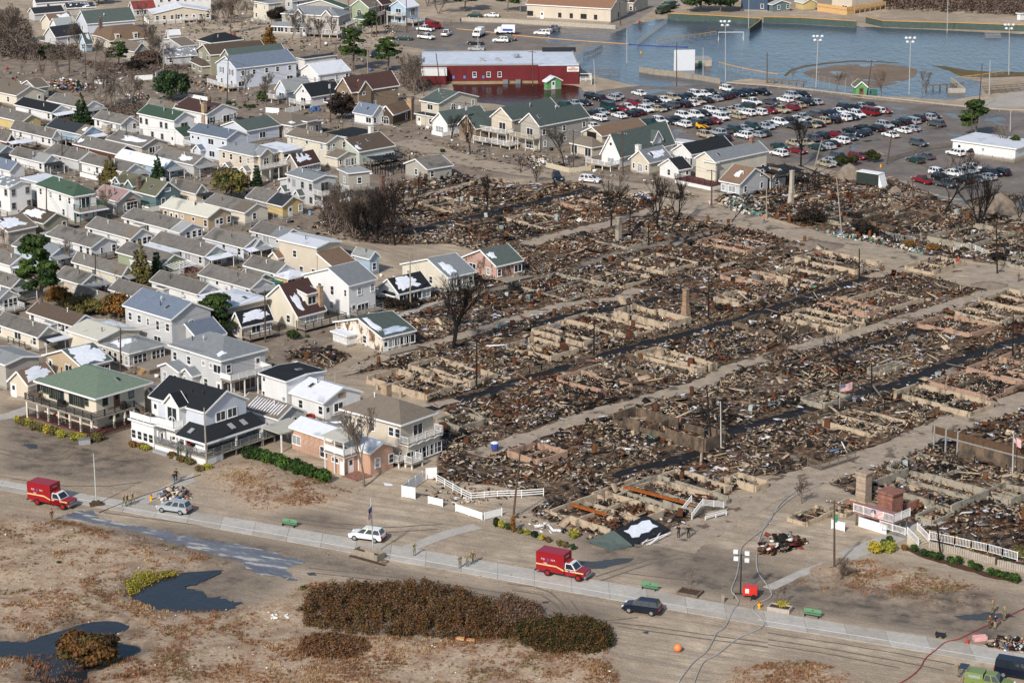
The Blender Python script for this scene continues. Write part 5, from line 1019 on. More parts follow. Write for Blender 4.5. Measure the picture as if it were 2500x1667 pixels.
v=house('a3',(770,-25),(515,-30),(1065,-70),5.2,'F',0,'CS','lg','unfinished pink-beige house on raw lumber deck',wl='.s../....',wr='.w./..');deck(v.root,-3.5,-1,0,v.L+3,1.4,'ln','s',dm=WOOD,rmt=WOOD,skirt=WOOD);deck(v.root,0,-1.2,v.W,0,1.4,'n','s',dm=WOOD,rmt=WOOD)
v=house('a2',(2080,-30),2030,(2340,-25),4.5,'F',0,'NV','dk','navy blue house at the top rim behind pines',wl='w',wr='.w')
v=house('a2',(2230,30),2215,(2310,28),2.2,'F',0,'NV','ww','small navy shed with white roof by the navy house',name='shed',cat='shed',vn=0)
v=house('a2',(1110,28),1060,(1250,-20),3.4,'U',1.8,'BG','mr','beige house with maroon roof beside the road',wr='w.w',wl='w')
v=house('a3',(2300,130),2285,(2400,120),2.4,'F',0,'WH','lg','white shed among dark brush at the right rim',name='shed',cat='shed',vn=0)
CHAR=mat('charred wood','1b1715',.95,.4,4,.3);RUST=mat('rusted steel','55331e',.85,.45,5,.2);ASHC=mat('sooty concrete','8c7d6b',.9,.35,1.5,.3)
def skeleton(t,p,w,l,h,label):
 o=GT(t,*p);r=empty('house_skeleton',label,'burnt house',o,GA);b=MB();q=MB()
 for i in range(int(l/.8)+1):
  y=min(l,i*.8)
  for x in(0,w):
   if RNG.random()<.75:b.beam((x,y,0),(x+RNG.uniform(-.2,.2),y+RNG.uniform(-.2,.2),h*RNG.uniform(.4,1.05)),.12,.12)
 for i in range(int(w/.8)+1):
  x=min(w,i*.8)
  for y in(0,l):
   if RNG.random()<.75:b.beam((x,y,0),(x,y+RNG.uniform(-.2,.2),h*RNG.uniform(.4,1.05)),.12,.12)
 b.build('stud',CHAR,r)['kind']='stuff'
 for i in range(12):q.beam((RNG.uniform(0,w),RNG.uniform(0,l),h*RNG.uniform(.5,1.1)),(RNG.uniform(0,w),RNG.uniform(0,l),h*RNG.uniform(.3,1.1)),.14,.18)
 q.build('fallen_rafter',CHAR,r)['kind']='stuff'
 q=MB();q.slab([(0,l*.4,h),(w,l*.5,h*.8),(w,l,h*.9),(0,l,h*1.1)],.15);q.build('roof_remnant',rm('bk'),r);return r
skeleton('a1',(1180,1610),8,6,3.2,'blackened house skeleton beside boarded cottage')
skeleton('b3',(250,215),10,11,4.0,'black roofless house frame behind the leaning chimney')
# ---------------------------------------------------------------- the burnt blocks: foundation ruins and rubble
def sooty(name,a,soot=.5):
 m,nt,b=new_mat(name);v,ob,r=objvec(nt);n1=noise(nt,v,.7,5,.7,(1,1,.6));n2=noise(nt,v,4,4)
 c=ramp(nt,n2,[(.3,tuple(x*.8 for x in lin(a))),(.7,lin(a))]);c=mixc(nt,ramp(nt,n1,[(.66-soot*.3,0.0),(.78-soot*.2,.85)]),c,(.03,.026,.022))
 nt.links.new(c,b.inputs['Base Color']);b.inputs['Roughness'].default_value=.92;return m
RW=[sooty('fire-baked block','b7a48b',.55),sooty('grey foundation concrete','9d9483',.55),sooty('pinkish block','ac8c76',.5),sooty('scorched block','74614e',.9)]
RUINS=[];LANDM=[]
def ruin(t,n,L,R,h=1.0,m=0,gaps=.25,inner=1,label=None,piers=0,th=.26):
 o=G(*T(t,*n),h);X=Vector((math.cos(GA),math.sin(GA),0));Y=Vector((-X.y,X.x,0));dN=o.y*CS+(CAMH-h)*SN
 def reach(px,D):px-=1250;return abs((px*dN-FPX*o.x)/(FPX*D.x-px*D.y*CS))
 W,Lh=reach(T(t,R,0)[0],X),reach(T(t,L,0)[0],Y);Lh=min(Lh,26);W=min(W,16)
 root=empty('foundation_ruin',label,'ruin',(o.x,o.y,0),GA,'burnt-out house foundations');mt=RW[m]
 def wall(p,q,hh,mm):
  p,q=Vector(p),Vector(q);u=(q-p).normalized();d=(q-p).length;s=0
  while s<d-.3:
   ln=min(d-s,RNG.uniform(2.2,5.5));k=hh*RNG.choice([1,1,1,.97,.8,.6]);a,c=p+u*s,p+u*(s+ln);b=MB()
   nx=Vector((-u.y,u.x,0))*th/2;zz=[k+RNG.uniform(-.06,.06)for _ in range(3)];mid=a.lerp(c,RNG.uniform(.3,.7))
   prof=[(a,-.2),(c,-.2),(c,zz[2]),(mid,zz[1]),(a,zz[0])]
   b.prism([Vector((w_.x,w_.y,z))-nx for w_,z in prof],nx*2);b.build('foundation_wall',mm,root)
   s+=ln+(RNG.uniform(.5,1.6)if RNG.random()<gaps else .015)
 t2=th/2
 wall((t2,0,0),(W,0,0),h,mt);wall((0,t2,0),(0,Lh,0),h,mt);wall((W,t2,0),(W,Lh,0),h*.95,mt);wall((t2,Lh,0),(W-t2,Lh,0),h,mt)
 for i in range(inner):
  f=RNG.uniform(.3,.7)
  if RNG.random()<.6:wall((th,Lh*f,0),(W-th,Lh*f,0),h*.7,RW[3]if RNG.random()<.5 else mt)
  else:wall((W*f,th,0),(W*f,Lh-th,0),h*.7,mt)
 b=MB();b.box(-.2,-.2,0,.2,.2,.85);pm=None
 for i in range(piers):
  pm=pm or b.mesh('pier',RW[0]);put('pier',pm,root,(-1.4 if i%2 else W+1.3,Lh*(i+.5)/piers,0),RNG.uniform(0,.3))
 RUINS.append((root,o,X,Y,W,Lh));return root,W,Lh
RL='''b1 1795 345 1480 2030 .9 0|b2 310 495 -50 560 .9 0|b2 610 310 445 780 .9 2|b2 1050 685 590 1240 .5 1|b2 1385 905 1000 1700 .8 0|b2 2130 715 1690 2400 1.0 2|b2 492 1145 -10 900 .8 1|b2 1010 1030 720 1290 .8 0|b2 1420 1375 930 1625 1.6 0
b2 2075 1190 1840 2292 1.0 0|b2 2235 1005 1900 2450 .9 2|b2 645 1550 180 960 .9 0|b2 1080 1485 480 1290 .9 0|b2 2450 1465 2010 2700 1.2 3|b3 800 890 245 1042 1.2 0|b3 378 1010 -40 622 1.2 0|b3 605 928 208 830 .9 3|b3 1110 1235 735 1420 1.1 0|b3 888 1285 450 1060 1.0 2|b3 662 1425 120 885 1.0 0
b3 1850 1470 1360 2092 1.1 2|b3 2420 1260 1920 2700 1.0 0|b3 2120 1355 1660 2420 1.0 0|b3 650 452 480 930 1.1 1|b3 830 428 690 1258 1.3 3|b3 1145 490 960 1562 1.2 3|b3 1840 660 1450 2262 1.2 1|c1 1942 380 1390 2200 1.1 0|c1 1545 490 1010 1815 1.1 0|c1 1862 785 1640 2100 .9 1
c2 345 148 -60 605 1.0 0|c2 880 465 410 1100 .9 2|c2 1672 262 1120 1868 1.2 0|c2 1400 330 850 1600 1.0 3|c2 1755 905 920 1962 2.0 3|c2 245 1090 -40 500 1.1 2|c2 1785 1390 1275 2000 1.1 0|c2 850 1425 730 1250 1.0 0|c2 1655 1540 1000 1980 1.1 1|d2 905 165 350 1400 1.2 0
c2 2215 1320 1940 2333 1.1 0|c3 1010 290 905 1262 1.0 1|c3 505 575 300 745 1.0 1|c3 1830 640 1150 2055 1.1 0|c3 2010 505 1480 2330 1.0 2|c3 2330 365 1815 2640 1.0 2|c3 2420 220 2110 2700 1.0 2|c3 940 850 455 1260 .9 0|c3 1665 1505 930 2012 1.4 1|c3 1500 1260 1085 1800 .7 1
c3 700 1560 540 900 .9 0|d3 350 90 180 600 .8 0|d3 1500 70 1350 1700 .8 1|b2 2000 760 1720 2250 .6 3|b2 300 960 -60 600 .5 3|c2 700 300 600 900 .6 1|b3 1500 900 1250 1800 .9 0|b3 2350 850 2100 2600 .9 1|b1 2250 130 1950 2400 .7 1|b3 2000 300 1800 2300 .6 3
c3 2200 1450 1950 2420 1.0 1|c3 200 200 -50 420 .6 3|c3 1300 700 1100 1600 .6 3|b2 1500 250 1250 1700 .6 1'''
PL_={8:6,11:4,12:8,15:9,13:4,28:5,33:4,34:5,19:5}
for i,q in enumerate(RL.replace('\n','|').split('|')):
 q=q.split();ruin(q[0],(float(q[1]),float(q[2])),float(q[3]),float(q[4]),float(q[5]),int(q[6]),piers=PL_.get(i,0),inner=2 if i%3==0 else 1)
def stack(t,p,h,s,m,label,taper=.7,lean=0,name='chimney_stack'):
 o=GT(t,*p);r=empty(name,label,'chimney',o,GA+RNG.uniform(-.1,.1));b=MB();k=s*taper
 b.add([(-s/2,-s/2,0),(s/2,-s/2,0),(s/2,s/2,0),(-s/2,s/2,0)]+[(x*k+lean,y*k,h*.55)for x,y in((-.5,-.5),(.5,-.5),(.5,.5),(-.5,.5))]+[(x*k+lean,y*k,h)for x,y in((-.5,-.5),(.5,-.5),(.5,.5),(-.5,.5))],[(0,3,2,1)]+[(a+4*j,(a+1)%4+4*j,(a+1)%4+4+4*j,a+4+4*j)for j in(0,1)for a in range(4)]+[(8,9,10,11)]);b.build('shaft',m,r)
 b=MB();b.box(-k*.6+lean,-k*.6,h,k*.6+lean,k*.6,h+.2);b.build('cap',m,r);LANDM.append((label,o));return r
stack('b1',(1152,355),7.2,1.3,brick_mat('sooty red brick','5b382c','6b4636'),'tall sooty brick chimney among the burnt trees')
stack('b3',(205,300),7.0,1.0,sooty('pale stucco','b0a597',.3),'pale leaning chimney before the black house frame',lean=.2)
stack('b2',(970,632),4.6,.9,RW[1],'pale standing chimney stub in the cleared corner',1)
stack('b2',(1580,1330),5.0,1.5,brick_mat('scorched tan brick','8a6a50','9b7a5c'),'broad brick chimney over the tall-walled ruin',.55)
stack('c3',(868,1470),4.1,1.6,brick_mat('white flaked brick','b9a893','8a6a55'),'flaking white-painted chimney with red brick top',.95)
stack('c3',(1110,1600),3.4,2.4,brick_mat('red brick','7d4230','8c4d38'),'squat red brick fireplace behind white deck',1)
wall_run('brick_wall','collapsed red brick wall left of the squat fireplace',GL('c3',[(720,1520),(880,1560),(1040,1590)]),1.0,.35,MATS['red brick'],step=3)
wall_run('brick_wall','sloping red brick wall right of the squat fireplace',GL('c3',[(1230,1565),(1340,1530),(1455,1470)]),1.1,.35,MATS['red brick'],step=3)
o=GT('c3',2330,1215);bw=empty('balcony_wall','long scorched brown balcony wall with lattice rail','ruin',o,GA);LB=(GT('c3',1450,1010)-o).length
b=MB();b.box(0,0,0,.3,LB*.72,2.2);b.build('wall',RW[3],bw);b=MB();b.box(-.1,0,2.2,1.2,LB,2.4);b.build('deck',DECK,bw);b=MB();rail(b,(0,0,2.4),(0,LB,2.4),1.1,'s');b.build('lattice_railing',mat('scorched brown rail','54402f',.8,.3),bw)
for f in(.72,.85,.98):b=MB();b.box(-.1,-.1,0,.1,.1,3.6);b.build('post',TRIMG,bw,loc=(0,LB*f,0))
# ---------------------------------------------------------------- rubble
RM=[mat('rubble '+n,c,.9,.3,3)for n,c in(('ash','9d8a73'),('grey','6b655d'),('black','191614'),('rust','633a1f'),('white','c9c7c4'),('brown','46362a'),('pale','b8a58b'),('brick','7f5645'),('blue','4d6f93'),('teal','58877c'))]
RP=np.array([.22,.17,.24,.06,.02,.16,.095,.03,.003,.002]);RP/=RP.sum()
def sample(polys,dens,margin=.3):
 out=[]
 for q in polys:
  a=np.array([(p.x,p.y)for p in q]);lo,hi=a.min(0),a.max(0);n=int((hi-lo).prod()*dens)
  P=NR.uniform(lo,hi,(n,2));P=P[inside(P,q)];out.append(P[~near_path(P,margin)])
 return np.concatenate(out)
def zg(P):return np.clip(fbm(P[:,0],P[:,1],5,3)-.38,0,1)*1.3
def heap(P,zbase,name='rubble',parent=None,big=1.0,inv=None,lift=1.0,pk=(.34,.34,.32)):
 n=len(P);kind=NR.choice(3,n,p=pk);u=NR.random((n,6))
 size=np.empty((n,3));
 size[kind==0]=np.stack([.6+2.2*u[:,0]**1.6,.07+.14*u[:,1],.04+.08*u[:,2]],1)[kind==0]
 size[kind==1]=np.stack([.3+1.2*u[:,0]**1.8,.25+.8*u[:,1]**1.6,.02+.05*u[:,2]],1)[kind==1]
 size[kind==2]=np.stack([.14+.55*u[:,0]**2,.14+.5*u[:,1]**2,.12+.45*u[:,2]**2],1)[kind==2]
 size*=big*.78;yaw=NR.uniform(0,6.3,n);g=NR.random(n)<.35;yaw[g]=GA+NR.choice([0,math.pi/2],g.sum())+NR.normal(0,.1,g.sum())
 tilt=NR.normal(0,.32,(n,2));tilt[kind==2]*=1.4
 z=zbase+size[:,2]*.3+NR.random(n)**2*.35*lift
 v,f=boxes(np.stack([P[:,0],P[:,1],z],1),size,yaw,tilt[:,0],tilt[:,1],.22)
 mi=NR.choice(len(RM),n,p=RP);k=fbm(P[:,0],P[:,1],7,21);d=(k>.56)&(NR.random(n)<.55);mi[d]=2
 d=(fbm(P[:,0],P[:,1],9,33)>.56)&(NR.random(n)<.4);mi[d]=0;d=(fbm(P[:,0],P[:,1],6,55)>.60)&(NR.random(n)<.4);mi[d]=3
 if inv is not None:v=(v-inv[0])@inv[1]
 return bulk(name,v,f,RM,np.repeat(mi,6),parent)
P=sample(BURN,3.6);P=P[NR.random(len(P))<np.clip((fbm(P[:,0],P[:,1],7,77)-.30)*3.2,.06,1)]
used=np.zeros(len(P),bool)
for root,o,X,Y,W,L in RUINS:
 d=P-np.array([o.x,o.y]);a,c=d@np.array([X.x,X.y]),d@np.array([Y.x,Y.y]);k=(a>.2)&(a<W-.2)&(c>.2)&(c<L-.2)&~used
 used|=k;n=int(W*L*3.6);Q=NR.uniform((.3,.3),(max(.4,W-.3),max(.4,L-.3)),(n,2));Q=np.concatenate([Q,np.stack([a[k],c[k]],1)])
 wx=np.array([o.x,o.y])+Q[:,:1]*np.array([X.x,X.y])+Q[:,1:]*np.array([Y.x,Y.y])
 zb=.05+.5*np.clip(fbm(wx[:,0],wx[:,1],3,41)-.35,0,1)
 heap(wx,zb,'rubble',root,inv=(np.array([o.x,o.y,0]),np.array([[X.x,Y.x,0],[X.y,Y.y,0],[0,0,1.0]])))
P=P[~used];heap(P,zg(P)*.9+.7*np.clip(fbm(P[:,0],P[:,1],4,15)-.5,0,1))
Q=sample(BURN,.075);heap(Q,zg(Q)+.15,'rubble',None,2.3,pk=(.4,.58,.02));Q=sample(BURN,.5,-1.0);heap(Q,zg(Q)*.5,lift=.3,big=.8)
EDGE=[P2('a1','1180,1280 1330,1370 1500,1330 1800,1330 2100,1400 2300,1500 2333,1568 2000,1568 1900,1480 1600,1400 1350,1480 1200,1440'),P2('b1','560,560 800,480 1000,560 900,640 700,600'),P2('c1','260,60 700,40 680,160 640,260 480,200 300,120'),P2('a2','0,1400 250,1420 500,1500 700,1568 300,1568 0,1500'),P2('d2','0,0 380,20 900,190 1150,330 700,260 200,140 0,110'),P2('c1','1650,1180 2100,1230 2333,1350 2333,1500 1900,1500 1500,1480 1560,1330'),P2('p','0,870 80,880 200,900 150,960 0,950')]
P=sample(EDGE,.9,0);heap(P,P[:,0]*0)
def snow_bits(polys,dens,name='snow'):
 P=sample(polys,dens,-.5);P=P[fbm(P[:,0],P[:,1],6,91)>.53];n=len(P);k=8
 a=np.linspace(0,2*np.pi,k,endpoint=False)[None]+NR.uniform(-.2,.2,(n,k));r=NR.uniform(.5,1.2,(n,k));s=.10+.5*NR.random((n,1))**2.4;e=NR.uniform(.3,.9,(n,1));th=NR.uniform(0,3.14,(n,1))
 x,y=np.cos(a)*r*s*1.4,np.sin(a)*r*s*e;X=x*np.cos(th)-y*np.sin(th);Y=x*np.sin(th)+y*np.cos(th)
 z0=zg(P)*.9+.12
 v=np.stack([P[:,:1]+X,P[:,1:]+Y,z0[:,None]+NR.uniform(-.02,.05,(n,k))],-1)
 bulk(name,v.reshape(-1,3),np.arange(n*k).reshape(n,k),[SNOW])
snow_bits(BURN,.40)
SCAT=[]
def scatter_things(name,label,cat,group,n,make,polys=BURN,zr=(0,.15),seed=1,margin=.3):
 P=sample(polys,n*3/24000,margin);P=P[NR.permutation(len(P))[:n]];z=zg(P);ms=make
 for i,(x,y)in enumerate(P):
  o=put(name,ms[i%len(ms)],None,(x,y,z[i]+RNG.uniform(*zr)),(RNG.uniform(-.15,.15),RNG.uniform(-.15,.15),RNG.uniform(0,6.3)));tag(o,label,cat,group);SCAT.append((label,o))
RB2=mat('bright rust','67401f',.9,.4,5)
def m_tank(m,r=.3,l=1.5,lying=True):
 b=MB();b.tube([(-l/2,0,r),(-l/2+.08,0,r),(l/2-.08,0,r),(l/2,0,r)]if lying else[(0,0,0),(0,0,l*.97),(0,0,l)],[r*.7,r,r,r*.7]if lying else[r,r,r*.7],10);return b.mesh('rusted_tank',m)
def m_appl(m,w=.7,h=.9):
 b=MB();b.box(-w/2,-w/2,0,w/2,-w/2+.05,h);b.box(-w/2,w/2-.05,0,w/2,w/2,h);b.box(-w/2,-w/2+.05,0,-w/2+.05,w/2-.05,h);b.box(-w/2+.05,-w/2+.05,0,w/2,w/2-.05,.06);b.box(-w/2+.05,-w/2+.05,h*.55,w/2,w/2-.05,h*.58);b.box(-w/2+.05,-w/2+.05,h-.06,w/2,w/2-.05,h);return b.mesh('burnt_appliance',m)
def m_beam(m,l):
 b=MB();b.beam((-l/2,0,.1),(l*.1,.03,.3),.16,.22);b.beam((l*.1,.03,.3),(l/2,-.05,.15),.14,.2);return b.mesh('charred_beam',m)
def m_panel(m,w,l):
 b=MB();n=5;vs=[]
 for i in range(n+1):
  for s in(-1,1):vs.append((l*(i/n-.5),s*w/2*(1-.1*(i%2)),.08+.12*math.sin(i*1.9)))
 b.add(vs,[(2*i,2*i+2,2*i+3,2*i+1)for i in range(n)]);q=[(v[0],v[1],v[2]-.04)for v in vs];b.add(q,[(2*i,2*i+1,2*i+3,2*i+2)for i in range(n)]);return b.mesh('fallen_panel',m)
scatter_things('rusted_tank','rusted tank in the burnt rubble','tank','rusted tanks in the rubble',60,[m_tank(RUST),m_tank(RB2,.25,1.3),m_tank(RB2,.3,1.5,False),m_tank(RUST,.34,1.2,False)])
scatter_things('burnt_appliance','gutted appliance in the burnt rubble','appliance','gutted appliances in the rubble',75,[m_appl(RUST),m_appl(RB2,.6,.8),m_appl(RUST,.9,1.3),m_appl(CHAR),m_appl(mat('bleached enamel','9aa39e',.5,.3),.65,.9)])
scatter_things('charred_beam','loose charred beam in the rubble','beam','charred beams in the rubble',110,[m_beam(CHAR,3.2),m_beam(CHAR,2.2),m_beam(mat('silvered timber','7c7468',.9,.3),2.8),m_beam(CHAR,4.2)])
scatter_things('fallen_panel','buckled sheet in the burnt rubble','sheet','buckled sheets in the rubble',110,[m_panel(RM[4],1.0,1.8),m_panel(RM[6],1.2,1.6),m_panel(RM[1],1.0,2.4),m_panel(RM[4],.7,1.4),m_panel(RUST,1.1,1.8)])
for i,(t,a,c,lb)in enumerate((('c2',(1000,1320),(1690,1500),'long rust-red steel beam across a foundation near the sand'),('c2',(520,1480),(860,1580),'shorter rusty steel beam nearest the promenade ruin'))):
 A,B=GT(t,*a,1.1),GT(t,*c,1.1);b=MB();d=B-A;b.beam((0,0,0),d,.32,.05);b.beam((0,0,-.3),d-Vector((0,0,.3)),.32,.05);b.beam((0,0,-.15),d-Vector((0,0,.15)),.05,.26);tag(b.build('steel_beam',mat('orange rust','94521f',.85,.35,2),loc=A),lb,'beam')
o=GT('d2',1105,330);r=empty('collapsed_roof','collapsed black shingle roof with snow beside two men','roof',o,GA);b=MB();b.slab([(0,0,.3),(7.5,.3,.5),(7.2,4.2,1.5),(.3,3.6,1.3)],.2);b.build('roof_slope',rm('bk'),r)
b=MB();b.slab([(-.1,.1,.3),(.2,3.6,1.35),(-3.2,5.0,.5),(-2.8,1.2,.12)],.2);b.build('side_slope',rm('gg'),r);b=MB();b.slab([(x,y,.42+.285*y)for x,y in((1.1,1.2),(2.2,.9),(3.0,1.3),(4.4,1.1),(5.6,1.5),(6.5,1.4),(6.2,2.2),(6.6,3.0),(5.4,3.3),(4.2,3.0),(3.1,3.2),(2.0,2.7),(1.3,2.8),(1.5,2.0))],.06);b.build('snow_patch',SNOW,r)
for i in range(6):q=MB();q.beam((RNG.uniform(0,3),RNG.uniform(-1.2,.3),.15),(RNG.uniform(3,8),RNG.uniform(-1,1),.5),.12,.06);q.build('broken_board',TRIM,r)
o=GT('c2',1640,1640);r=empty('wrecked_stairs','wrecked white stairs and railings at the ruin corner','stairs',o,GA);b=MB()
for i in range(7):b.box(.3*i,0,.2*i,.3*i+.3,2.0,.2*i+.05)
b.build('tread',DECK,r);b=MB();rail(b,(0,0,.1),(2.2,0,1.5),.9,'r');rail(b,(0,2,.1),(2.2,2,1.5),.9,'r');rail(b,(2.4,0,1.4),(6,-.5,.3),.9,'b');rail(b,(1,-1.5,.1),(4.5,-2.2,.1),.5,'r');b.build('railing',RAILW,r)
# ---------------------------------------------------------------- trees, shrubs and dune growth
BARK=mat('grey bark','6a5d52',.9,.3,4);TWIG=mat('bare twigs','655a51',.9,.3,3);TWIGR=mat('reddish twigs','5c4e45',.9,.3,3);BLK=mat('charred bark','15110f',.95,.3,4);BLKT=mat('charred twigs','1f1916',.95,.3,4)
def seg_mesh(name,segs,m,n=3):
 a=np.array(segs);p0,p1,r0,r1=a[:,:3],a[:,3:6],a[:,6],a[:,7];d=p1-p0;d/=np.linalg.norm(d,axis=1,keepdims=True)+1e-9
 u=np.where(np.abs(d[:,2:])<.9,np.array([[0,0,1.0]]),np.array([[1.0,0,0]]));x=np.cross(d,u);x/=np.linalg.norm(x,axis=1,keepdims=True);y=np.cross(d,x);vs=[]
 for P,r in((p0,r0),(p1,r1)):
  for k in range(n):t=2*math.pi*k/n;vs.append(P+(x*math.cos(t)+y*math.sin(t))*r[:,None])
 v=np.stack(vs,1);f=np.array([(k,(k+1)%n,(k+1)%n+n,k+n)for k in range(n)])[None]+(np.arange(len(a))*2*n)[:,None,None]
 me=bpy.data.meshes.new(name);v=v.reshape(-1,3);f=f.reshape(-1,4);me.from_pydata(v.tolist(),[],f.tolist());me.materials.append(m);return me
def branches(seed,h,spread=.5,trunks=1,depth=5,up=.25,r0=None,rmin=.03):
 r=random.Random(seed);big,small=[],[]
 def grow(p,d,L,rad,k):
  q=p;n=2 if k>2 else 1
  for i in range(n):
   d=(d+Vector((r.gauss(0,.13),r.gauss(0,.13),r.gauss(0,.1)+up*.12))).normalized();e=q+d*(L/n)
   (big if k>=depth-1 else small).append((*q,*e,rad*(1-.3*i/n),rad*(1-.3*(i+1)/n)));q=e
   if k and i<n-1 and r.random()<.8:fork(q,d,L*.62,rad*.5,k-1)
  if k:
   for _ in range(r.choice((2,3,3))if k>1 else 3):fork(q,d,L*r.uniform(.6,.82),rad*.62,k-1)
 def fork(p,d,L,rad,k):
  a=Vector((r.gauss(0,1),r.gauss(0,1),r.gauss(0,.6))).normalized();grow(p,(d+a*spread*r.uniform(.6,1.3)+Vector((0,0,up))).normalized(),L,max(rad,rmin),k)
 for t in range(trunks):
  a=6.28*t/trunks+r.random();d=Vector((math.cos(a)*(.35 if trunks>1 else .06),math.sin(a)*(.35 if trunks>1 else .06),1)).normalized()
  grow(Vector((0,0,-.1)),d,h*.27,r0 or h*.018,depth)
 return big,small
def bare(t,p,h,label,spread=.5,trunks=1,depth=5,kind='g',seed=None,lean=0,group=None,r0=None):
 seed=seed if seed is not None else int(p[0]*7+p[1]);o=GT(t,*p);bg_,sm=branches(seed,h,spread,trunks,depth,r0=r0,rmin=.015 if kind=='k' else .02 if kind=='r' else .03)
 zmax=max(s[5]for s in sm);k=h/zmax;bg_=[[c*k for c in s[:6]]+list(s[6:])for s in bg_];sm=[[c*k for c in s[:6]]+list(s[6:])for s in sm]
 M1,M2=dict(g=(BARK,TWIG),r=(BARK,TWIGR),k=(BLK,BLKT))[kind]
 r=empty('bare_tree' if kind!='k' else 'charred_tree',label,'tree',o,0,group);r.rotation_euler=(0,R_(lean),RNG.uniform(0,6.3)if not lean else 0)
 put('trunk',seg_mesh('trunk',bg_,M1,6),r);put('crown',seg_mesh('crown',sm,M2),r);return r
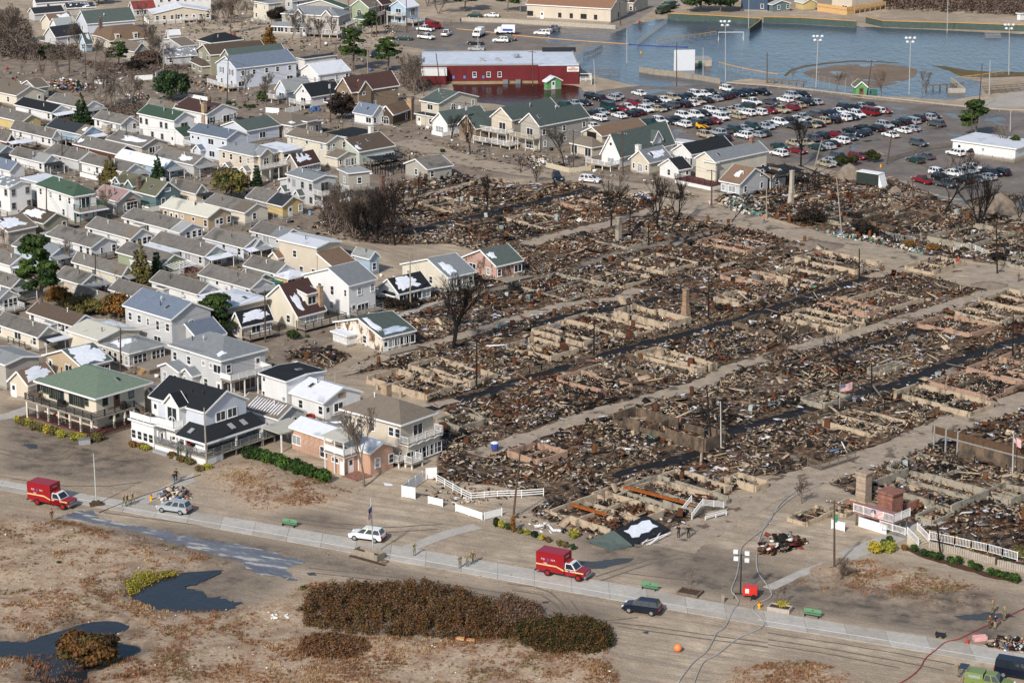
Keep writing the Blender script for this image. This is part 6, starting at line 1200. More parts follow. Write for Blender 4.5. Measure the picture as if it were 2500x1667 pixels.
for q in '''a0 20 565 17 .55 1 6 g|great spreading bare tree at the left edge;a0 120 420 12 .6 2 5 g|bare tree crowding behind the great one;a0 715 470 9 .5 1 5 g|bare tree before the narrow pale blue house;a0 190 700 5 .5 1 4 g|lone thin bare tree on open sand;a0 560 725 8 .45 1 5 g|bare tree beside the junk heap;a0 400 740 6 .6 2 4 r|low reddish bare tree left of the junk heap;a0 625 660 7 .4 1 4 g|slim bare tree above the junk heap;a0 1395 545 10 .5 1 5 g|bare tree in front of grey gabled house
a0 955 690 8 .5 1 5 g|bare tree beside the pine by the sand lane;a0 940 985 10 .45 2 5 g|forked bare tree behind spruce cottage;a0 1205 985 9 .5 1 5 g|bare tree with thick limbs near juniper;a0 1590 650 8 .6 1 5 r|reddish bare tree beside street lamp;a0 2105 312 12 .45 1 5 g|tall bare tree right of white shed;a0 2205 260 11 .4 1 5 g|second tall bare tree near the top rim;a0 2060 200 10 .5 2 5 g|bushy bare tree beside beige snow-roofed house;a0 1860 300 6 .7 2 4 r|low spreading bare shrub tree near the white shed;a0 1310 230 7 .5 1 5 r|reddish bare tree before faded red roof
a1 330 380 9 .5 1 5 g|bare tree before the mansion porch;a1 495 370 8 .45 1 5 g|bare tree at the mansion bay;a1 590 440 9 .35 1 5 g|pale slender bare tree below mansion;a1 680 385 8 .5 1 5 g|bare tree at the mansion corner;a1 100 985 9 .5 1 5 g|bare tree beside large grey two-storey house;a1 450 960 4 .6 2 4 r|small bare tree at white decks;a0 2220 940 5 .5 1 4 r|little bare tree by white picket stairs;a1 1440 870 11 .55 2 6 g|large grey bare tree against the red hall;a1 1530 880 8 .5 1 5 r|bare tree left of the red hall entrance;a1 1010 1100 5 .5 1 4 g|thin bare tree before small blue-roofed house
a1 100 110 10 .5 2 5 g|bare tree at the left of the mansion;a1 1250 180 6 .5 1 4 r|bare tree beside light blue house;a2 480 1520 9 .6 1 6 k|dark bare tree with spreading crown by the stone house;a1 1950 1410 9 .5 1 6 k|burnt bare tree before the balcony house;a1 1780 1260 6 .6 2 5 k|charred shrub tree near bow window cottage;a2 80 1568 4 .6 2 4 k|small charred tree at the dirt street bend;a3 300 1520 12 .5 1 6 k|tall dark tree in front of the car park;a3 2120 1385 6 .55 1 5 r|bare tree before the long low white building;a3 615 840 5.5 .6 1 5 r|small bare street tree near the infield;a3 1035 880 7 .6 1 5 r|bare street tree right of the ballfield shed;a3 1405 890 7 .6 1 5 r|bare street tree before the bleachers
a3 215 760 4 .5 1 4 r|tiny bare tree left of the field light;a3 1660 1568 4 .6 2 4 g|low bare tree beside the second car group;b0 600 430 7 .5 1 5 r|bare tree beside white house with green hip roof;b0 990 430 7 .5 1 5 g|grey bare tree before the bay window;b0 590 860 6 .4 1 4 g|left sapling before the pale blue cottage;b0 640 868 6 .4 1 4 g|right sapling before the pale blue cottage;b0 1745 1140 5 .6 1 4 g|bare tree against long cottage roof;b0 40 690 4 .6 2 4 r|russet bare shrub at the left edge cottages;b1 1268 672 13 .4 1 6 k|tall scorched tree with straight trunk near brick chimney
b1 1110 645 10 .5 2 6 k|scorched tree in the middle of the burnt thicket;b1 900 600 9 .55 2 6 r|brown burnt tree in thicket, near the pale house;b1 700 560 8 .6 2 6 r|brown burnt tree at the thicket edge;b1 800 590 8 .55 2 6 r|thin-limbed burnt tree inside the thicket;b1 1000 620 9 .55 2 6 k|sooty tree beside scorched one in thicket;b1 620 520 6 .6 2 5 r|low burnt brush tree at thicket corner;b1 1080 480 8 .55 2 6 r|burnt tree behind the thicket below chimney;p 1105 852 13 .45 2 6 k|big black tree beside blistered white cottage;b1 2095 410 9 .3 1 5 k|narrow black tree along the upper charred path
b2 905 505 11 .45 1 5 k|black crooked tree near the tall-pole corner;b2 1330 560 12 .25 1 5 k|thin black tree left of the dirt street;b2 1515 445 10 .22 1 5 k|slender black tree nearest the dirt street;b2 1480 390 6 .3 1 4 k|thin black sapling behind the slender one;b2 2000 455 7 .5 1 5 k|leaning burnt tree at the dirt street verge;b2 220 90 3.5 .7 3 4 k|scorched low bush tree near white car;b3 1600 378 13 .65 1 6 k|great black tree before the puddled car park;b3 1920 490 11 .3 4 4 k|vase-shaped black tree at far right
c3 650 350 8 .5 1 5 k|wispy burnt tree beside the large flag;c3 310 1490 4 .45 1 5 r|small bare tree on the sand at the right plaza;c1 985 1335 11 .38 1 6 g|slender bare tree in front of the pink cottage;d2 1622 745 2.6 .6 1 4 r|tiny bare sapling in a square planter;d3 660 640 3.0 .7 4 4 r|low bare shrub near the street pole;b3 2290 420 6 .6 2 5 k|dark brush tree at the right rim;d3 110 850 2.4 .4 2 4 r|thin twigs rising from the stone planter;a2 40 690 6 .6 2 5 r|bare shrub tree at the red hall wall;a0 860 640 9 .5 1 5 g|bare tree between pine and sand lane pole;a0 1010 1000 8 .55 1 5 g|wispy bare tree left of thick-limbed one;a0 2240 880 7 .5 1 5 g|bare tree in front of blue-roofed grey house;a0 1450 610 9 .5 1 5 g|bare tree beside the grey lamp pole;a0 300 560 7 .55 2 5 g|bare tree behind the porch house brambles;a0 480 620 6 .5 1 5 g|bare tree at the sand flat by brambles;a1 840 60 9 .5 1 5 g|bare tree between mansion and green roof;a0 2290 180 10 .45 1 5 g|bare tree beside dead orange conifer;a0 1980 240 9 .5 1 5 g|bare tree near the bare shrub tree;a1 1660 130 9 .55 2 5 r|bare tree behind the upper yard corner;a1 1560 60 10 .5 2 5 g|bare tree cluster right of the light blue house;b1 1400 400 9 .5 2 5 k|scorched tree right of tall brick chimney;b1 760 480 9 .55 2 5 r|pale burnt tree left in the thicket'''.replace('\n',';').split(';'):
 a,lb=q.split('|');a=a.split();bare(a[0],(float(a[1]),float(a[2])),float(a[3]),lb,float(a[4]),int(a[5]),min(6,int(a[6])+(float(a[3])>=9)),a[7],lean=25 if 'leaning' in lb else 0)
def leaf_cloud(cs,rs,n,size,mats,name='crown',parent=None,flat=.7,wts=None,kind=None,seed=3):
 """leaf-sized faces spread through ellipsoidal clumps: cs (k,3), rs (k,3)"""
 g=np.random.default_rng(seed);cs=np.asarray(cs,float);rs=np.asarray(rs,float);w_=np.prod(rs,1)**.67;w_/=w_.sum();i=g.choice(len(cs),n,p=w_)
 d=g.normal(0,1,(n,3));d/=np.linalg.norm(d,axis=1,keepdims=True);p=cs[i]+d*rs[i]*(g.random((n,1))**.45)
 nrm=d*np.array([1,1,flat])+g.normal(0,.6,(n,3));nrm[:,2]+=.3;nrm/=np.linalg.norm(nrm,axis=1,keepdims=True)
 t=np.cross(nrm,g.normal(0,1,(n,3)));t/=np.linalg.norm(t,axis=1,keepdims=True);b=np.cross(nrm,t);s=size*g.uniform(.5,1.3,(n,1))
 v=np.stack([p-t*s,p+b*s*.55,p+t*s,p-b*s*.55],1).reshape(-1,3);cm=g.choice(len(mats),len(cs),p=wts);mi=cm[i];k=g.random(n)<.35;mi[k]=g.choice(len(mats),k.sum(),p=wts)
 return bulk(name,v,np.arange(n*4).reshape(n,4),mats,mi,parent,kind)
def leafm(name,c):return mat(name,c,.75,.25,4,spec=.2)
NEED=[leafm('pine needles','2b3d1c'),leafm('olive pine needles','435423'),leafm('deep pine needles','22321a')];SPR=[leafm('spruce needles','24361f'),leafm('spruce needles light','3a4c2b'),leafm('spruce needles deep','18261a')]  # paler and deeper needle tones, mixed at random over the clumps
BRN=[leafm('browned needles','6b4a26'),leafm('orange needles','8a5f2c'),leafm('olive needles','564a26')];GRB=[leafm('olive brown foliage','55502c'),leafm('olive foliage','6a6233'),leafm('grey brown foliage','5d5138')];HDG=[leafm('hedge leaf','2c4019'),leafm('hedge leaf light','456024'),leafm('hedge leaf deep','1c2b13')]
YEL=[leafm('yellow leaf','a8932f'),leafm('olive leaf','6f7233'),leafm('yellow green leaf','8a8a36')];BAY=[leafm('bayberry bronze','654524'),leafm('bayberry olive','504322'),leafm('bayberry brown','60412a'),leafm('bayberry dark','35291a'),leafm('bayberry grey','6a5443')]
def evergreen(kind,t,p,h,wd,label,mats=None,n=None,name='evergreen_tree',cat='tree',group=None):
 o=GT(t,*p);r=empty(name,label,cat,o,0,group);g=random.Random(int(p[0]+p[1]));cs,rs=[],[]
 if kind=='pine':
  segs=[(0,0,-.1,.05*h,0,h*.5,.03*h,.022*h),(.05*h,0,h*.5,.02*h,.02*h,h*.95,.022*h,.006*h)]
  for i in range(24):
   z=h*g.uniform(.38,.97);a=g.uniform(0,6.28);ln=wd/2*g.uniform(.45,1.0)*(1.15-.75*(z/h-.38)/.6);e=(math.cos(a)*ln,math.sin(a)*ln,z+h*.04)
   segs.append((.04*h,0,z-h*.05,*e,.012*h,.004*h));cs.append((e[0]*.85,e[1]*.85,e[2]));rs.append((wd*.14,wd*.14,h*.034));cs.append((e[0]*.45,e[1]*.45,e[2]+.02*h));rs.append((wd*.11,wd*.11,h*.03))
  put('trunk',seg_mesh('trunk',segs,BARK,6),r);n=n or 4600
 elif kind in('spruce','cone'):
  put('trunk',seg_mesh('trunk',[(0,0,-.1,0,0,h*.9,.025*h,.006*h)],BARK,6),r);L=9 if kind=='spruce' else 7
  for i in range(L):
   z=h*(.1+.86*i/(L-1));q=(1-i/L)**(1 if kind=='spruce' else .55);k=max(1,int(7*q));rr=wd/2*q
   for j in range(k):
    a=6.28*j/k+i;d=rr*(.68 if kind=='spruce' else .5)*g.uniform(.75,1.2);cs.append((math.cos(a)*d,math.sin(a)*d,z-.03*h*q));rs.append((rr*.42+.12,)*2+(h*.055+.08,))
  n=n or 3200
 else:
  put('trunk',seg_mesh('trunk',[(0,0,-.1,.1,0,h*.45,.03*h,.02*h),(.1,0,h*.4,-wd*.2,.1,h*.7,.018*h,.008*h),(.1,0,h*.4,wd*.2,.1,h*.7,.018*h,.008*h)],BARK,6),r)
  for i in range(26):
   a=g.uniform(0,6.28);u=g.uniform(-.7,1);q=math.sqrt(max(0,1-u*u));k=.72*g.uniform(.85,1.12);cs.append((math.cos(a)*q*wd/2*k,math.sin(a)*q*wd/2*k,h*.52+u*h*.40*k));rs.append((wd*.17,wd*.17,h*.13))
  cs.append((0,0,h*.5));rs.append((wd*.3,wd*.3,h*.3));n=n or 3600
 leaf_cloud(cs,rs,n,.034*h**.5*(wd/4)**.3*3.2,mats or NEED,'crown',r,seed=int(p[0]*3+p[1]));return r
for q in '''pine a0 1080 610 6.5 7 n|spreading pine before the grey gabled house;round a0 1560 915 8 10 s|huge dark juniper above maroon-roofed house;spruce a0 750 1135 7.5 5.5 s|dark conical spruce between white cottages;cone a0 718 825 2.6 1.2 s|tiny dark cypress at the junk heap;spruce b0 1290 1040 8.5 5 g|browned spruce between cream and green cottages;cone b0 1432 985 5.2 3 s|dense dark cone tree beside the browned spruce;pine b0 360 1388 15 9 n|tall leaning pine over the brown-roofed cottage;round b0 2110 255 7.5 8.5 h|great round olive tree beside tan cottage;spruce a0 1440 1660 6 3.6 s|small spruce at the white-roofed blue cottage;spruce a0 1000 1660 6 5 g|brownish spruce in front of snowy cottage
round b0 540 1235 4.5 5 b|orange-brown juniper beside tall pine;round b0 1080 1340 5 6 b|rust-coloured juniper before tall grey house;round b0 760 1290 3.2 8 g|olive clump between the two rust junipers;round b0 930 1300 3 5 g|small olive bush beside rust-coloured juniper;pine b0 1960 1500 7 9 n|pine in front of tall grey house's porch;pine a1 880 645 11 8.5 n|big pine in the lane beside the street lamp;pine a1 1200 660 9 9 n|wide pine left of the red hall;pine a1 1050 330 7 7 n|pine behind the big lane pine;pine a1 1900 110 9 11 n|pine at the upper car yard;pine a1 2290 110 8 10 n|second pine at the yard's upper edge;round a2 1720 110 9 12 s|dark evergreen mass at the top rim;round a2 1900 110 9 11 s|dark evergreen beside the mass above green fence
round a1 780 1090 7 7 d|dark dead cedar before maroon house;spruce a1 120 430 7 5 b|orange dead conifer below the mansion;round a1 440 775 2.2 2.4 n|small green bush behind the black roof;pine a3 1885 1255 8.5 9 n|lone windswept pine by the low white building;pine a3 2245 1400 4 4 n|small pine before low white building;pine a3 2020 1380 2.4 4 n|shrubby pine before the white gable;round a3 668 1525 3.0 3.4 y|left of the two adjoining dark bushes;round a3 758 1508 2.8 3.2 y|right of the two adjoining dark bushes;round a3 948 1480 3.0 3.8 y|round dark bush beside the dirt mound;cone b1 10 130 4.5 2.6 s|dark clipped cone beside the yellow cottage
round a0 430 540 4 5 s|dark evergreen shrub below the porch house;round a0 900 40 6 8 s|dark evergreen at the top behind slate-green roof;round a0 1350 590 4 9 r|brown bramble mound in front of grey gabled house;round a0 1240 640 3 5 d|dark bramble clump right of the spreading pine;round a1 60 930 3 3 n|green shrub beside the big grey house;round a1 200 205 5 7 d|dark evergreen behind the mansion porch;round b3 380 480 3.4 7 d|large scorched shrub by the dirt street;round b3 850 590 3.6 4.5 d|round scorched shrub near the leaning pole;round b3 950 590 2.4 2.8 d|small scorched shrub beside the round one;round b3 790 460 2.2 4 d|low scorched shrub at the long foundation
round b1 1300 1230 2.0 8 d|dark foundation shrubs beside black-roofed cottage;round b1 340 1525 1.8 2.4 n|clipped round bush below maroon house;round b3 1300 690 1.6 2.4 b|brown bush in the street debris;round b3 1500 720 1.5 3 b|second brown bush in the street debris;round b3 2090 830 2.4 3 d|dead bush near the right rim'''.replace('\n',';').split(';'):
 a,lb=q.split('|');a=a.split();evergreen(a[0],a[1],(float(a[2]),float(a[3])),float(a[4]),float(a[5]),lb,dict(n=NEED,s=SPR,b=BRN,g=GRB,h=GRB+HDG[:1],d=[BLKT,leafm('dead foliage','3a2f26'),BLK],y=[leafm('boxwood','3a3f1f'),leafm('boxwood dark','262a15')],r=[TWIGR,leafm('bramble','4f3a2f')])[a[6]])
def shrub(t,p,h,wd,label,mats,group=None,name='shrub'):
 o=GT(t,*p);r=leaf_cloud([(0,0,h*.55),(wd*.2,0,h*.45),(-wd*.2,wd*.1,h*.5),(0,-wd*.2,h*.4)],[(wd*.36,wd*.36,h*.45)]*4,int(170+260*wd),.13+.03*wd,mats,name,seed=int(p[0]));r.location=o;tag(r,label,'shrub',group);return r
for i,(x,y)in enumerate([(175,760),(262,785),(430,845),(555,885),(670,912),(735,915)]):shrub('c0',(x,y),1.3,1.5,['yellow shrub farthest along the timber fence','yellow shrub third from the far end of the fence bed','yellow shrub mid bed at the timber fence','largest yellow shrub below the red chairs','yellow shrub beside the grey utility box','pale yellow shrub at the near end of the fence bed'][i],YEL)
for i,(x,y)in enumerate([(217,775),(310,815),(380,830),(492,860)]):shrub('c0',(x,y),1.4,1.6,['grey-green shrub second in the fence bed','grey-green shrub low in the fence bed','pale green shrub before fence board gap','grey-green shrub beside largest yellow one'][i],GRB)
shrub('c0',(880,915),1.4,2.2,'olive shrub at the deck corner of the green-roofed house',GRB)
for i,(x,y,m)in enumerate([(1215,970,BRN),(1295,985,BRN),(1325,1000,YEL),(1570,1070,BRN),(1655,1105,BRN),(1735,1130,GRB),(1820,1195,GRB),(1895,1180,YEL)]):shrub('c0',(x,y),.9,1.4,['russet shrub left in the villa planter','russet shrub at the villa planter corner','yellow shrub at villa planter corner','dark red shrub below the villa porch','dark red shrub between two little cypresses','olive shrub right of the second cypress','olive shrub left of the villa street pole','yellow-green shrub at the foot of the villa pole'][i],m)
for i,(x,y)in enumerate([(1625,1090),(1708,1118)]):evergreen('cone','c0',(x,y),1.9,.8,['left little cypress in the villa bed','right little cypress in the villa bed'][i],HDG,500,'cypress_shrub','shrub')
o=GT('c1',310,1190);A,B=GT('c1',-60,1075),GT('c1',625,1290);k=16
leaf_cloud([tuple(A.lerp(B,i/(k-1))+Vector((RNG.uniform(-.4,.4),RNG.uniform(-.5,.5),.95)))for i in range(k)],[(1.1,1.2,.95)]*k,9000,.2,HDG,'hedge');tag(bpy.data.objects['hedge'],'long clipped dark green hedge beside the pink cottage','hedge')
for q in '''d3 985 375 1.5 2.2 y|large yellow-green bush on the walkway's right side;d3 1100 365 1.4 2.0 y|bright yellow bush beside the large one;d3 1055 330 1.2 .9 h|clipped bush left behind the yellow pair;d3 1108 300 1.2 .9 h|clipped bush farthest behind the yellow pair;d3 1335 365 1.0 1.0 h|first clipped bush in the mulch row;d3 1425 405 .9 1.2 h|second clipped bush in the mulch row;d3 1490 420 .9 1.1 h|third clipped bush in the mulch row;d3 1552 440 1.0 1.4 h|fourth and widest clipped bush of the mulch row;d3 1668 470 .9 1.1 h|fifth clipped bush in the mulch row;d3 1738 480 1.1 1.1 h|sixth clipped bush in the mulch row;d3 1850 505 .9 .9 h|seventh clipped bush in the mulch row
d3 1905 535 .9 1.3 h|eighth clipped bush in the mulch row;d3 2035 580 1.0 1.2 h|ninth clipped bush in the mulch row;d3 2095 595 .9 1.1 h|tenth clipped bush in the mulch row;d3 2165 615 1.0 1.3 h|eleventh clipped bush in the mulch row;d3 2245 635 1.0 1.6 h|last clipped bush in the mulch row;d3 2180 480 1.2 2.2 h|green shrub in the scalloped planter;d3 2290 430 1.8 2.6 g|tall olive shrub at the right end of the white rail;d3 1245 355 .8 .8 b|small brown shrub behind the mulch row start;d3 1690 300 1.1 2.4 b|brown shrub in the first planter;d3 1850 390 1.1 2.4 b|brown shrub inside second planter;d3 2020 430 1.1 2.2 b|brown shrub at the end of the second planter
d2 72 200 .8 1.0 g|small grey-brown shrub before the ruin, farthest left;d2 140 215 .8 .8 y|small yellow shrub before the ruin;d2 205 240 1.0 .9 s|small dark conifer before the ruin;d2 268 262 .8 .7 y|small yellowish shrub near the white boards;d2 328 283 .8 .8 b|small rust shrub right of the yellowish one;d2 435 315 .8 .9 g|small olive shrub lowest in the sand bed;d2 488 330 .9 .9 g|rounded small shrub by the sand bed edge;d2 558 350 .8 .7 s|small dark shrub at the sand bed tip;d2 560 245 1.3 1.3 y|yellow-topped shrub beside the fallen white frame;d1 2190 140 1.3 .9 s|dark shrub beside walkway end;d1 2240 150 1.0 1.0 y|yellow-grey shrub at walkway end;d1 2295 165 .9 .9 h|green shrub right of walkway end;d2 10 190 2.4 .8 r|narrow rust-coloured shrub at the boundary post
a0 2085 955 1.1 1.4 h|first round bush along the sand lane;a0 2130 960 .9 1.2 h|second round bush along the sand lane;a0 2235 975 .8 1.0 h|third bush by the sand lane;a0 2275 985 .9 1.0 h|fourth bush on the sand lane;a0 2310 985 1.0 1.2 h|fifth bush on the sand lane;d0 545 490 .5 .9 h|bright green tuft on dry dune;d0 1560 1160 .6 1.6 h|green tuft near the pond bush;d1 435 715 .5 .8 h|small bright tuft beside the thicket;a1 1700 1390 .9 1.2 s|dark bush at the wreckage by the street'''.replace('\n',';').split(';'):
 a,lb=q.split('|');a=a.split();shrub(a[0],(float(a[1]),float(a[2])),float(a[3]),float(a[4]),lb,dict(y=YEL,h=HDG,b=BRN,g=GRB,s=SPR,r=[BRN[0],BRN[1]])[a[5]])
def thicket(t,s,h,n,size,mats,label,name='thicket',seed=5,wts=None):
 poly=P2(t,s);g=np.random.default_rng(seed);a=np.array([(p.x,p.y)for p in poly]);c0=a.mean(0);Q=g.uniform(a.min(0),a.max(0),(4000,2));Q=Q[inside(Q,[tuple(c0+(p-c0)*1.03)for p in a])][:900]
 hh=h*(.55+.6*fbm(Q[:,0],Q[:,1],4,seed));ed=np.array([min(np.hypot(*(a-q).T).min(),3)for q in Q])/3;hh*=.55+.45*ed
 o=leaf_cloud(np.stack([Q[:,0],Q[:,1],hh*.55],1),np.stack([g.uniform(.3,.85,len(hh)),g.uniform(.3,.85,len(hh)),hh*g.uniform(.4,.7,len(hh))],1),n,size,mats,name,kind='stuff',seed=seed,wts=wts);return o
thicket('p','735,1490 755,1530 812,1547 893,1552 1054,1558 1115,1565 1174,1568 1250,1562 1262,1530 1240,1500 1190,1470 1080,1440 987,1430 933,1431 840,1435 797,1440 760,1465',1.9,70000,.13,BAY,'')
thicket('d2','-30,1170 60,1200 240,1310 440,1340 740,1340 900,1230 910,1110 800,1040 540,1010 300,1015 200,1030 60,1060',1.8,34000,.13,[BAY[1],HDG[2],BAY[3],BAY[0]],'',seed=8)
thicket('d1','380,1320 480,1180 650,1150 900,1180 1050,1260 900,1350 600,1370',1.5,11000,.15,[BAY[2],BAY[4],BAY[0]],'',seed=9)
thicket('d2','-60,820 100,870 240,900 270,1000 100,1030 0,1100 -120,1000',1.9,10000,.16,[BAY[2],BAY[4],TWIGR],'',seed=12)
evergreen('round','d0',(810,1400),4.2,7.6,'dark bronze bush standing in the left pond',[BAY[1],BAY[0],BAY[3]],9000,'pond_bush','shrub')
thicket('p','300,1420 325,1400 380,1395 350,1425 320,1450',.8,1500,.13,YEL,'',seed=14);thicket('d0','1170,700 1250,640 1400,580 1600,560 1600,590 1420,640 1260,720 1200,770',.7,2500,.12,[YEL[1],YEL[0],BRN[2]],'',seed=15)
thicket('a3','1000,60 1200,10 1900,0 2333,40 2333,150 1900,130 1400,110 1100,90',3.2,9000,.45,[TWIGR,TWIG,leafm('bramble','4f3a2f')],'','undergrowth',16);thicket('a0','-100,180 250,200 330,420 700,440 720,560 300,560 -100,520',1.8,9000,.35,[TWIGR,TWIG,leafm('dead foliage','3a2f26')],'','undergrowth',17)
thicket('b1','560,420 760,340 1100,300 1300,420 1380,560 1200,660 900,640 650,560',1.6,9000,.16,[TWIGR,BLKT,TWIG],'','undergrowth',18);thicket('a1','1350,650 1560,620 1600,800 1420,860 1300,760',2.2,3000,.3,[TWIGR,TWIG],'','undergrowth',19)
thicket('a0','700,560 1150,600 1500,560 1750,640 1500,690 1000,700',.9,3500,.3,[TWIGR,TWIG],'','undergrowth',20);thicket('a0','850,990 1250,960 1330,1000 1250,1060 950,1040',1.2,3000,.25,[TWIGR,TWIG],'','undergrowth',21)
def tufts(polys,dens,mats,hmin,hmax,name='dune_grass',clump=.47,seed=61,avoid=None,k=6,s=5):
 g=np.random.default_rng(seed);P=sample(polys,dens,-2);P=P[g.random(len(P))<np.clip((.55*fbm(P[:,0],P[:,1],s,seed)+.45*fbm(P[:,0],P[:,1],2.2,seed+3)-clump)*5,.03,1)]
 for q in(avoid or[]):P=P[~inside(P,q)]
 n=len(P);h=g.uniform(hmin,hmax,n)*(.6+.8*fbm(P[:,0],P[:,1],4,seed+5));a=g.uniform(0,6.28,(n,k));ln=g.uniform(.25,.9,(n,k))*h[:,None];z0=np.clip(np.array([0.0]),0,1)
 base=np.stack([P[:,:1]+g.normal(0,.09,(n,k)),P[:,1:]+g.normal(0,.09,(n,k)),np.zeros((n,k))],-1);tip=base+np.stack([np.cos(a)*ln*.8,np.sin(a)*ln*.8,h[:,None]*g.uniform(.6,1.1,(n,k))],-1)
 sd_=np.stack([-np.sin(a),np.cos(a),0*a],-1)*(.035+.05*h)[:,None,None];v=np.stack([base-sd_,base+sd_,tip],2)
 zt=GZ(P)[:,None,None];v[...,2]+=zt
 c=(fbm(P[:,0],P[:,1],7,seed+9)*len(mats)*1.2-.1*len(mats)+g.normal(0,.7,n)).clip(0,len(mats)-1).astype(int)
 return bulk(name,v.reshape(-1,3),np.arange(n*k*3).reshape(-1,3),mats,np.repeat(c,k),kind='stuff')
_gm=ground.data;_co=np.empty(len(_gm.vertices)*3);_gm.vertices.foreach_get('co',_co);_co=_co.reshape(-1,3)
_xs=np.unique(_co[:,0]);_ys=np.unique(_co[:,1]);_Z=_co[:,2].reshape(len(_ys),len(_xs))
def GZ(P):return _Z[np.clip(np.searchsorted(_ys,P[:,1])-1,0,len(_ys)-1),np.clip(np.searchsorted(_xs,P[:,0])-1,0,len(_xs)-1)]
GRS=[leafm('straw','b39b78'),leafm('tan grass','9c7e5d'),leafm('rust grass','875d42'),leafm('brown grass','6f543e'),leafm('olive grass','7b7148')]
tufts(DUNE[:2],22,GRS,.10,.34,clump=.45,avoid=POND,s=8);tufts(DUNE[2:],20,GRS,.10,.32,clump=.44,seed=71)
tufts([P2('d0','250,1330 500,1260 880,1330 1300,1400 1350,1568 200,1568')],9,[GRS[2],GRS[3],TWIGR],.3,.6,'marsh_grass',.40,81);tufts([P2('p','680,1290 760,1330 900,1440 1350,1480 1380,1430 1000,1350')],.5,GRS,.1,.2,seed=83)
# ---------------------------------------------------------------- vehicles
PAINT=dict(W='dcdcda',S='9a9fa3',D='14171d',G='1f3a36',R='7a1a20',B='182338',T='a5977c',C='4a4d50',N='0e1626',O='6f7f45',F='8c0f1c',Y='d9a01e',A='3c4634')
PNAME=dict(W='white',S='silver',D='black',G='dark green',R='red',B='navy',T='tan',C='charcoal',N='midnight blue',O='olive green',F='fire-red',Y='yellow',A='army green')
def paint_m(c):return mat('car paint '+PNAME[c],PAINT[c],.4,.03,1,spec=.4,coat=.2)
TYRE=mat('tyre rubber','17171a',.85);HUB=mat('wheel hub','a3a5a8',.35,.1,metal=.6);BUMP=mat('black plastic','1c1d20',.6);TAIL=mat('tail lamp','a01818',.3);HEAD=mat('head lamp','d8dde0',.15);CGL,_n,_b=new_mat('car glass');_b.inputs['Base Color'].default_value=(.018,.024,.03,1);_b.inputs['Roughness'].default_value=.05;_b.inputs['Specular IOR Level'].default_value=.7
CT=dict(s=(4.7,1.8,.92,1.42,-1.75,1.15,-1.0,.35,.88,.98),u=(4.7,1.9,1.1,1.74,-2.2,1.3,-1.85,.4,1.02,1.08),w=(4.9,1.85,1.0,1.62,-2.35,1.45,-2.1,.55,.95,1.0),p=(5.5,1.95,1.12,1.84,-.55,1.45,-.4,.75,1.08,1.12),v=(5.4,2.0,1.2,2.15,-2.65,2.0,-2.55,1.45,1.12,1.2))
TN=dict(s='sedan',u='SUV',w='wagon',p='pickup',v='van');_cm={}
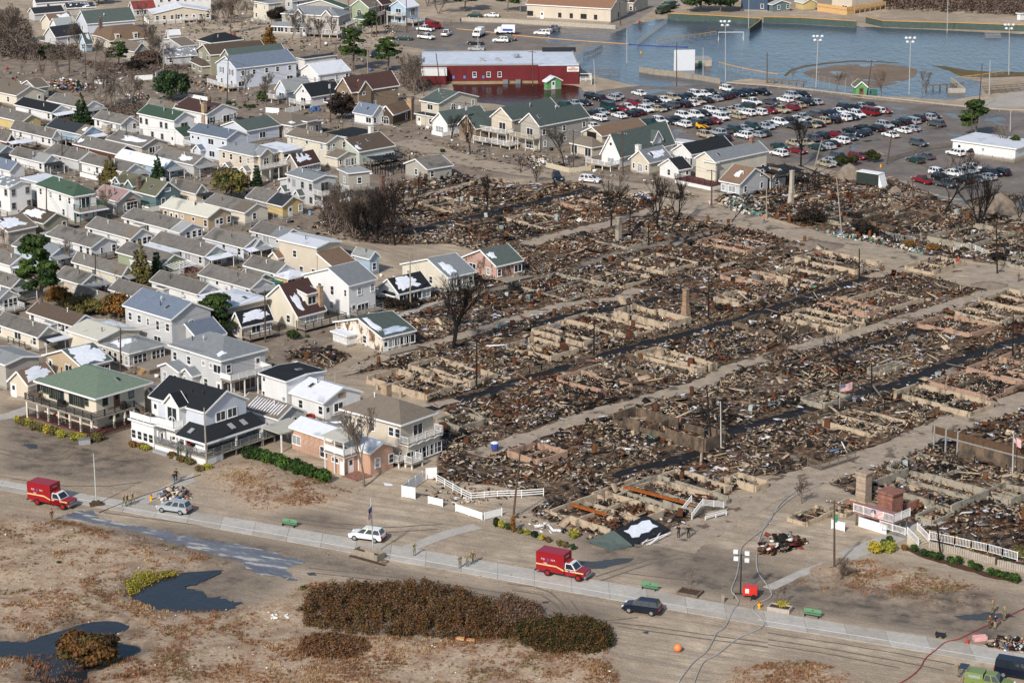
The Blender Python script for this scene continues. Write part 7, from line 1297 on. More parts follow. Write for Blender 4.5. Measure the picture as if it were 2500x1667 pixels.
def car_mesh(t,c):
 if(t,c)in _cm:return _cm[t,c]
 L,W,bz,rz,c0,c1,t0,t1,hz,tz=CT[t];h=L/2;b=MB();zb=.28 if t in 'sw' else .38
 prof=[(-h,zb+.18),(-h+.05,tz-.2),(-h+.12,tz),(c0,bz),(c1,bz),(h-.35,hz-.06),(h-.04,hz-.24),(h,zb+.14),(h-.1,zb),(-h+.1,zb)]
 n=len(prof);ys=[(-W/2,.93,.04),(-W/2+.1,1,0),(W/2-.1,1,0),(W/2,.93,.04)]
 b.add([(x*(.985 if k!=1 else 1),y,.62+(z-.62)*k)for y,k,d in ys for x,z in prof],[tuple(range(n)),tuple(range(4*n-1,3*n-1,-1))]+[(j*n+i,j*n+(i+1)%n,(j+1)*n+(i+1)%n,(j+1)*n+i)for j in range(3)for i in range(n)])
 wb,wt=W/2-.1,W/2-.3 if t!='v' else W/2-.2;A=[(c0,-wb,bz-.03),(c1,-wb,bz-.03),(c1,wb,bz-.03),(c0,wb,bz-.03)];B=[(t0,-wt,rz),(t1,-wt,rz),(t1,wt,rz),(t0,wt,rz)]
 b.add(A+B,[(4,5,6,7),(0,1,5,4),(1,2,6,5),(2,3,7,6),(3,0,4,7)])
 if t=='p':b.box(-h+.2,-W/2+.15,bz+.002,c0-.1,W/2-.15,bz+.02,1)
 b.box(h-.14,-W/2+.1,zb+.02,h+.05,W/2-.1,zb+.2,1);b.box(-h-.05,-W/2+.1,zb+.02,-h+.14,W/2-.1,zb+.2,1);b.box(h-.08,-.45,zb+.24,h+.02,.45,hz-.3,1)
 for s in(-1,1):
  y0,y1=sorted((s*(W/2-.02),s*(W/2-.36)));b.box(-h-.02,y0,tz-.34,-h+.12,y1,tz-.1,2);b.box(h-.2,y0,hz-.3,h+.015,y1,hz-.14,3)
  if t in 'upv':b.box(-h+.5,*sorted((s*(W/2+.012),s*(W/2-.05)))[:1],zb+.02,h-.6,sorted((s*(W/2+.012),s*(W/2-.05)))[1],zb+.1,1)
 body=b.mesh('body',[paint_m(c),BUMP,TAIL,HEAD]);g=MB()
 def pane(a,q,cc,d,ins=.12,out=.012):
  P=[Vector(a),Vector(q),Vector(cc),Vector(d)];m=sum(P,Vector())/4;nn=(P[1]-P[0]).cross(P[3]-P[0]).normalized()*out;g.add([m+(x-m)*(1-ins)+nn for x in P],[(0,1,2,3)])
 pane(A[1],A[2],B[2],B[1]);pane(A[3],A[0],B[0],B[3],.14)
 k=dict(s=2,u=3,w=3,p=2,v=3)[t]
 for i in range(k):
  f0,f1=i/k,(i+1)/k;lerp=lambda a,c_,f:tuple(Vector(a).lerp(Vector(c_),f));pane(lerp(A[0],A[1],f0),lerp(A[0],A[1],f1),lerp(B[0],B[1],f1),lerp(B[0],B[1],f0),.16);pane(lerp(A[2],A[3],f0),lerp(A[2],A[3],f1),lerp(B[2],B[3],f1),lerp(B[2],B[3],f0),.16)
 gl=g.mesh('glazing',CGL);r=.33 if t in 'sw' else .38;wmb=MB();wmb.tube([(0,-.11,0),(0,.11,0)],r,12,0);wmb.tube([(0,-.125,0),(0,.125,0)],r*.6,8,1);wh=wmb.mesh('wheel',[TYRE,HUB]);_cm[t,c]=(body,gl,wh,r);return _cm[t,c]
CARS=[]
def car(P,yaw,t,c,label,group=None,name=None):
 body,gl,wh,r=car_mesh(t,c);L,W=CT[t][:2];root=empty(name or dict(s='parked_car',u='parked_suv',w='parked_wagon',p='pickup_truck',v='parked_van')[t],label,dict(s='car',u='SUV',w='station wagon',p='pickup',v='van')[t],P,R_(yaw),group)
 put('body',body,root);put('glazing',gl,root)
 for x in(-L*.29,L*.31):
  for y in(-W/2+.1,W/2-.1):put('wheel',wh,root,(x,y,r))
 CARS.append((root,P,t,c));return root
LOT='''z1 330 480 wGf|510 440 sSf|680 430 sDf|820 320 uDf|940 345 uDb|1230 345 uSb|1300 300 sSb|1730 245 sWb|1990 370 wDf|1650 440 wRf|1860 440 sSf|2200 370 sWf|1150 530 vGf|1400 540 sRf|1510 505 sWf|1860 565 uWf|2090 550 sTf|2170 520 sDf|850 620 sDb|1010 605 sSf|960 730 uWb|1350 670 sWb|1570 640 sDb|1720 610 sDb|830 865 sWb|1940 815 pGf|2120 780 uWf|2110 900 sSb
z2 330 340 uTf|310 480 uCb|510 330 sBf|540 465 uDb|650 300 sDf|770 270 uWf|700 440 sWb|800 400 sTf|930 255 sWf|1050 220 sDf|980 380 sDb|1150 345 sSb|1290 320 sDb|1380 175 uWf|1380 290 uDb|1590 260 uBf|1790 240 uBf|2030 230 pDf|1850 420 pWf|1770 490 wGb|2230 430 pCf|1590 535 sSf|1450 570 sTf|1070 590 uWf|1290 595 sSf|920 625 sDf|540 685 uWf|770 670 uWf|410 745 sDf|270 785 sDf|540 850 uWb|750 810 wCb|960 790 sDb|1120 770 sRf|1260 715 uWf|1580 685 sTb|1770 630 uWb|1990 610 wWb|2180 580 pRf|960 1055 uTf|1200 1005 uSb|1330 965 sCb|1290 1110 uDb|1540 945 wGf|1700 920 sSf|1690 1060 uWb|1950 1035 sSb|2060 1010 sGb|1870 880 wGf|2110 885 sSf|2190 845 sSf
z3 350 655 uWf|450 210 wWb|600 145 uSf|780 130 uDf|870 275 uDf|1030 255 sSb|700 315 sTb|560 370 uRb|355 415 pTf|790 540 sSf|1000 495 wCb|540 610 sDf|660 590 sWf|600 725 uCb|830 690 sCb|960 695 sTf|1050 680 sDb|1150 625 uTb|1370 605 uDb|1560 570 uWb|1210 480 sDf|1360 465 sBf|1490 435 sWf|1590 375 uDf|1790 365 sDf|1710 545 sBf|1820 500 uWf|2060 465 vRb|1910 335 sSf|2080 325 sDf|2210 425 wWb|1720 815 sDf|1950 870 uBl|1920 745 sDb|2180 770 uDb|1430 870 sRf|1660 935 sCf|1510 1005 uWb|1140 905 uDb|960 960 uCb|630 1045 sTf|860 1035 sTf|1340 1050 sDb|1260 1100 sSb|1070 1125 sGf|340 1105 sGf|330 1245 uWb|690 1190 sRf|1480 1300 wCf|1840 1295 wRf|1340 1385 sSf|1230 1440 sTf
z4 430 165 sRf|1100 230 sDf|1040 260 uSb|900 275 uDb|820 305 wSb|700 320 uDb|600 345 sDb|450 365 uSf|1150 345 uCb|820 405 sSb|700 430 sWb|530 490 sWb|910 610 uCf|1010 785 sCb|870 835 sGb|1420 745 uWb|1590 725 uDb|970 1115 pRb|1180 1015 uWf|1220 1085 uDf|1270 1165 pCf|1390 1015 sWf|1500 990 sSf|1610 970 sSf|1650 930 sWf|1520 1115 uDb|1710 1095 sCf|1850 1065 sSb|1900 1015 wDf|2040 1005 uDb'''
rows=[]
for q in LOT.split('\n'):
 z,rest=q.split(' ',1)
 for e in rest.split('|'):
  x,y,k=e.split();rows.append((GT(z,float(x),float(y),.75),*k))
pts=[p for p,*_ in rows];ax=Vector((math.cos(R_(31)),math.sin(R_(31)),0));ay=Vector((-ax.y,ax.x,0));seen={};col=lambda i:PNAME[rows[i][2]]+' '+TN[rows[i][1]]
MARKS=[('the stone-shingled house',GT('a2',600,1000)),('the brown-roofed house',GT('a2',1200,1120)),('the cream grey-roofed house',GT('a2',2240,1300)),('the green ballfield shed',GT('a3',830,870)),('the red hall',GT('a2',600,800)),('the white plank fence',GT('a2',1890,780)),('the yellow loader',GT('z2',890,930)),('the lone pine',GT('a3',1885,1255)),('the round dark bushes',GT('a3',800,1500)),('the tall dark tree',GT('a3',300,1480)),('the great black tree',GT('b3',1600,350)),('the long low white building',GT('a3',1950,1350))]
ORD=['','second ','third ','fourth ','fifth ','sixth ','seventh ','eighth ','ninth ','tenth ','eleventh ','twelfth ']
for i,(p,t,c,f)in enumerate(rows):
 same=[j for j in range(len(rows))if rows[j][1]==t and rows[j][2]==c];best=None
 for nm,m in MARKS:
  k=sorted(same,key=lambda j:(pts[j]-m).length).index(i)
  if best is None or(k,(p-m).length)<best[:2]:best=(k,(p-m).length,nm)
 nb=min((j for j in range(len(rows))if j!=i),key=lambda j:(pts[j]-p).length)
 lb=f'{col(i)} beside a {col(nb)}, {ORD[min(best[0], 11)]}nearest {best[2]} of its kind'
 pp=Vector((p.x,p.y,.012));car(pp,{'f':-55,'b':125,'l':-135}[f]+RNG.uniform(-4,4),t,c,lb,'cars in the flooded car park')
for t,x,y,k,yw,lb in(('a1',1545,262,'pW',150,'white pickup behind another by the red pumper truck'),('a1',1550,335,'pW',-40,'white pickup with dark bumper at the yard edge'),('a1',1350,345,'wG',170,'dark green wagon beside the two white pickups'),('a1',1735,305,'pW',75,'white pickup seen from behind with loaded bed'),('a1',2280,350,'pC',-10,'grey pickup beside camper with blue tarp'),('a1',2230,365,'uW',172,'white SUV below the camper with blue tarp'),('a1',2000,385,'sD',172,'black sedan in front of the white utility truck'),('a1',2010,440,'sS',170,'silver sedan standing in shallow floodwater by red hall'),('a1',1085,495,'uB',-100,'blue SUV in the lane below the street lamp'),('a1',1990,140,'uG',172,'dark green SUV under the pine at the upper yard'),('a1',2150,135,'sW',172,'white sedan under the pine at the upper yard'),('a2',275,295,'wW',172,'white minivan before the cream hall'),('a2',380,260,'pS',60,'silver pickup behind the white minivan'),('a2',1475,40,'pW',60,'white truck behind the army trucks'),('b2',410,45,'uN',-85,'navy jeep facing the camera in the dirt street'),('b2',712,65,'uW',-25,'white SUV with red stripe on the dirt street'),('c0',1590,1515,'uS',158,'silver crossover beside the junk pile on the promenade'),('d1',1015,210,'uW',160,'white SUV with orange stripe and open door'),('d2',1190,865,'uN',160,'midnight blue SUV driving along the promenade edge')):
 P=GT(t,x,y,.8);P.z=.015;cr=car(P,yw,k[0],k[1],lb)
 if 'open door' in lb:b=MB();b.box(0,0,.5,.9,.06,1.1);o=b.build('open_door',paint_m('W'),cr,loc=(.35,-.95,0));o.rotation_euler=(0,0,R_(-115));b=MB();b.box(-2.3,-.965,.55,2.2,-.952,.7);b.box(-2.365,-.8,.55,-2.352,.8,.7);b.build('stripe',mat('orange stripe','d0641f',.5),cr)
 if 'red stripe' in lb:b=MB();b.box(-2.2,-.965,.85,2.0,-.952,.95);b.build('stripe',TAIL,cr)
def text(s,size,m,parent,loc,rot,name='lettering'):
 c=bpy.data.curves.new(name,'FONT');c.body=s;c.size=size;c.align_x='CENTER';c.extrude=.004;c.materials.append(m);o=put(name,c);me=bpy.data.meshes.new_from_object(o.evaluated_get(bpy.context.evaluated_depsgraph_get()));bpy.data.objects.remove(o);return put(name,me,parent,loc,rot)
GOLD=mat('gold stripe','d0b478',.5);WHT=mat('white lettering','dedede',.5);CREST=mat('blue crest','3a4f9a',.5)
def fire_truck(P,yaw,label,open_door=False):
 r=empty('fire_truck',label,'fire truck',P,R_(yaw));RD=paint_m('F');b=MB()
 b.box(-3.3,-1.15,.62,.55,1.15,3.05);b.box(-3.2,-1.1,3.05,.5,1.1,3.12);b.build('box_body',RD,r)
 b=MB();n=[(.6,.6),(.6,1.25),(2.1,1.25),(3.25,1.15),(3.35,.85),(3.35,.55),(.6,.5)];b.prism([(x,-1.0,z)for x,z in n],(0,2.0,0));b.build('cab',RD,r)
 b=MB();A=[(.6,-.95,1.24),(2.1,-.95,1.24),(2.1,.95,1.24),(.6,.95,1.24)];B=[(.6,-.8,2.0),(1.45,-.8,2.0),(1.45,.8,2.0),(.6,.8,2.0)];b.add(A+B,[(4,5,6,7),(0,1,5,4),(1,2,6,5),(2,3,7,6),(3,0,4,7)]);b.build('cab_roof',paint_m('W'),r)
 g=MB()
 for q in([A[1],A[2],B[2],B[1]],[A[0],A[1],B[1],B[0]],[A[2],A[3],B[3],B[2]]):
  P4=[Vector(x)for x in q];m=sum(P4,Vector())/4;nn=(P4[1]-P4[0]).cross(P4[3]-P4[0]).normalized()*.015;g.add([m+(x-m)*.82+nn for x in P4],[(0,1,2,3)])
 g.build('glazing',CGL,r);b=MB();b.box(.75,-.7,2.0,1.05,.7,2.2);b.build('light_bar',TAIL,r);b=MB();b.box(3.3,-1.0,.45,3.5,1.0,.72);b.box(3.34,-.55,.8,3.4,.55,1.08);b.build('bumper',HUB,r)
 b=MB();b.box(-3.55,-1.1,.45,-3.3,1.1,.58);b.build('rear_step',BUMP,r);wb=MB();wb.tube([(0,-.16,0),(0,.16,0)],.46,14,0);wb.tube([(0,-.175,0),(0,.175,0)],.26,8,1);me=wb.mesh('wheel',[TYRE,TAIL])
 for x in(-1.7,2.55):
  for y in(-1.02,1.02):put('wheel',me,r,(x,y,.46))
 for s in(-1,1):
  y=s*1.156;b=MB();y0,y1=sorted((y,s*1.14));b.box(-3.3,y0,1.38,-.5,y1,1.56);b.add([(-.5,y,1.38),(.55,y,1.0),(.55,y,1.18),(-.5,y,1.56)],[(0,1,2,3)]if s<0 else[(3,2,1,0)]);y2,y3=sorted((s*1.004,s*.99));b.box(.62,y2,1.0,3.2,y3,1.16);b.build('stripe',GOLD,r)
  ro=(math.pi/2,0,0 if s<0 else math.pi)
  for w_,xx in(('F.D.',-2.3),('N.Y.',-.9)):text(w_,.34,WHT,r,(xx*(1 if s<0 else 1),y+s*.01,2.1),ro)
  text('FIRE',.26,WHT,r,(-2.0,y+s*.012,1.62),ro);b=MB();b.prism([(-1.75,y+s*.008,2.35),(-1.75,y+s*.008,2.1),(-1.6,y+s*.008,1.98),(-1.45,y+s*.008,2.1),(-1.45,y+s*.008,2.35)],(0,s*.01,0));b.build('crest',CREST,r);b=MB();b.prism([(1.1,s*1.01,1.2),(1.1,s*1.01,1.0),(1.22,s*1.01,.9),(1.34,s*1.01,1.0),(1.34,s*1.01,1.2)],(0,s*.01,0));b.build('crest',CREST,r)
 text('F.D. N.Y.',.2,WHT,r,(.556,0,2.6),(math.pi/2,0,math.pi/2))
 if open_door:b=MB();b.box(0,-.04,.6,1.0,.04,1.3);o=b.build('open_door',RD,r,loc=(1.9,-1.02,0));o.rotation_euler=(0,0,R_(-120))
 return r
P=GT('c0',480,1500);fire_truck(P+Vector((0,0,.05)),-27,'red fire truck with open cab door at the far end',True);P=GT('d2',470,590);fire_truck(P+Vector((0,0,.07)),-27,'red fire truck with closed doors near the green bench')
P=GT('d3',2020,1545,.9);P.z=.02;r=car(P,-25,'p','O','olive green pickup with raised bed-cap hatch');b=MB();b.prism([(-2.7,-.9,1.13),(-.6,-.9,1.13),(-.6,-.8,1.85),(-2.55,-.8,1.85)],(0,1.7,0));b.build('bed_cap',paint_m('O'),r);b=MB();b.box(-2.2,-.91,1.3,-.9,-.88,1.6);b.build('cap_window',mat('grey window','8f979c',.2),r);b=MB();b.box(-3.5,-.75,2.05,-2.5,.75,2.12);b.build('hatch',CGL,r)
P=GT('d3',2290,1440,1);P.z=.02;r=car(P,-25,'v','N','dark blue van parked beside the olive pickup')
def cargo(t,x,y,yw,label,c,name='army_truck',cat='truck',top='A',h=2.6):
 P=GT(t,x,y,.9);P.z=.02;r=empty(name,label,cat,P,R_(yw));b=MB();b.box(-3.0,-1.15,.8,1.0,1.15,1.4);b.box(1.1,-1.1,.7,3.0,1.1,1.5);b.box(1.1,-1.0,1.5,2.2,1.0,2.2);b.build('body',paint_m(c),r)
 b=MB();b.prism([(-3.0,-1.15,1.4),(-3.0,1.15,1.4),(-3.0,.95,h),(-3.0,-.95,h)],(3.9,0,0));b.build('canopy',paint_m(top),r);b=MB();b.box(2.2,-.85,1.52,2.23,.85,2.1);b.box(1.3,-1.015,1.6,2.0,-1.0,2.1);b.build('glazing',CGL,r);wb=MB();wb.tube([(0,-.16,0),(0,.16,0)],.5,12);me=wb.mesh('wheel',TYRE)
 for xx in(-2.2,-1.0,2.1):
  for yy in(-1.0,1.0):put('wheel',me,r,(xx,yy,.5))
 return r
cargo('a2',1375,100,-125,'army truck nearest the green field fence','A');cargo('a2',1420,65,-125,'army truck behind the first one at the roadside','A');cargo('a1',2030,310,-105,'white utility truck facing the camera in the yard','W','utility_truck','truck','W');cargo('a1',1615,235,-60,'red pumper truck at the yard edge','R','pumper_truck','fire truck','R',2.2)
r=cargo('a1',2270,290,172,'white camper with blue tarp on its side','W','camper','camper','W',2.9);b=MB();b.box(-2.4,1.16,1.2,.6,1.2,1.9);b.box(-2.4,-1.2,1.2,.6,-1.16,1.9);b.build('tarp',CREST,r)
P=GT('z2',890,950);r=empty('loader','small yellow loader among the parked cars','loader',P,R_(-35));b=MB();b.box(-1.3,-.7,.4,.5,.7,1.2);b.box(-1.3,-.65,1.2,-.9,.65,1.6);b.build('body',paint_m('Y'),r);b=MB();b.box(-.9,-.55,1.2,.3,.55,2.0);b.build('cab',BUMP,r);b=MB();b.beam((-1,-.75,1.4),(1.6,-.75,.5),.12,.16);b.beam((-1,.75,1.4),(1.6,.75,.5),.12,.16);b.build('arm',paint_m('Y'),r);b=MB();b.box(1.5,-.9,.05,2.0,.9,.6);b.build('bucket',BUMP,r);wb=MB();wb.tube([(0,-.15,0),(0,.15,0)],.4,10);me=wb.mesh('wheel',TYRE)
for xx in(-.9,.3):
 for yy in(-.8,.8):put('wheel',me,r,(xx,yy,.4))
P=GT('b3',940,130);r=empty('trailer','black box trailer with torn white end','trailer',P,R_(-38));b=MB();b.box(-3,-1.2,.5,2.4,1.2,3.0);b.build('box_body',mat('dark trailer side','2b3330',.6,.2),r);b=MB();b.box(-3.05,-1.25,3.0,2.45,1.25,3.1);b.build('roof',TRIM,r);b=MB();b.prism([(2.42,-1.2,.3),(3.4,-1.2,.2),(2.42,-1.2,2.9)],(0,2.4,0));b.build('torn_end',TRIM,r)
P=GT('z4',1610,170)
# ---------------------------------------------------------------- poles, wires, lamps
POLEM=mat('creosoted pole','4f4036',.9,.25,2,streak=(1,1,.2));POLEG=mat('silvered pole','8d8579',.9,.2,2);POLEW=mat('grey metal pole','a9a9a6',.5,.1);LAMPW=mat('lamp housing','cfd3d6',.4);BOXG=mat('grey transformer','9aa2a8',.5,.1);GRNB=mat('green pole band','2f8a6a',.5)
POLES={};POLEL={}
def pole(k,t,bx,by,tx,ty,kind,label):
 o=GT(t,bx,by);d=top_of(o,*T(t,tx,ty))-o;h=d.length;nm=dict(u='utility_pole',p='utility_pole',c='charred_post',l='street_lamp',f='field_light',w='metal_pole',g='utility_pole',n='flagpole')[kind]
 r=empty(nm,label,dict(u='pole',p='pole',c='post',l='street lamp',f='field light',w='pole',g='pole',n='flagpole')[kind],o);m=dict(u=POLEM,p=POLEM,c=CHAR,l=POLEG,f=POLEW,w=POLEW,g=POLEG,n=POLEW)[kind];rad=.15 if kind in 'upcgl' else .11
 b=MB();b.tube([(0,0,-.2),d*.5,d],[rad,rad*.85,rad*.65],8);b.build('pole',m,r)
 if kind=='u':
  b=MB();b.beam(d*.965-Vector((1.0,-.5,0)),d*.965+Vector((1.0,-.5,0)),.11,.13);b.build('crossarm',m,r);q=MB()
  for f in(-.9,-.45,.45,.9):q.tube([d*.965+Vector((f,-.5*f,.06)),d*.965+Vector((f,-.5*f,.26))],.05,5)
  q.build('insulator',LAMPW,r)['kind']='stuff'
 if kind=='l':b=MB();b.tube([d*.96,d*.98+Vector((-1.4,-.3,.35)),d*.98+Vector((-2.4,-.5,.3))],.05,5);b.build('arm',POLEW,r);b=MB();b.box(-3.1,-.65,h*.98+.18,-2.3,-.35,h*.98+.34);b.build('lamp_head',LAMPW,r)
 if kind=='f':
  b=MB();b.beam(d-Vector((1.2,0,.2)),d+Vector((1.2,0,-.2)),.1,.1);b.beam(d-Vector((1.2,0,1.1)),d+Vector((1.2,0,-1.1)),.1,.1);b.build('crossarm',m,r);lb=MB();lb.ball((0,0,0),.42,0,8,5,(1,.8,.8));me=lb.mesh('lamp',LAMPW)
  for x in(-1.15,-.2,1.0):put('lamp',me,r,d+Vector((x,-.3,.1)))
  for x in(-.8,.6):put('lamp',me,r,d+Vector((x,-.3,-.9)))
 if 'transformer' in label:b=MB();b.tube([(0,-.4,h*.8),(0,-.4,h*.8+1.0)],.3,8);b.build('transformer',BOXG,r)
 if kind=='w' and h>6:pass
 POLES[k]=(o,d);POLEL[k]=label
for i,q in enumerate('''a0 785 730 770 400 u|utility pole by the sand lane and blue tarp house;a0 1490 660 1490 395 g|grey lamp pole left of the olive house;a0 2070 920 2080 540 u|dark utility pole before the blue-roofed grey house;a0 1150 1380 1150 1130 p|pole between the snow-striped and rust-brown cottages;a0 567 1530 563 1220 p|pole at the dark carport of the white cottage;a0 1043 980 1043 770 g|grey pole among bare trees by white fence;a0 630 670 630 340 p|thin pole behind junk heap;a1 1018 680 1015 395 l|street lamp with long arm at the pine lane
a1 985 510 970 235 g|grey utility pole inside the pine lane;a1 1375 300 1368 -60 p|brown pole before the light blue house;a1 1100 340 1095 25 u|pole with crossarm by sage green house;a1 1680 800 1640 485 p|leaning pole at the red hall billboard;a1 2025 460 2020 250 w|thin metal pole beside the white utility truck;a1 730 560 728 405 p|thin pole by the flat white building;a1 678 1100 678 730 u|utility pole with transformer beside dead cedar;a1 690 1500 650 1215 p|leaning pole before cream-yellow house;a1 1545 1190 1543 1010 w|thin metal pole at the tan house wing;a1 1918 1300 1912 930 u|utility pole with transformer at moss-green roof
a1 1680 1600 1672 1420 p|short pole beside boarded cottage;a2 75 215 75 -40 g|pale pole at cream hall corner;a2 992 240 980 20 u|utility pole at the road side of cream hall;a2 1047 580 1047 265 w|slim white pole in the floodwater;a2 190 790 185 465 u|utility pole against the red hall;a2 760 860 745 540 w|thin metal pole before the flooded rail fence;a2 1500 790 1500 395 p|dark pole in front of white backboard;a2 1945 740 1945 200 f|field light left of the goal frame;a2 1742 700 1742 435 w|metal pole beside the ticket booth;a2 2155 260 2160 -50 w|tall pale pole at the green fence corner
a2 560 1540 558 1185 u|utility pole before the stone-shingled house;a2 1012 1600 1005 1210 u|dark utility pole before the chalet house;a2 2325 760 2325 480 p|green-brown pole at the field bank;a3 437 800 457 335 f|field light over the left end of the infield;a3 1285 865 1300 350 f|field light over the right end of the infield;a3 2195 685 2200 230 f|field light beyond the grass bank at the right;a3 905 870 945 550 u|leaning utility pole at the green ballfield shed;a3 1920 1000 1952 580 p|leaning pole at the sidewalk by the bleachers;a3 2015 870 2025 550 w|pale lamp pole at the concrete steps;a3 1632 300 1642 -60 w|tall pale pole rising from the far water
a3 1855 1335 1860 1000 p|brown pole in front of the lone pine;a3 1083 1500 1133 1195 p|leaning brown pole by the yellow hydrant;a3 407 1590 490 1275 g|leaning grey pole beside the tall dark tree;a3 2207 1200 2212 1005 w|white post behind the low white building;b0 425 510 422 130 p|slim dark pole at the white house with green hip roof;b0 870 1115 868 750 p|dark red pole before the beige red-door cottage;b0 1780 245 1775 -20 g|grey pole beside the round olive tree;b0 1097 1868 1098 1420 p|pole before the grey-beige bungalow deck;b1 85 1550 80 1075 p|pole left of the sweeping maroon roof;b1 1408 1250 1403 745 g|tall silvered pole before the black-roofed snow cottage
b1 1000 280 998 190 g|short pale pole at the double balcony house;b2 1075 535 1075 335 c|charred post in the cleared corner behind the stub;b2 1245 670 1245 460 c|charred post at the grey path bend;b2 1790 1355 1797 880 c|tall charred pole at the tall-walled ruin;b2 745 1700 750 1350 c|charred pole with crossarm stump by middle foundation;b2 1820 310 1820 -20 u|utility pole at red-decked cream house;b2 2320 430 2320 150 g|pole on the dirt street near man in orange;b3 675 595 625 50 g|leaning pole on the dirt street's far verge;b3 832 960 832 700 c|charred post at the black path's street end;b3 2090 925 2080 480 c|charred pole right of the white scaffold debris
b3 1395 640 1393 550 g|short grey stub pole by the street debris;b3 2230 1700 2235 1300 c|charred pole at the right foundation row;b3 1320 240 1320 55 p|pole beside the long puddle;b3 1275 240 1275 80 p|thin pole beside the taller one at the puddle;c0 1885 1165 1860 615 g|tall pale pole in front of the villa porch;c1 728 650 722 290 g|pale pole between white cottages and cream house;c1 2008 450 2012 -10 c|charred pole beside the near double foundation;c2 1820 980 1775 430 c|leaning charred pole at the deep dark ruin;c2 1905 1000 1900 560 w|thin bent metal pole at the deep dark ruin
c2 10 1620 75 1000 p|tall leaning brown pole at the front ruin;c3 945 480 945 215 c|charred pole beside the large flag;d3 605 520 605 -95 u|brown street pole with green band on the sand plaza;d3 1575 400 1540 120 c|leaning black stump pole before the mulch row;c0 880 1500 852 1035 w|pale metal pole with rooted clod at promenade;a1 1480 330 1478 180 p|short post at the yard hydrant'''.replace('\n',';').split(';')):
 a,lb=q.split('|');a=a.split();pole(i,a[0],*map(float,a[1:5]),a[5],lb)
b=MB();o=POLES[65][0]if False else GT('d3',605,520);b.tube([o+Vector((0,0,6.2)),o+Vector((0,0,7.2))],.17,8);q=b.build('pole_band',GRNB);tag(q,'green band round the brown street pole','sign')
b=MB();b.box(-.9,-.5,0,.9,.5,.35);b.box(-.6,-.4,.35,.5,.4,.6);o=b.build('root_clod',mat('wet soil','4a3a2c',.9,.3,3),loc=GT('c0',880,1505),rot=.3);tag(o,'uprooted clod of earth at the pale metal pole','clod')
WI=[];WIRE=mat('black wire','17171a',.6)
def wire(i,j,f=.96,sag=.9,off=(0,0)):
 a=POLES[i][0]+POLES[i][1]*f;c=POLES[j][0]+POLES[j][1]*f;o=Vector((off[0],off[1],0));b=MB();b.tube([a.lerp(c,t)+o-Vector((0,0,sag*4*t*(1-t)))for t in np.linspace(0,1,9)],.02,3,cap=False)
 WI.append((i,j,f,tag(b.build('overhead_wire',WIRE),None,'wire','overhead wires')))
for i,j in((0,1),(1,2),(2,14),(14,17),(17,28),(28,29),(29,53),(53,54),(42,43),(43,45),(45,63),(63,64),(15,44),(44,47),(47,64),(4,3),(3,15),(46,45),(10,14),(54,55)):
 wire(i,j,.97);wire(i,j,.9,1.1)
 if i in(2,14,17,28):wire(i,j,.965,.8,(.9,-.45))
# ---------------------------------------------------------------- fences and field furniture
def fence(name,label,pts,h,m,style='p',z0=0.0,step=2.4,top=None,group=None):
 r=empty(name,label,'fence',pts[0],0,group);P0=pts[0];pm=MB();pm.box(-.05,-.05,-.1,.05,.05,h+.05);pme=pm.mesh('post',top if style=='c' and False else m)
 for a,c in zip(pts[:-1],pts[1:]):
  k=max(1,round((c-a).length/step))
  for i in range(k):
   p,q=a.lerp(c,i/k)-P0,a.lerp(c,(i+1)/k)-P0;U=Vector((0,0,1));put('post',pme,r,p);b=MB()
   if style in 'pc':b.beam(p+U*(h/2+.04),q+U*(h/2+.04),.04,h-.1)
   elif style=='k':
    n=max(2,int((q-p).length/.2));b.beam(p+U*h*.3,q+U*h*.3,.05,.08);b.beam(p+U*h*.8,q+U*h*.8,.05,.08)
    for t in range(n):x=p.lerp(q,(t+.5)/n);b.beam(x,x+U*(h+RNG.uniform(-.04,.04)),.14,.03)
   elif style=='b':rail(b,p,q,h,'b',9)
   elif style=='r':
    for z in(.35,.65,.95):b.beam(p+U*h*z,q+U*h*z,.05,.12)
   elif style=='l':b.beam(p+U*h*.95,q+U*h*.95,.18,.2)
   elif style=='n':
    for z in(.3,.95):b.beam(p+U*h*z,q+U*h*z,.035,.035)
    n=max(2,int((q-p).length/.35))
    for t in range(n):x=p.lerp(q,t/n);b.beam(x,p.lerp(q,(t+1)/n)+U*h,.012,.012);b.beam(x+U*h,p.lerp(q,(t+1)/n),.012,.012)
   b.build('rail' if style in 'rlbn' else 'fence_panel',m,r)
   if top:t_=MB();t_.beam(p+U*(h+.08),q+U*(h+.08),.16,.12);t_.build('top_rail',top,r)
 put('post',pme,r,pts[-1]-P0);return r
GF=mat('green windscreen','41504a',.8,.2,1);YT=mat('yellow rail','d8991f',.5);WF=mat('white vinyl','dfdedb',.5,.04);GWD=mat('greyed boards','8c8274',.9,.25,3,streak=(1,1,.3));CHN=mat('galvanised wire','7d8388',.5)
fence('field_fence','green field fence with yellow rail along the far water',GL('a2',[(1420,182),(1900,205),(2270,230)]),1.9,GF,'c',top=YT);fence('field_fence','short green fence arm reaching into the floodwater',GL('a2',[(2275,232),(2240,265),(2165,318)]),1.9,GF,'c',top=YT)
fence('field_fence','green field fence before the unfinished house',GL('a3',[(-40,215),(300,222),(660,245),(805,255)]),1.9,GF,'c',top=YT);fence('field_fence','curving green field fence before the brush',GL('a3',[(890,215),(1040,250),(1400,262),(1700,268),(2340,292)]),1.9,GF,'c',top=YT)
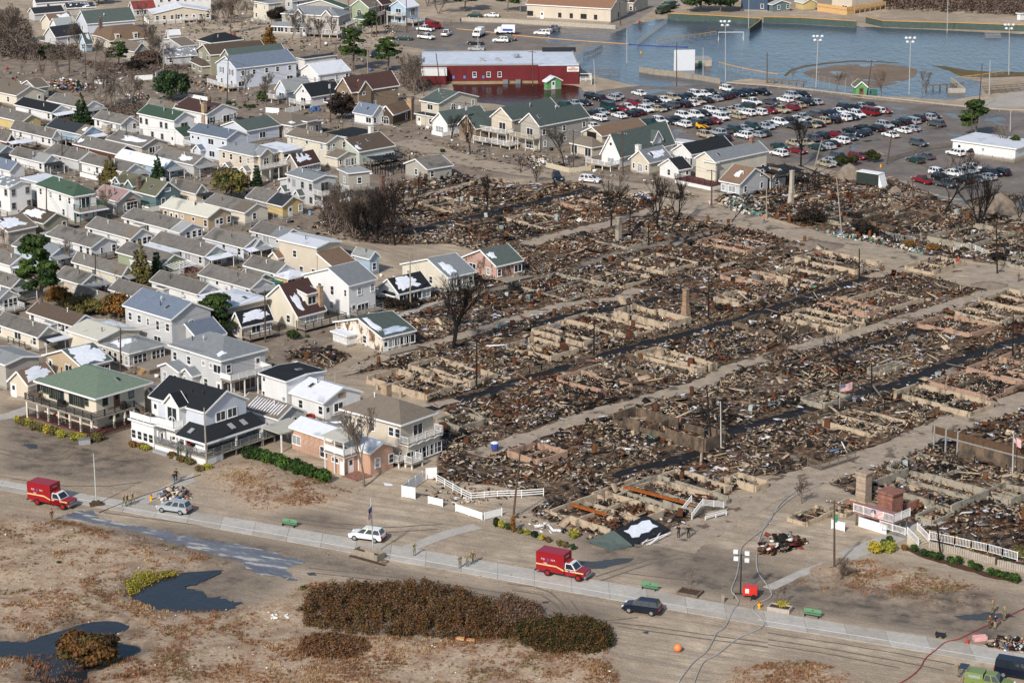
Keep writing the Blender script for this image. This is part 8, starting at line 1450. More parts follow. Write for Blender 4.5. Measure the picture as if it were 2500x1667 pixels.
fence('foul_rail','yellow-topped wire fence slanting to the goal frame',GL('a2',[(1320,412),(1560,370),(1860,325)]),1.1,CHN,'n',top=YT);fence('foul_rail','yellow-topped wire fence right of the field light',GL('a2',[(1885,625),(2100,680),(2330,720),(2420,735)]),1.6,CHN,'n',top=YT);fence('foul_rail','yellow-topped wire fence beyond the infield',GL('a3',[(1720,745),(1950,720),(2140,690)]),1.1,CHN,'n',top=YT)
fence('chain_fence','wire fence along the flooded road edge',GL('a2',[(1140,420),(1250,330),(1410,215)]),1.6,CHN,'n');fence('plank_fence','grey plank fence standing in floodwater',GL('a2',[(1160,660),(1300,685),(1500,705),(1700,735),(1895,770)]),1.5,GWD,'p',step=1.2)
fence('rail_fence','wooden rail fence with orange sign in the flood',GL('a2',[(710,690),(980,680)]),1.4,WDRK,'r');fence('rail_fence','grey rail fence beside the road at red hall',GL('a2',[(650,525),(740,500),(820,450)]),1.2,WDRK,'r')
fence('kerb_rail','low timber rail along the car park road',GL('a3',[(-380,770),(0,800),(400,838),(760,880),(1200,925),(1600,970),(2000,1010),(2333,1025)]),.6,mat('bleached timber','a0978a',.9,.2,3),'l',step=3)
fence('backstop','wire backstop left of the green ballfield shed',GL('a3',[(405,790),(560,820),(700,850)]),3.2,CHN,'n');fence('backstop','wire backstop beside the green ballfield shed',GL('a3',[(705,850),(770,840)]),4.0,CHN,'n')
for i,(t,pts,lb)in enumerate([('a0',[(865,770),(1030,775)],'white vinyl fence on the sand left of juniper'),('a0',[(1230,740),(1390,730)],'white fence piece lying toward the juniper'),('a0',[(1420,710),(1480,680)],'short white fence at the grey lamp pole'),('a0',[(1715,905),(1890,935)],'white fence beside two people below juniper'),('b0',[(1780,570),(1860,570)],'white vinyl fence beside the three-window cottage'),('a1',[(90,1030),(210,1040)],'fallen white fence by the green shrub'),('a1',[(270,1040),(410,1010)],'white fence under the black-roofed cottage')]):fence('vinyl_fence',lb,GL(t,pts),1.4,WF,'p')
fence('picket_fence','cream fence along dirt street by burnt shrubs',GL('a2',[(310,1530),(520,1580),(715,1560)]),1.2,mat('cream fence','b7ad97',.8,.15),'p');fence('picket_fence','grey picket fence before dark brown shingled cottage',GL('a1',[(760,1180),(900,1190),(1120,1195)]),1.2,GWD,'k')
fence('vinyl_fence','white solid fence section standing by the front ruin',GL('c1',[(1550,1270),(1645,1265)]),1.7,WF,'p');fence('vinyl_fence','bent white solid fence on the sand',GL('c1',[(1515,1300),(1330,1430),(1450,1450)]),1.7,WF,'p')
fence('deck_railing','long white deck railing round the front ruin',GL('c1',[(1645,1290),(1870,1420),(1960,1460),(2200,1440),(2420,1435),(2620,1420)]),1.1,WF,'r');fence('deck_railing','white ramp railing at the right rim',GL('d3',[(1470,260),(1700,310),(2000,375),(2270,450)],1.0),1.1,WF,'b');fence('timber_fence','ragged burnt timber fence by the right lane',GL('c3',[(360,1150),(480,1190),(640,1140),(800,1090)]),1.4,WDRK,'k')
for pts,lb in(([(1570,1490),(1700,1520)],'small toppled white frame on the sand'),([(1820,1560),(2060,1640)],'large toppled white frame by the walkway'),([(2080,1640),(2240,1600)],'broken white frame end at the walkway')):fence('toppled_fence',lb,GL('c1',pts),1.1,WF,'p')
fence('scaffold','broken white railing in the street debris',GL('b3',[(1690,730),(1830,690),(2010,770)]),1.0,WF,'r');fence('burnt_fence','slanting burnt picket rail across the black path',GL('c2',[(50,330),(380,260)]),1.0,WDRK,'b');fence('burnt_fence','burnt picket rail at the path crossing',GL('c2',[(580,220),(760,200)]),1.0,WDRK,'b');fence('grey_railing','grey ramp railing across the dirt street',GL('b3',[(970,560),(1150,610),(1340,640)]),1.0,TRIMG,'b');fence('yard_fence','wooden fence from pine to leaning pole',GL('a3',[(1090,1480),(1480,1370),(1900,1310)]),1.0,WDRK,'r')
def simple(name,label,cat,P,rot,parts,group=None):
 r=empty(name,label,cat,P,rot,group)
 for pn,m,fn in parts:b=MB();fn(b);b.build(pn,m,r)
 return r
BW=mat('backboard white','c9ccd0',.6,.05)
simple('backboard','tall white practice wall standing in the flood','wall',GT('a2',1475,648),.12,[('panel',BW,lambda b:b.box(0,0,0,5.7,.3,5.6))]);simple('ticket_booth','low concrete booth with green door in the flood','booth',GT('a2',1668,610),.15,[('wall',BLOCKW,lambda b:b.box(0,0,0,4.6,5,1.9)),('roof',TRIMG,lambda b:b.box(-.1,-.1,1.9,4.7,5.1,2.05)),('door',GREENP,lambda b:b.box(.9,-.05,0,1.9,0,1.6))])
simple('goal','white football goal frame in the flood','goal',GT('a2',1880,372),.02,[('frame',RAILW,lambda b:(b.tube([(0,0,0),(0,0,2.4),(7.3,0,2.4),(7.3,0,0)],.09,6),b.tube([(0,0,2.4),(.3,1.5,0)],.06,5),b.tube([(7.3,0,2.4),(7,1.5,0)],.06,5)))])
def bleach(b):
 for i in range(4):b.box(0,i*.7,.4*i+.3,12,i*.7+.3,.4*i+.4)
 for x in range(0,13,2):b.beam((x,0,0),(x,2.6,1.6),.1,.1)
simple('bleachers','wooden bleachers beside the concrete steps','bleachers',GT('a3',2000,860),.38,[('bench',WDRK,bleach)]);simple('bleachers','metal bleacher bench in the far water','bleachers',GT('a3',1980,350),-.05,[('bench',TRIMG,lambda b:[b.box(0,i*.6,.3*i+.2,4.6,i*.6+.35,.3*i+.3)for i in range(4)])])
simple('dugout_wall','concrete planter wall in the water near bleachers','wall',GT('a3',1640,850),.05,[('wall',BLOCKW,lambda b:(b.box(0,0,0,4.5,.4,1.2),b.box(4.1,.4,0,4.5,16,1.2)))])
simple('dugout_bench','long timber-posted bench along the infield water','bench',GT('a3',1440,820),.33,[('seat',WDRK,lambda b:b.box(0,0,.9,11,.5,1.1)),('post',WDRK,lambda b:[b.box(x,0,0,x+.3,.4,.9)for x in range(0,11,2)])]);simple('dugout_bench','timber-posted bench left of the field light','bench',GT('a3',-20,760),-.42,[('seat',WDRK,lambda b:b.box(0,0,.9,11,.5,1.2)),('post',WDRK,lambda b:[b.box(x,0,0,x+.3,.4,.9)for x in range(0,11,2)])])
simple('bin','small green bin beside the ballfield shed','bin',GT('a3',935,868),.1,[('body',GREENP,lambda b:b.box(0,0,0,1.7,1,1.3))])
HEAPM=soil('dirt heap','6b5f52','938576',1.2)
def mound(t,p,w,h,label,m=None):
 o=GT(t,*p);b=MB();n,k=20,6;vs=[]
 for j in range(k):
  for i in range(n):a=6.283*i/n;q=1-j/k;rr=w/2*q*(1+.15*math.sin(3*a+j)+RNG.uniform(-.06,.06));vs.append((math.cos(a)*rr,math.sin(a)*rr*.8,h*(1-q**1.3)+RNG.uniform(-.04,.04)-.05))
 vs.append((0,0,h));b.add(vs,[(j*n+i,j*n+(i+1)%n,(j+1)*n+(i+1)%n,(j+1)*n+i)for j in range(k-1)for i in range(n)]+[((k-1)*n+i,(k-1)*n+(i+1)%n,k*n)for i in range(n)]);x=b.build('sand_mound',m or HEAPM,None,True,o);tag(x,label,'mound')
for a in(('b3',(740,60),9,3.4,'tall dirt mound behind the black trailer'),('b3',(1160,190),4,1.6,'small sand heap at the long puddle'),('b3',(1310,220),7,1.2,'low sand bank beside the small heap'),('b3',(2110,360),10,4.0,'big conical sand heap behind vase-shaped tree'),('a3',(1010,1410),3,.8,'little dirt heap right of the round bush'),('b2',(1640,430),9,.8,'low sand bank at the street corner'),('b3',(420,680),12,1.2,'spoil bank along the dirt street'),('b3',(2020,1040),7,1.0,'sand pile at the right end of the street')):mound(*a)
BENG=mat('green bench','5c8463',.6,.1)
for t,p,lb in(('d1',(300,140),'green bench at the left end near the hydrant junk'),('d2',(1250,720),'green bench by the square sapling planter'),('d3',(400,965),'green bench on the right beside the stone planter')):
 simple('park_bench',lb,'bench',GT(t,*p),R_(-26),[('seat',BENG,lambda b:[b.box(-1.1,y,.42,1.1,y+.13,.46)for y in(-.3,-.13,.04)]),('backrest',BENG,lambda b:b.box(-1.1,.22,.5,1.1,.27,.98)),('leg',BUMP,lambda b:b.box(-.9,-.25,0,-.82,.2,.42)),('leg',BUMP,lambda b:b.box(.82,-.25,0,.9,.2,.42)),('plaque',BUMP,lambda b:b.box(-.1,.205,.68,.1,.218,.8))])
HY=mat('hydrant yellow','d9a41c',.5,.1);HR=mat('hydrant red','a83a28',.5)
for t,p,lb in(('c0',(1378,1460),'yellow hydrant with red cap near the junk pile'),('d2',(2253,885),'yellow hydrant with red cap between the hoses'),('a2',(1174,490),'yellow hydrant standing in floodwater'),('a3',(1028,1525),'yellow hydrant by the leaning brown pole'),('a1',(1357,245),'orange hydrant at the yard entrance')):
 simple('hydrant',lb,'hydrant',GT(t,*p),.3,[('body',HY,lambda b:(b.tube([(0,0,0),(0,0,.08),(0,0,.1),(0,0,.7)],[.22,.22,.15,.15],8),b.beam((-.28,0,.5),(.28,0,.5),.14,.14))),('cap',HR,lambda b:b.tube([(0,0,.7),(0,0,.85),(0,0,.95)],[.18,.12,.05],8))])
simple('square_planter','square timber planter round the tiny sapling','planter',GT('d2',1622,755),R_(-26),[('frame',WDRK,lambda b:(b.box(-1.4,-1.1,0,1.4,-.9,.4),b.box(-1.4,.9,0,1.4,1.1,.4),b.box(-1.4,-.9,0,-1.2,.9,.4),b.box(1.2,-.9,0,1.4,.9,.4))),('soil',mat('mulch','4a3324',.95,.3,4),lambda b:b.box(-1.2,-.9,0,1.2,.9,.3))])
simple('stone_planter','stone planter box with dry growth by the promenade','planter',GT('d3',110,905),R_(-24),[('frame',BLOCKW,lambda b:(b.box(-1.4,-.8,0,1.4,-.62,.55),b.box(-1.4,.62,0,1.4,.8,.55),b.box(-1.4,-.62,0,-1.22,.62,.55),b.box(1.22,-.62,0,1.4,.62,.55))),('soil',MATS['mulch'],lambda b:b.box(-1.22,-.62,0,1.22,.62,.42))]);shrub('d3',(130,880),.8,1.8,'dry yellow plant in the stone planter',YEL)
simple('timber_planter','toppled boat-shaped timber planter at the flagpole','planter',GT('d1',1060,430),R_(-36),[('side_board',GWD,lambda b:(b.box(-2.6,-.75,.1,1.4,-.65,.9),b.box(-.6,-.75,.9,.9,-.65,1.2))),('side_board',GWD,lambda b:(b.box(-2.6,.65,.1,1.4,.75,.9),b.box(-.6,.65,.9,.9,.75,1.2))),('end_board',GWD,lambda b:(b.box(-2.6,-.65,.1,-2.5,.65,.9),b.box(1.3,-.65,.1,1.4,.65,.9))),('soil',MATS['wet soil'],lambda b:(b.box(-2.5,-.65,0,1.3,.65,.5),b.box(-2.9,-1.3,-.05,3.0,-.75,.06))),('tyre_ring',WDRK,lambda b:b.tube([(2.1+.5*math.cos(a),-.2+.4*math.sin(a),.2)for a in np.linspace(0,6.28,11)],.08,5))])
simple('sandbox','dark shed roof panel with skirt near yellow shrubs','utility box',GT('c0',770,945),.3,[('body',TRIMG,lambda b:b.box(-.8,-.5,0,.8,.5,.75)),('lid',MATS['galvanised metal'],lambda b:b.box(-.85,-.55,.75,.85,.55,.85))]);bpy.data.objects['sandbox'].name='utility_box';bpy.data.objects['utility_box']['label']='low grey utility box before the green-roofed house'
RDG=mat('generator red','c02a1c',.4,.05,coat=.4)
simple('light_tower','red mobile light tower with four floodlights','light tower',GT('d2',2170,785),R_(-12),[('generator',RDG,lambda b:b.box(-.9,-.6,.45,.9,.6,1.5)),('panel',TRIM,lambda b:b.box(-.55,-.615,.75,-.1,-.6,1.3)),('mast',BUMP,lambda b:(b.tube([(-1.2,0,.4),(-1.2,0,3),(-1.2,0,5.6)],[.1,.08,.06],6),b.beam((-2.0,0,5.4),(-.4,0,5.4),.06,.06),b.beam((-1.9,0,.4),(-.9,0,.4),.1,.1))),*[('floodlight',LAMPW,(lambda x,z:lambda b:b.box(x-.28,-.25,z,x+.28,.05,z+.5))(x,z))for x,z in((-1.9,5.6),(-.5,5.5),(-1.85,4.7),(-.5,4.6))],('wheel',TYRE,lambda b:b.tube([(.5,-.75,.32),(.5,-.55,.32)],.32,10)),('wheel',TYRE,lambda b:b.tube([(.5,.55,.32),(.5,.75,.32)],.32,10)),('outrigger',BUMP,lambda b:(b.beam((-1.9,-.9,.05),(-1.9,.9,.05),.08,.08),b.beam((.2,-1.2,.05),(.2,1.2,.05),.08,.08)))])
b=MB();b.ball((0,0,.48),.48,0,16,10);o=b.build('buoy',mat('orange buoy','dd7f4a',.45,.05),smooth=True,loc=GT('d2',1510,1280));tag(o,'large orange ball buoy on the sand','buoy');b=MB();b.ball((-.1,-.12,.56),.4,0,10,6,(.7,.7,.6));b.build('faded_mark',mat('faded pink','d9b5a8',.6),o)
HOSE=mat('grey hose','9d9a96',.7,.15,4);HOSR=mat('red hose','8a3a3e',.7,.15,4);HOSD=mat('dark hose','3b3836',.7)
def hose(label,pts,r,m):
 b=MB();P=[Vector((p.x,p.y,r*.9+float(GZ(np.array([[p.x,p.y]]))[0])))for p in pts];S=[]
 for i in range(len(P)-1):
  a,c=P[i],P[i+1];p_,n_=P[max(0,i-1)],P[min(len(P)-1,i+2)]
  for k in range(5):t=k/5;S.append(.5*((2*a)+(c-p_)*t+(2*p_-5*a+4*c-n_)*t*t+(-p_+3*a-3*c+n_)*t**3))
 S.append(P[-1]);b.tube(S,r,6);tag(b.build('fire_hose',m,None,True),label,'hose')
hose('grey fire hose curving left of the light tower',GL('p',[(1655,1667),(1690,1620),(1725,1590),(1742,1560),(1750,1545),(1770,1530),(1790,1490),(1803,1470),(1795,1455),(1786,1440),(1800,1400),(1806,1360),(1812,1335),(1840,1310),(1870,1285),(1910,1225),(1960,1190)]),.09,HOSE);hose('grey fire hose curving right of the light tower',GL('p',[(1690,1680),(1715,1620),(1752,1597),(1800,1560),(1862,1530),(1858,1510),(1838,1490),(1845,1475),(1875,1462),(1884,1450),(1870,1425),(1850,1395),(1848,1350),(1860,1300),(1885,1260),(1935,1215),(2010,1180)]),.09,HOSE)
hose('red fire hose crossing the promenade at the right',GL('d3',[(1170,1590),(1290,1520),(1380,1440),(1440,1340),(1530,1270),(1600,1210),(1670,1185),(1750,1165),(1900,1090),(2100,1000),(2340,890)]),.08,HOSR);hose('dark cable across the promenade near the three soldiers',GL('c0',[(900,1575),(1010,1530),(1220,1450),(1480,1360),(1660,1285),(1830,1235)]),.06,HOSD)
hose('long pale hose on the flooded upper yard',GL('p',[(1115,72),(1180,78),(1260,88),(1400,100),(1535,109)]),.12,WOOD);hose('blue hose end in floodwater',GL('p',[(1535,109),(1600,113),(1680,116)]),.12,CREST)
JM=RM+[mat('junk red','7a2f2b',.6),mat('junk blue','43618f',.6),mat('junk orange','9a6238',.6),WF]
def junk(t,s,n,label,big=1.0,h=.8,cols=None):
 poly=P2(t,s);a=np.array([(p.x,p.y)for p in poly]);P=NR.uniform(a.min(0),a.max(0),(n*4,2));P=P[inside(P,poly)][:n];m=len(P);c=a.mean(0);d=np.hypot(*(P-c).T);z=h*np.clip(1-d/d.max(),0,1)*NR.random(m)
 u=NR.random((m,3));sz=np.stack([.25+1.3*u[:,0]**2,.15+.6*u[:,1]**2,.06+.5*u[:,2]**2],1)*big;v,f=boxes(np.stack([P[:,0],P[:,1],z+sz[:,2]*.4],1),sz,NR.uniform(0,6.3,m),NR.normal(0,.35,m),NR.normal(0,.35,m),.2);r=empty('junk_pile',label,'junk pile',(c[0],c[1],0));bulk('debris',v-np.array([c[0],c[1],0]),f,JM,np.repeat(NR.choice(cols or range(len(JM)),m),6),r)
ALL=[0,1,2,3,4,5,6,7,10,11,12,13,0,1,2,5,6,1,2];DK=[2,2,5,2,0,3,10,4,2,1]
junk('c0','1430,1410 1540,1360 1640,1350 1740,1400 1760,1440 1640,1470 1480,1460',130,'colourful junk pile behind the silver crossover',.8,1.0,ALL);junk('d2','2240,390 2300,310 2420,250 2560,260 2680,300 2560,360 2400,400',200,'heap of charred boards on the sand plaza',1.1,1.6,DK);junk('d3','1990,1230 2080,1170 2200,1150 2400,1190 2420,1280 2250,1290 2080,1260',150,'junk heap by the promenade at the right rim',.8,.9,ALL)
junk('a0','420,760 560,720 700,760 880,790 860,830 700,840 520,830',320,'long heap of storm junk before the big cream house',1.0,1.4,ALL);junk('a1','1160,250 1260,240 1270,320 1180,320',60,'junk at the foot of the white stairs',.8,1,ALL);junk('a2','150,1460 300,1430 330,1500 200,1540',90,'wreckage under the stone-shingled house',1,1,[4,4,1,2,5,6]);junk('b2','1060,210 1180,190 1290,220 1280,280 1130,270',110,'pile of white and orange debris at the street corner',.9,1.2,[4,4,4,6,12,11,2])
junk('b2','1900,240 2100,220 2333,300 2330,420 2100,390 1900,330',240,'pale wreckage strewn beside the dirt street',1.1,.7,[1,4,9,6,1]);junk('b3','420,520 700,560 1000,600 1300,700 1480,770 1300,730 900,640 560,590',260,'pale debris line along the street verge',.9,.5,[4,6,1,4,5,9]);junk('b0','1620,870 1740,860 1800,920 1640,930',60,'clutter of red and dark things on a cottage porch',.8,.8,[10,10,2,5,13,12]);junk('a0','1760,760 2000,740 2060,800 1900,840',80,'scattered things on the white deck of the grey house',.7,.4,ALL);junk('a0','1100,870 1300,850 1380,900 1250,930',80,'scattered rubbish left of the juniper',.8,.4,ALL)
junk('a1','480,1000 570,990 590,1020 500,1030',22,'bundle under bright blue tarp',1.2,.6,[11]);junk('d1','110,890 260,930 310,970 200,1010 60,960',30,'scrap of white litter left of the thicket',.5,.1,[4,13]);junk('c1','1820,1450 1960,1420 2000,1480 1800,1500',30,'splinters under the white deck railing',.7,.3,[4,5,6]);junk('d2','80,120 300,110 420,180 600,160 800,220 600,200 250,200',20,'white boards scattered on the ruin-side sand',.9,.05,[4,13])
for t,p,lb,cs in(('d1',(1865,1190),'left toy wagon with red ends by the thicket',(WOOD,HR)),('d1',(1960,1205),'right toy wagon with red ends by the thicket',(WOOD,HR)),('d3',(1570,1150),'dark pull wagon on the promenade verge',(BUMP,BUMP))):
 simple('toy_wagon',lb,'wagon',GT(t,*p),R_(-20),[('tray',cs[0],lambda b:b.box(-.5,-.28,.3,.5,.28,.52)),('end_board',cs[1],lambda b:b.box(-.58,-.3,.28,-.5,.3,.62)),('end_board',cs[1],lambda b:b.box(.5,-.3,.28,.58,.3,.62)),*[('wheel',TYRE,(lambda x,y:lambda b:b.tube([(x,y-.04,.16),(x,y+.04,.16)],.16,8))(x,y))for x in(-.35,.35)for y in(-.3,.3)]])
simple('blue_drum','blue bin capped with snow on the sand lane','bin',GT('c1',2175,1010),0,[('body',CREST,lambda b:b.tube([(0,0,.3),(0,0,1.2)],[.5,.6],10)),('snow_cap',SNOW,lambda b:b.ball((0,0,1.2),.6,0,10,5,(1,1,.4))),('base',RUST,lambda b:b.box(-.4,-.4,0,.4,.4,.3))])
simple('red_bin','rust-red tank beside arched bay cottage','tank',GT('c1',500,770),.3,[('body',HR,lambda b:b.tube([(0,0,0),(0,0,1.5),(0,0,1.7)],[.7,.7,.3],10))]);simple('water_barrel','pale blue barrel by the yellow cottage','barrel',GT('b1',492,392),0,[('body',mat('pale blue plastic','6f93b5',.5),lambda b:b.tube([(0,0,0),(0,0,.9)],.32,10))])
simple('boundary_post','short wooden post beside the light tower','post',GT('d2',1918,830),0,[('post',GWD,lambda b:b.box(-.2,-.2,0,.2,.2,1.0))]);simple('traffic_cone','red cone by the right junk heap','cone',GT('d3',1815,1205),0,[('cone',HR,lambda b:(b.tube([(0,0,0),(0,0,.9)],[.22,.04],8),b.box(-.3,-.3,0,.3,.3,.05)))]);simple('bathtub','pink bathtub beside the right junk heap','bathtub',GT('d3',1930,1175),.2,[('tub',mat('pink enamel','d0a09c',.3),lambda b:(b.box(-.8,-.4,0,.8,-.32,.55),b.box(-.8,.32,0,.8,.4,.55),b.box(-.8,-.32,0,-.72,.32,.55),b.box(.72,-.32,0,.8,.32,.55),b.box(-.72,-.32,0,.72,.32,.1)))])
o=GT('d3',1135,235);dk=empty('white_deck','white railed deck with small flag at the brick fireplace','deck',o,GA);b=MB();b.box(0,0,1.7,3.7,6.4,1.9);b.build('platform',mat('pink deck boards','8d6a66',.8,.2),dk);b=MB();rail(b,(0,0,1.9),(3.7,0,1.9),1.1,'b');rail(b,(0,0,1.9),(0,6.4,1.9),1.1,'b');b.build('railing',RAILW,dk);b=MB();b.box(.1,1.1,0,.25,5.6,1.3);b.build('skirt',WF,dk)
for x,y in((3.4,.2),(.3,6.1),(3.4,6.1),(1.8,.2)):q=MB();q.box(-.1,-.1,0,.1,.1,1.7);q.build('post',WDRK,dk,loc=(x,y,0))
fence('vinyl_fence','white panel stub left of the street pole',GL('d3',[(578,160),(695,190)]),1.3,WF,'p')
simple('entry_stairs','white stairs with railings at the right ruin','stairs',GT('d3',1370,330),GA,[('tread',mat('cream boards','b8ad98',.8,.15),lambda b:[b.box(0,.3*i,0,2.2,.3*i+.3,.2*i+.2)for i in range(6)]),('railing',RAILW,lambda b:(rail(b,(0,0,.2),(0,1.8,1.3),.95,'b'),rail(b,(2.2,0,.2),(2.2,1.8,1.3),.95,'b'),rail(b,(-.2,2,1.2),(-.2,6,1.2),.95,'b')))])
for i,(x0,y0,x1,y1)in enumerate(((1470,330,1770,400),(1780,405,2085,490),(2095,500,2400,570))):
 A,B=GT('d3',x0,y0),GT('d3',x1,y1);d=B-A;simple('scalloped_planter',['first grey scalloped planter below the white ramp','middle grey scalloped planter below the white ramp','last grey scalloped planter at the right rim'][i],'planter',A,math.atan2(d.y,d.x),[('wall',BLOCKW,lambda b:[b.tube([(x,-.1,0),(x,-.1,.9+RNG.uniform(-.04,.04))],.16,6)for x in np.arange(.1,d.length-.1,.32)]),('soil',MATS['mulch'],lambda b:b.box(0,0,0,d.length,1.2,.7))])
strip('mulch_bed',P2('d3','1280,340 1420,410 1700,490 2000,580 2300,650'),1.4,MATS['mulch'],.05,amp=.2,step=.8)
FR=mat('flag red','a8232f',.7);FB=mat('flag blue','2b3560',.7);FW=mat('flag white','dcdad6',.7)
def flag(label,P,w,h,rot,droop=.0,hang=False):
 b=MB();n=12
 def at(u,v):
  x,z=u*w,v*h;yy=.10*h*math.sin(u*7+v*1.5)
  return(x*(1-droop*.5),yy,z-droop*u*h*.9)
 for k in range(13):
  for i in range(n):
   u0,u1,v0,v1=i/n,(i+1)/n,1-(k+1)/13,1-k/13;ca=u1<=.42 and k<7;b.add([at(u0,v0),at(u1,v0),at(u1,v1),at(u0,v1)],[(0,1,2,3)],2 if ca else(0 if k%2==0 else 1))
 for r_ in range(5):
  for c in range(6):u,v=.03+.065*c,.95-.1*r_;p,q,s,t=at(u,v),at(u+.03,v),at(u+.03,v+.03),at(u,v+.03);b.add([(x,y-.012,z)for x,y,z in(p,q,s,t)],[(0,1,2,3)],1)
 o=b.build('flag',[FR,FW,FB],None,loc=P,rot=rot);tag(o,label,'flag');return o
pole('fl','d1',1070,400,1045,-120,'n','leaning flagpole in the toppled timber planter');flag('striped flag drooping from the promenade flagpole',POLES['fl'][0]+POLES['fl'][1]*.86+Vector((0,-.05,-1.2)),2.2,1.3,-1.9,.8)
P=GT('c3',655,480,2.6);flag('large striped flag flying over the rubble',P,1.9,1.25,.35,-.25);b=MB();b.tube([(0,0,0),(0,0,4.4)],.04,6);o=b.build('flag_staff',POLEW,loc=(P.x,P.y,0));tag(o,'short staff of the large rubble flag','flagpole')
pole('f2','c3',2228,1240,2238,850,'n','flagpole rising from the scorched balcony wall');flag('striped flag on the balcony wall flagpole',POLES['f2'][0]+POLES['f2'][1]*.8,1.9,1.2,-.9,.6)
flag('small striped flag hung on white deck rail',dk.location+Vector((math.cos(GA+math.pi/2),math.sin(GA+math.pi/2),0))*3.5+Vector((-.1,-.1,1.95)),2.0,1.1,GA-math.pi/2);flag('striped flag stuck upright by the ruin wall',GT('b2',2285,1160,.6),1.2,.9,.9,-.4);flag('striped flag in front of big white house',GT('b1',1022,1285,.8),1.0,.7,-1.2,.9);flag('striped flag beside the dirt street pole',GT('b2',1790,270,.8),1.0,.7,-1.2,.8)
P=sample(DUNE[:1],.05,-2);n=len(P);v,f=boxes(np.stack([P[:,0],P[:,1],GZ(P)+.12],1),NR.uniform(.06,.32,(n,3))*np.array([1,.6,.25]),NR.uniform(0,6,n),NR.normal(0,.3,n),NR.normal(0,.3,n));bulk('litter',v,f,[WF,TRIMG,CREST],np.repeat(NR.choice(3,n,p=[.8,.15,.05]),6))
def in_house(P,m=.3):
 r=np.zeros(len(P),bool)
 for v in HOUSES:
  M=v.root.matrix_basis;d=P-np.array(M.translation[:2]);a=v.root.rotation_euler.z;x=d[:,0]*math.cos(a)+d[:,1]*math.sin(a);y=-d[:,0]*math.sin(a)+d[:,1]*math.cos(a);r|=(x>-m)&(x<v.W+m)&(y>-m)&(y<v.L+m)
 return r
n_=0
for v in HOUSES:
 if RNG.random()<.5 or n_>48 or v.root.location.y<330 and v.group!=CG:continue
 M=Matrix.Translation(v.root.location)@Matrix.Rotation(v.root.rotation_euler.z,4,'Z');x=-RNG.uniform(1.7,2.6);y0,y1=RNG.uniform(-3,1),v.L*RNG.uniform(.5,1.1);pts=[M@Vector((x,y1,0)),M@Vector((x,y0,0))]
 if RNG.random()<.6:pts.append(M@Vector((v.W*RNG.uniform(.4,1),y0,0)))
 q=np.array([p[:2]for p in pts])
 if in_house(q,0).any():continue
 st,m=RNG.choice([('k',GWD),('p',WF),('r',WDRK),('b',WF),('k',WDRK),('n',CHN)]);nm=dict(k='slatted',p='solid',r='railed',b='balustered',n='wire')[st]+(' white' if m is WF else ' grey' if m is GWD else ' brown' if m is WDRK else '');n_+=1
 fence('yard_fence',nm+' fence at the '+' '.join(v.label.split()[:9]),pts,RNG.uniform(.9,1.4),m,st)
HOODS=[P2('p','-20,170 985,170 1000,430 800,540 960,700 760,900 300,930 -20,930'),P2('p','300,20 960,20 1000,140 600,200 300,180'),P2('p','985,300 1250,330 1850,420 1800,470 1450,430 1000,390')]
P=sample(HOODS,.16,.3);P=P[~in_house(P)];n=len(P);u=NR.random((n,3));sz=np.stack([.2+1.2*u[:,0]**2.2,.15+.7*u[:,1]**2,.06+.6*u[:,2]**2.6],1)
v,f=boxes(np.stack([P[:,0],P[:,1],sz[:,2]*.45],1),sz,NR.choice([GA,GA+.1,GA-.3,0],n),NR.normal(0,.08,n),NR.normal(0,.08,n),.1);bulk('yard_clutter',v,f,[WF,TRIMG,WDRK,GWD,BUMP,MATS['junk blue'],HR,HDG[0],TWIG],np.repeat(NR.choice(9,n,p=[.08,.12,.24,.18,.18,.01,.01,.08,.10]),6))
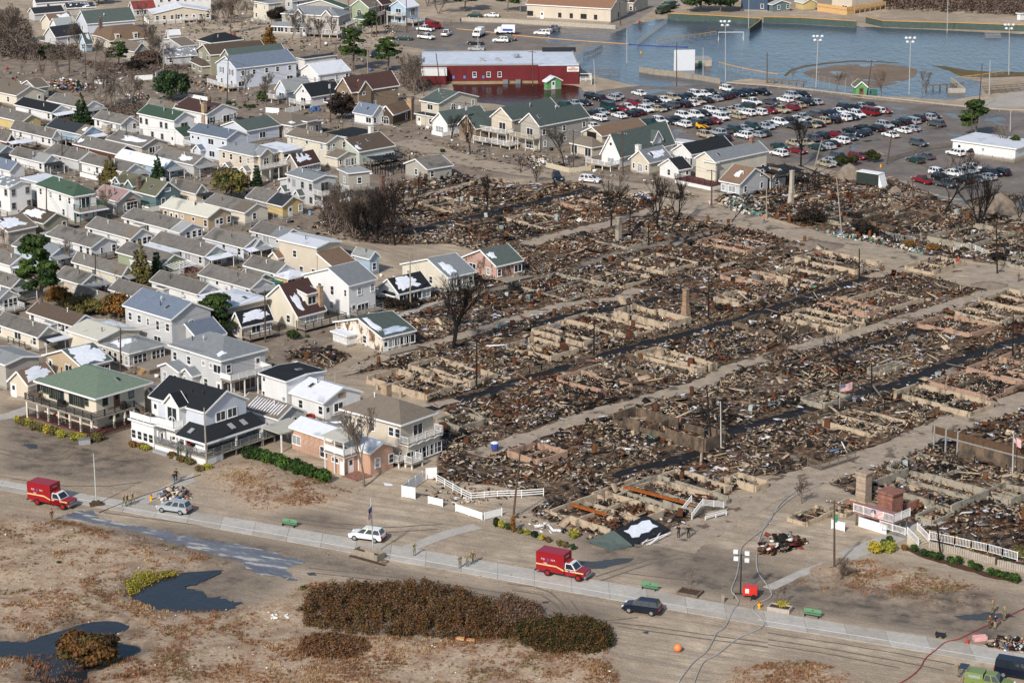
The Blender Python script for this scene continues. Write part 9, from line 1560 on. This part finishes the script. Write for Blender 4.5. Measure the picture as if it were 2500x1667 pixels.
# ---------------------------------------------------------------- people
def body_mesh(pose):
 """one skin-grown body: joints as vertices with a radius each, root at the pelvis"""
 st=.16 if pose=='walk' else .0;sp=.11
 J=[((0,0,.95),.135),((0,0,1.18),.13),((0,.01,1.38),.15),((0,0,1.52),.062),((0,-.02,1.60),.085),((0,-.01,1.70),.10),((0,0,1.78),.07),((0,-.115,1.655),.018)]
 E=[(0,1),(1,2),(2,3),(3,4),(4,5),(5,6),(4,7)]
 for s in(-1,1):
  y=-st*s;n=len(J);J+=[((s*.1,0,.86),.105),((s*sp,y*.8-(.05 if st else 0),.48),.07),((s*sp,y*1.7,.09),.05),((s*(sp+.02),y*1.7-.13,.05),.045)];E+=[(0,n),(n,n+1),(n+1,n+2),(n+2,n+3)]
  el,ha={'stand':((.27,.02,1.13),(.29,-.06,.88)),'walk':((.27,st*s*.9+.03,1.14),(.28,st*s*1.4-.08,.92)),'up':((.33,-.2,1.42),(.15,-.2,1.62)),'hip':((.38,.06,1.17),(.24,-.1,1.02)),'hold':((.27,-.02,1.13),(.12,-.3,1.12)),'reach':((.26,-.2,1.22),(.22,-.48,1.2))}[pose]
  n=len(J);J+=[((s*.19,0,1.42),.075),((s*el[0],el[1],el[2]),.05),((s*ha[0],ha[1],ha[2]),.035)];E+=[(2,n),(n,n+1),(n+1,n+2)]
  h=Vector((s*ha[0],ha[1],ha[2]));d=(h-Vector((s*el[0],el[1],el[2]))).normalized();sd_=d.cross(Vector((s,0,.01))).normalized();J.append((tuple(h+d*.07),.035));E.append((n+2,n+3));FING.setdefault(pose,[]).append((h,d,sd_,s))
 me=bpy.data.meshes.new('body');me.from_pydata([j[0]for j in J],E,[]);o=put('body_tmp',me);o.modifiers.new('skin','SKIN');sb=o.modifiers.new('s','SUBSURF');sb.levels=sb.render_levels=1
 for v,j in zip(me.skin_vertices[0].data,J):v.radius=(j[1],j[1]*(.75 if j[1]>.125 else 1));v.use_root=False
 me.skin_vertices[0].data[0].use_root=True
 dg=bpy.context.evaluated_depsgraph_get();ev=bpy.data.meshes.new_from_object(o.evaluated_get(dg));bpy.data.objects.remove(o);b=MB();b.v=[tuple(v.co)for v in ev.vertices];b.f=[list(p.vertices)for p in ev.polygons];hands=[f[0]+f[1]*.08 for f in FING[pose]]
 for p in ev.polygons:
  c=p.center;hd=min((c-q).length for q in hands)
  b.m.append(2 if c.z>1.5 or hd<.11 else 3 if c.z<.13 else 1 if c.z<.95 and abs(c.x)<.2 else 0)
 for h,d,s2,s in FING[pose]:
  k=d.cross(s2)
  for i,ln in enumerate((.075,.085,.08,.06)):q=h+d*.09+s2*(.021*(i-1.5));b.tube([q,q+d*ln*.55+k*.012,q+d*ln*.9+k*.035],[.010,.009,.007],5,2)
  q=h+d*.03+s2*.035;b.tube([q,q+s2*.03+d*.03,q+s2*.035+d*.065],[.012,.010,.008],5,2)
 return b
FING={};_pm={};SKIN=mat('skin','b98a6c',.6,.05);CL=dict(c=('6f6a4c','camouflage'),k=('15161a','black cloth'),n=('1d2740','navy cloth'),j=('3a4f72','denim'),h=('a08c66','khaki'),v=('c8d636','hi-vis yellow'),r=('a3222a','red cloth'),o=('c8622a','orange cloth'),b=('5a4632','brown cloth'),g=('7d8287','grey cloth'),p=('d8574f','coral cloth'))
def clm(k):return mat(CL[k][1],CL[k][0],.9,.35 if k=='c' else .1,6 if k=='c' else 2)
HAIR=mat('dark hair','2b211b',.8)
def person(t,x,y,yaw,pose,top,leg,hat,label,sc=1.0):
 if pose not in _pm:_pm[pose]=body_mesh(pose)
 r=empty('person',label,'person',GT(t,x,y)+Vector((0,0,.05)),R_(yaw));r.scale=(sc,)*3;me=_pm[pose].mesh('body',[clm(top),clm(leg),SKIN,BUMP],True);put('body',me,r)
 b=MB();b.ball((0,.015,1.745),.118,0,10,6,(1,1.05,.72));m=HAIR
 if hat:b.tube([(0,-.06,1.75),(0,-.06,1.765)],.15,10);m=clm(hat)
 b.build('cap' if hat else 'hair',m,r);b=MB()
 for s in(-1,1):b.ball((s*.038,-.112,1.69),.014)
 b.box(-.03,-.118,1.60,.03,-.1,1.612);b.build('face',HAIR,r)
for a in(('d1',1443,410,20,'up','c','c','h','soldier with arms raised to the head on the promenade'),('d1',1857,522,30,'hold','c','c','h','soldier nearest the sand of the three on the promenade'),('d1',1925,507,-20,'hip','c','c','h','middle soldier of the promenade trio'),('d1',1977,482,160,'walk','b','c','h','soldier in brown top walking beside the trio'),('d1',1022,272,165,'reach','v','j','v','worker in yellow vest at the white SUV door'),('c0',1130,1522,60,'walk','c','c','h','first soldier of the walking trio near the earth clod'),('c0',1162,1515,60,'walk','b','c','h','middle soldier of the walking trio'),('c0',1210,1497,60,'walk','c','c','h','leading soldier of the walking trio'),('c0',1590,1312,150,'walk','k','j','','man in black top and jeans on the walkway'),('c0',1610,1284,150,'walk','k','k','','man in dark clothes behind the one in jeans'),('d0',474,100,40,'stand','b','c','b','lone figure in brown at the dune edge'),('c0',535,1485,100,'stand','n','n','','firefighter at the open cab door',.9),('d2',1517,245,-30,'hold','k','k','k','officer in black with folded hands at the snowy roof'),('d2',1606,249,-10,'hip','k','k','','officer in black with hands on hips'),('d3',2042,942,20,'stand','c','c','h','soldier standing behind the pair at the red hose'),('d3',2150,1002,-60,'stand','c','c','h','soldier in cap straddling the red hose'),('d3',2017,1072,-40,'hold','b','b','','person in dark brown beside the navy jacket'),('d3',2067,1074,30,'hip','n','h','','person in navy jacket and khaki trousers'),('d3',1740,1512,-60,'reach','c','c','h','soldier reaching into the back of the olive pickup'),('b2',2295,470,100,'walk','o','j','o','man in orange shirt walking in the dirt street'),('b3',1466,850,40,'walk','n','k','','person in dark coat at the street puddle'),('b3',1568,842,60,'walk','n','n','','person in navy walking ahead of dark coat'),('b3',1730,862,-30,'stand','r','h','o','person in red jacket with orange cap'),('b3',2282,1002,120,'walk','b','b','','person in brown at the street end'),('a0',1886,932,30,'stand','n','n','','person in navy by the white fence below juniper'),('a0',1917,934,-30,'stand','b','k','n','person in brown by the white fence below juniper'),('a1',1730,198,10,'stand','g','g','','person in grey hood at the upper yard wall'),('a1',1866,218,-10,'stand','n','n','','person in navy at the upper yard wall'),('a2',38,377,20,'stand','p','b','p','person in coral jacket on the muddy yard'),('a2',1158,237,20,'walk','r','k','r','person in red coat on the wet road'),('a2',1174,242,-20,'walk','b','b','','person in brown beside the red coat'),('a1',1720,240,0,'stand','c','c','','worker on the far side of the loaded pickup'),('a1',1775,240,40,'stand','c','c','','worker right of the loaded pickup')):person(*a)
LM=[('the tall sooty chimney',GT('b1',1152,355)),('the leaning pale chimney',GT('b3',205,300)),('the chimney stub',GT('b2',970,632)),('the broad brick chimney',GT('b2',1580,1330)),('the big black tree',G(1105,852)),('the cream brown-roofed house',GT('c1',1500,1100)),('the burnt pink house',GT('b2',40,930)),('the man in orange',GT('b2',2295,470)),('the person in red jacket',GT('b3',1730,862)),('the large rubble flag',GT('c3',655,480)),('the white deck',GT('d3',1100,60)),('the balcony wall',GT('c3',1900,1080)),('the collapsed snowy roof',GT('d2',1200,200)),('the leaning charred pole',GT('c2',1820,980)),('the great black tree',GT('b3',1600,378)),('the ragged timber fence',GT('c3',640,1140)),('the blistered white cottage',GT('b1',1100,1500)),('the charred post by the black path',GT('b3',832,960)),('the blue snow-capped bin',GT('c1',2175,1010))]
RK={}
def by_mark(items,marks,key):
 """phrase that singles one item out: its rank among its like from the landmark that gives the lowest rank"""
 cen=[p for p,_ in items];R=[[sorted(range(len(cen)),key=lambda j:(cen[j]-m).length)for nm,m in marks]][0];rank=[{j:k for k,j in enumerate(r)}for r in R]
 for i,(p,fn)in enumerate(items):
  k,d,nm=min((rank[q][i],(p-marks[q][1]).length,marks[q][0])for q in range(len(marks)));fn(f'{ORD2(k)}nearest {nm}')
def ORD2(k):return ORD[k]if k<12 else f'{k + 1}th '
def setter(o,pre):
 def f(s):o['label']=pre+', '+s
 return f
by_mark([(o+X*W*.5+Y*L*.5,setter(r,('long ' if max(W,L)>12 else 'small ' if max(W,L)<7 else '')+'burnt-out foundation'))for r,o,X,Y,W,L in RUINS],LM,0)
for pre in sorted(set(l for l,_ in SCAT)):by_mark([(o.location.copy(),setter(o,pre))for l,o in SCAT if l==pre],LM,0)
for i,j,f,o in WI:o['label']={.97:'upper',.9:'lower',.965:'outer'}[f]+' wire from the '+' '.join(POLEL[i].split()[:9])
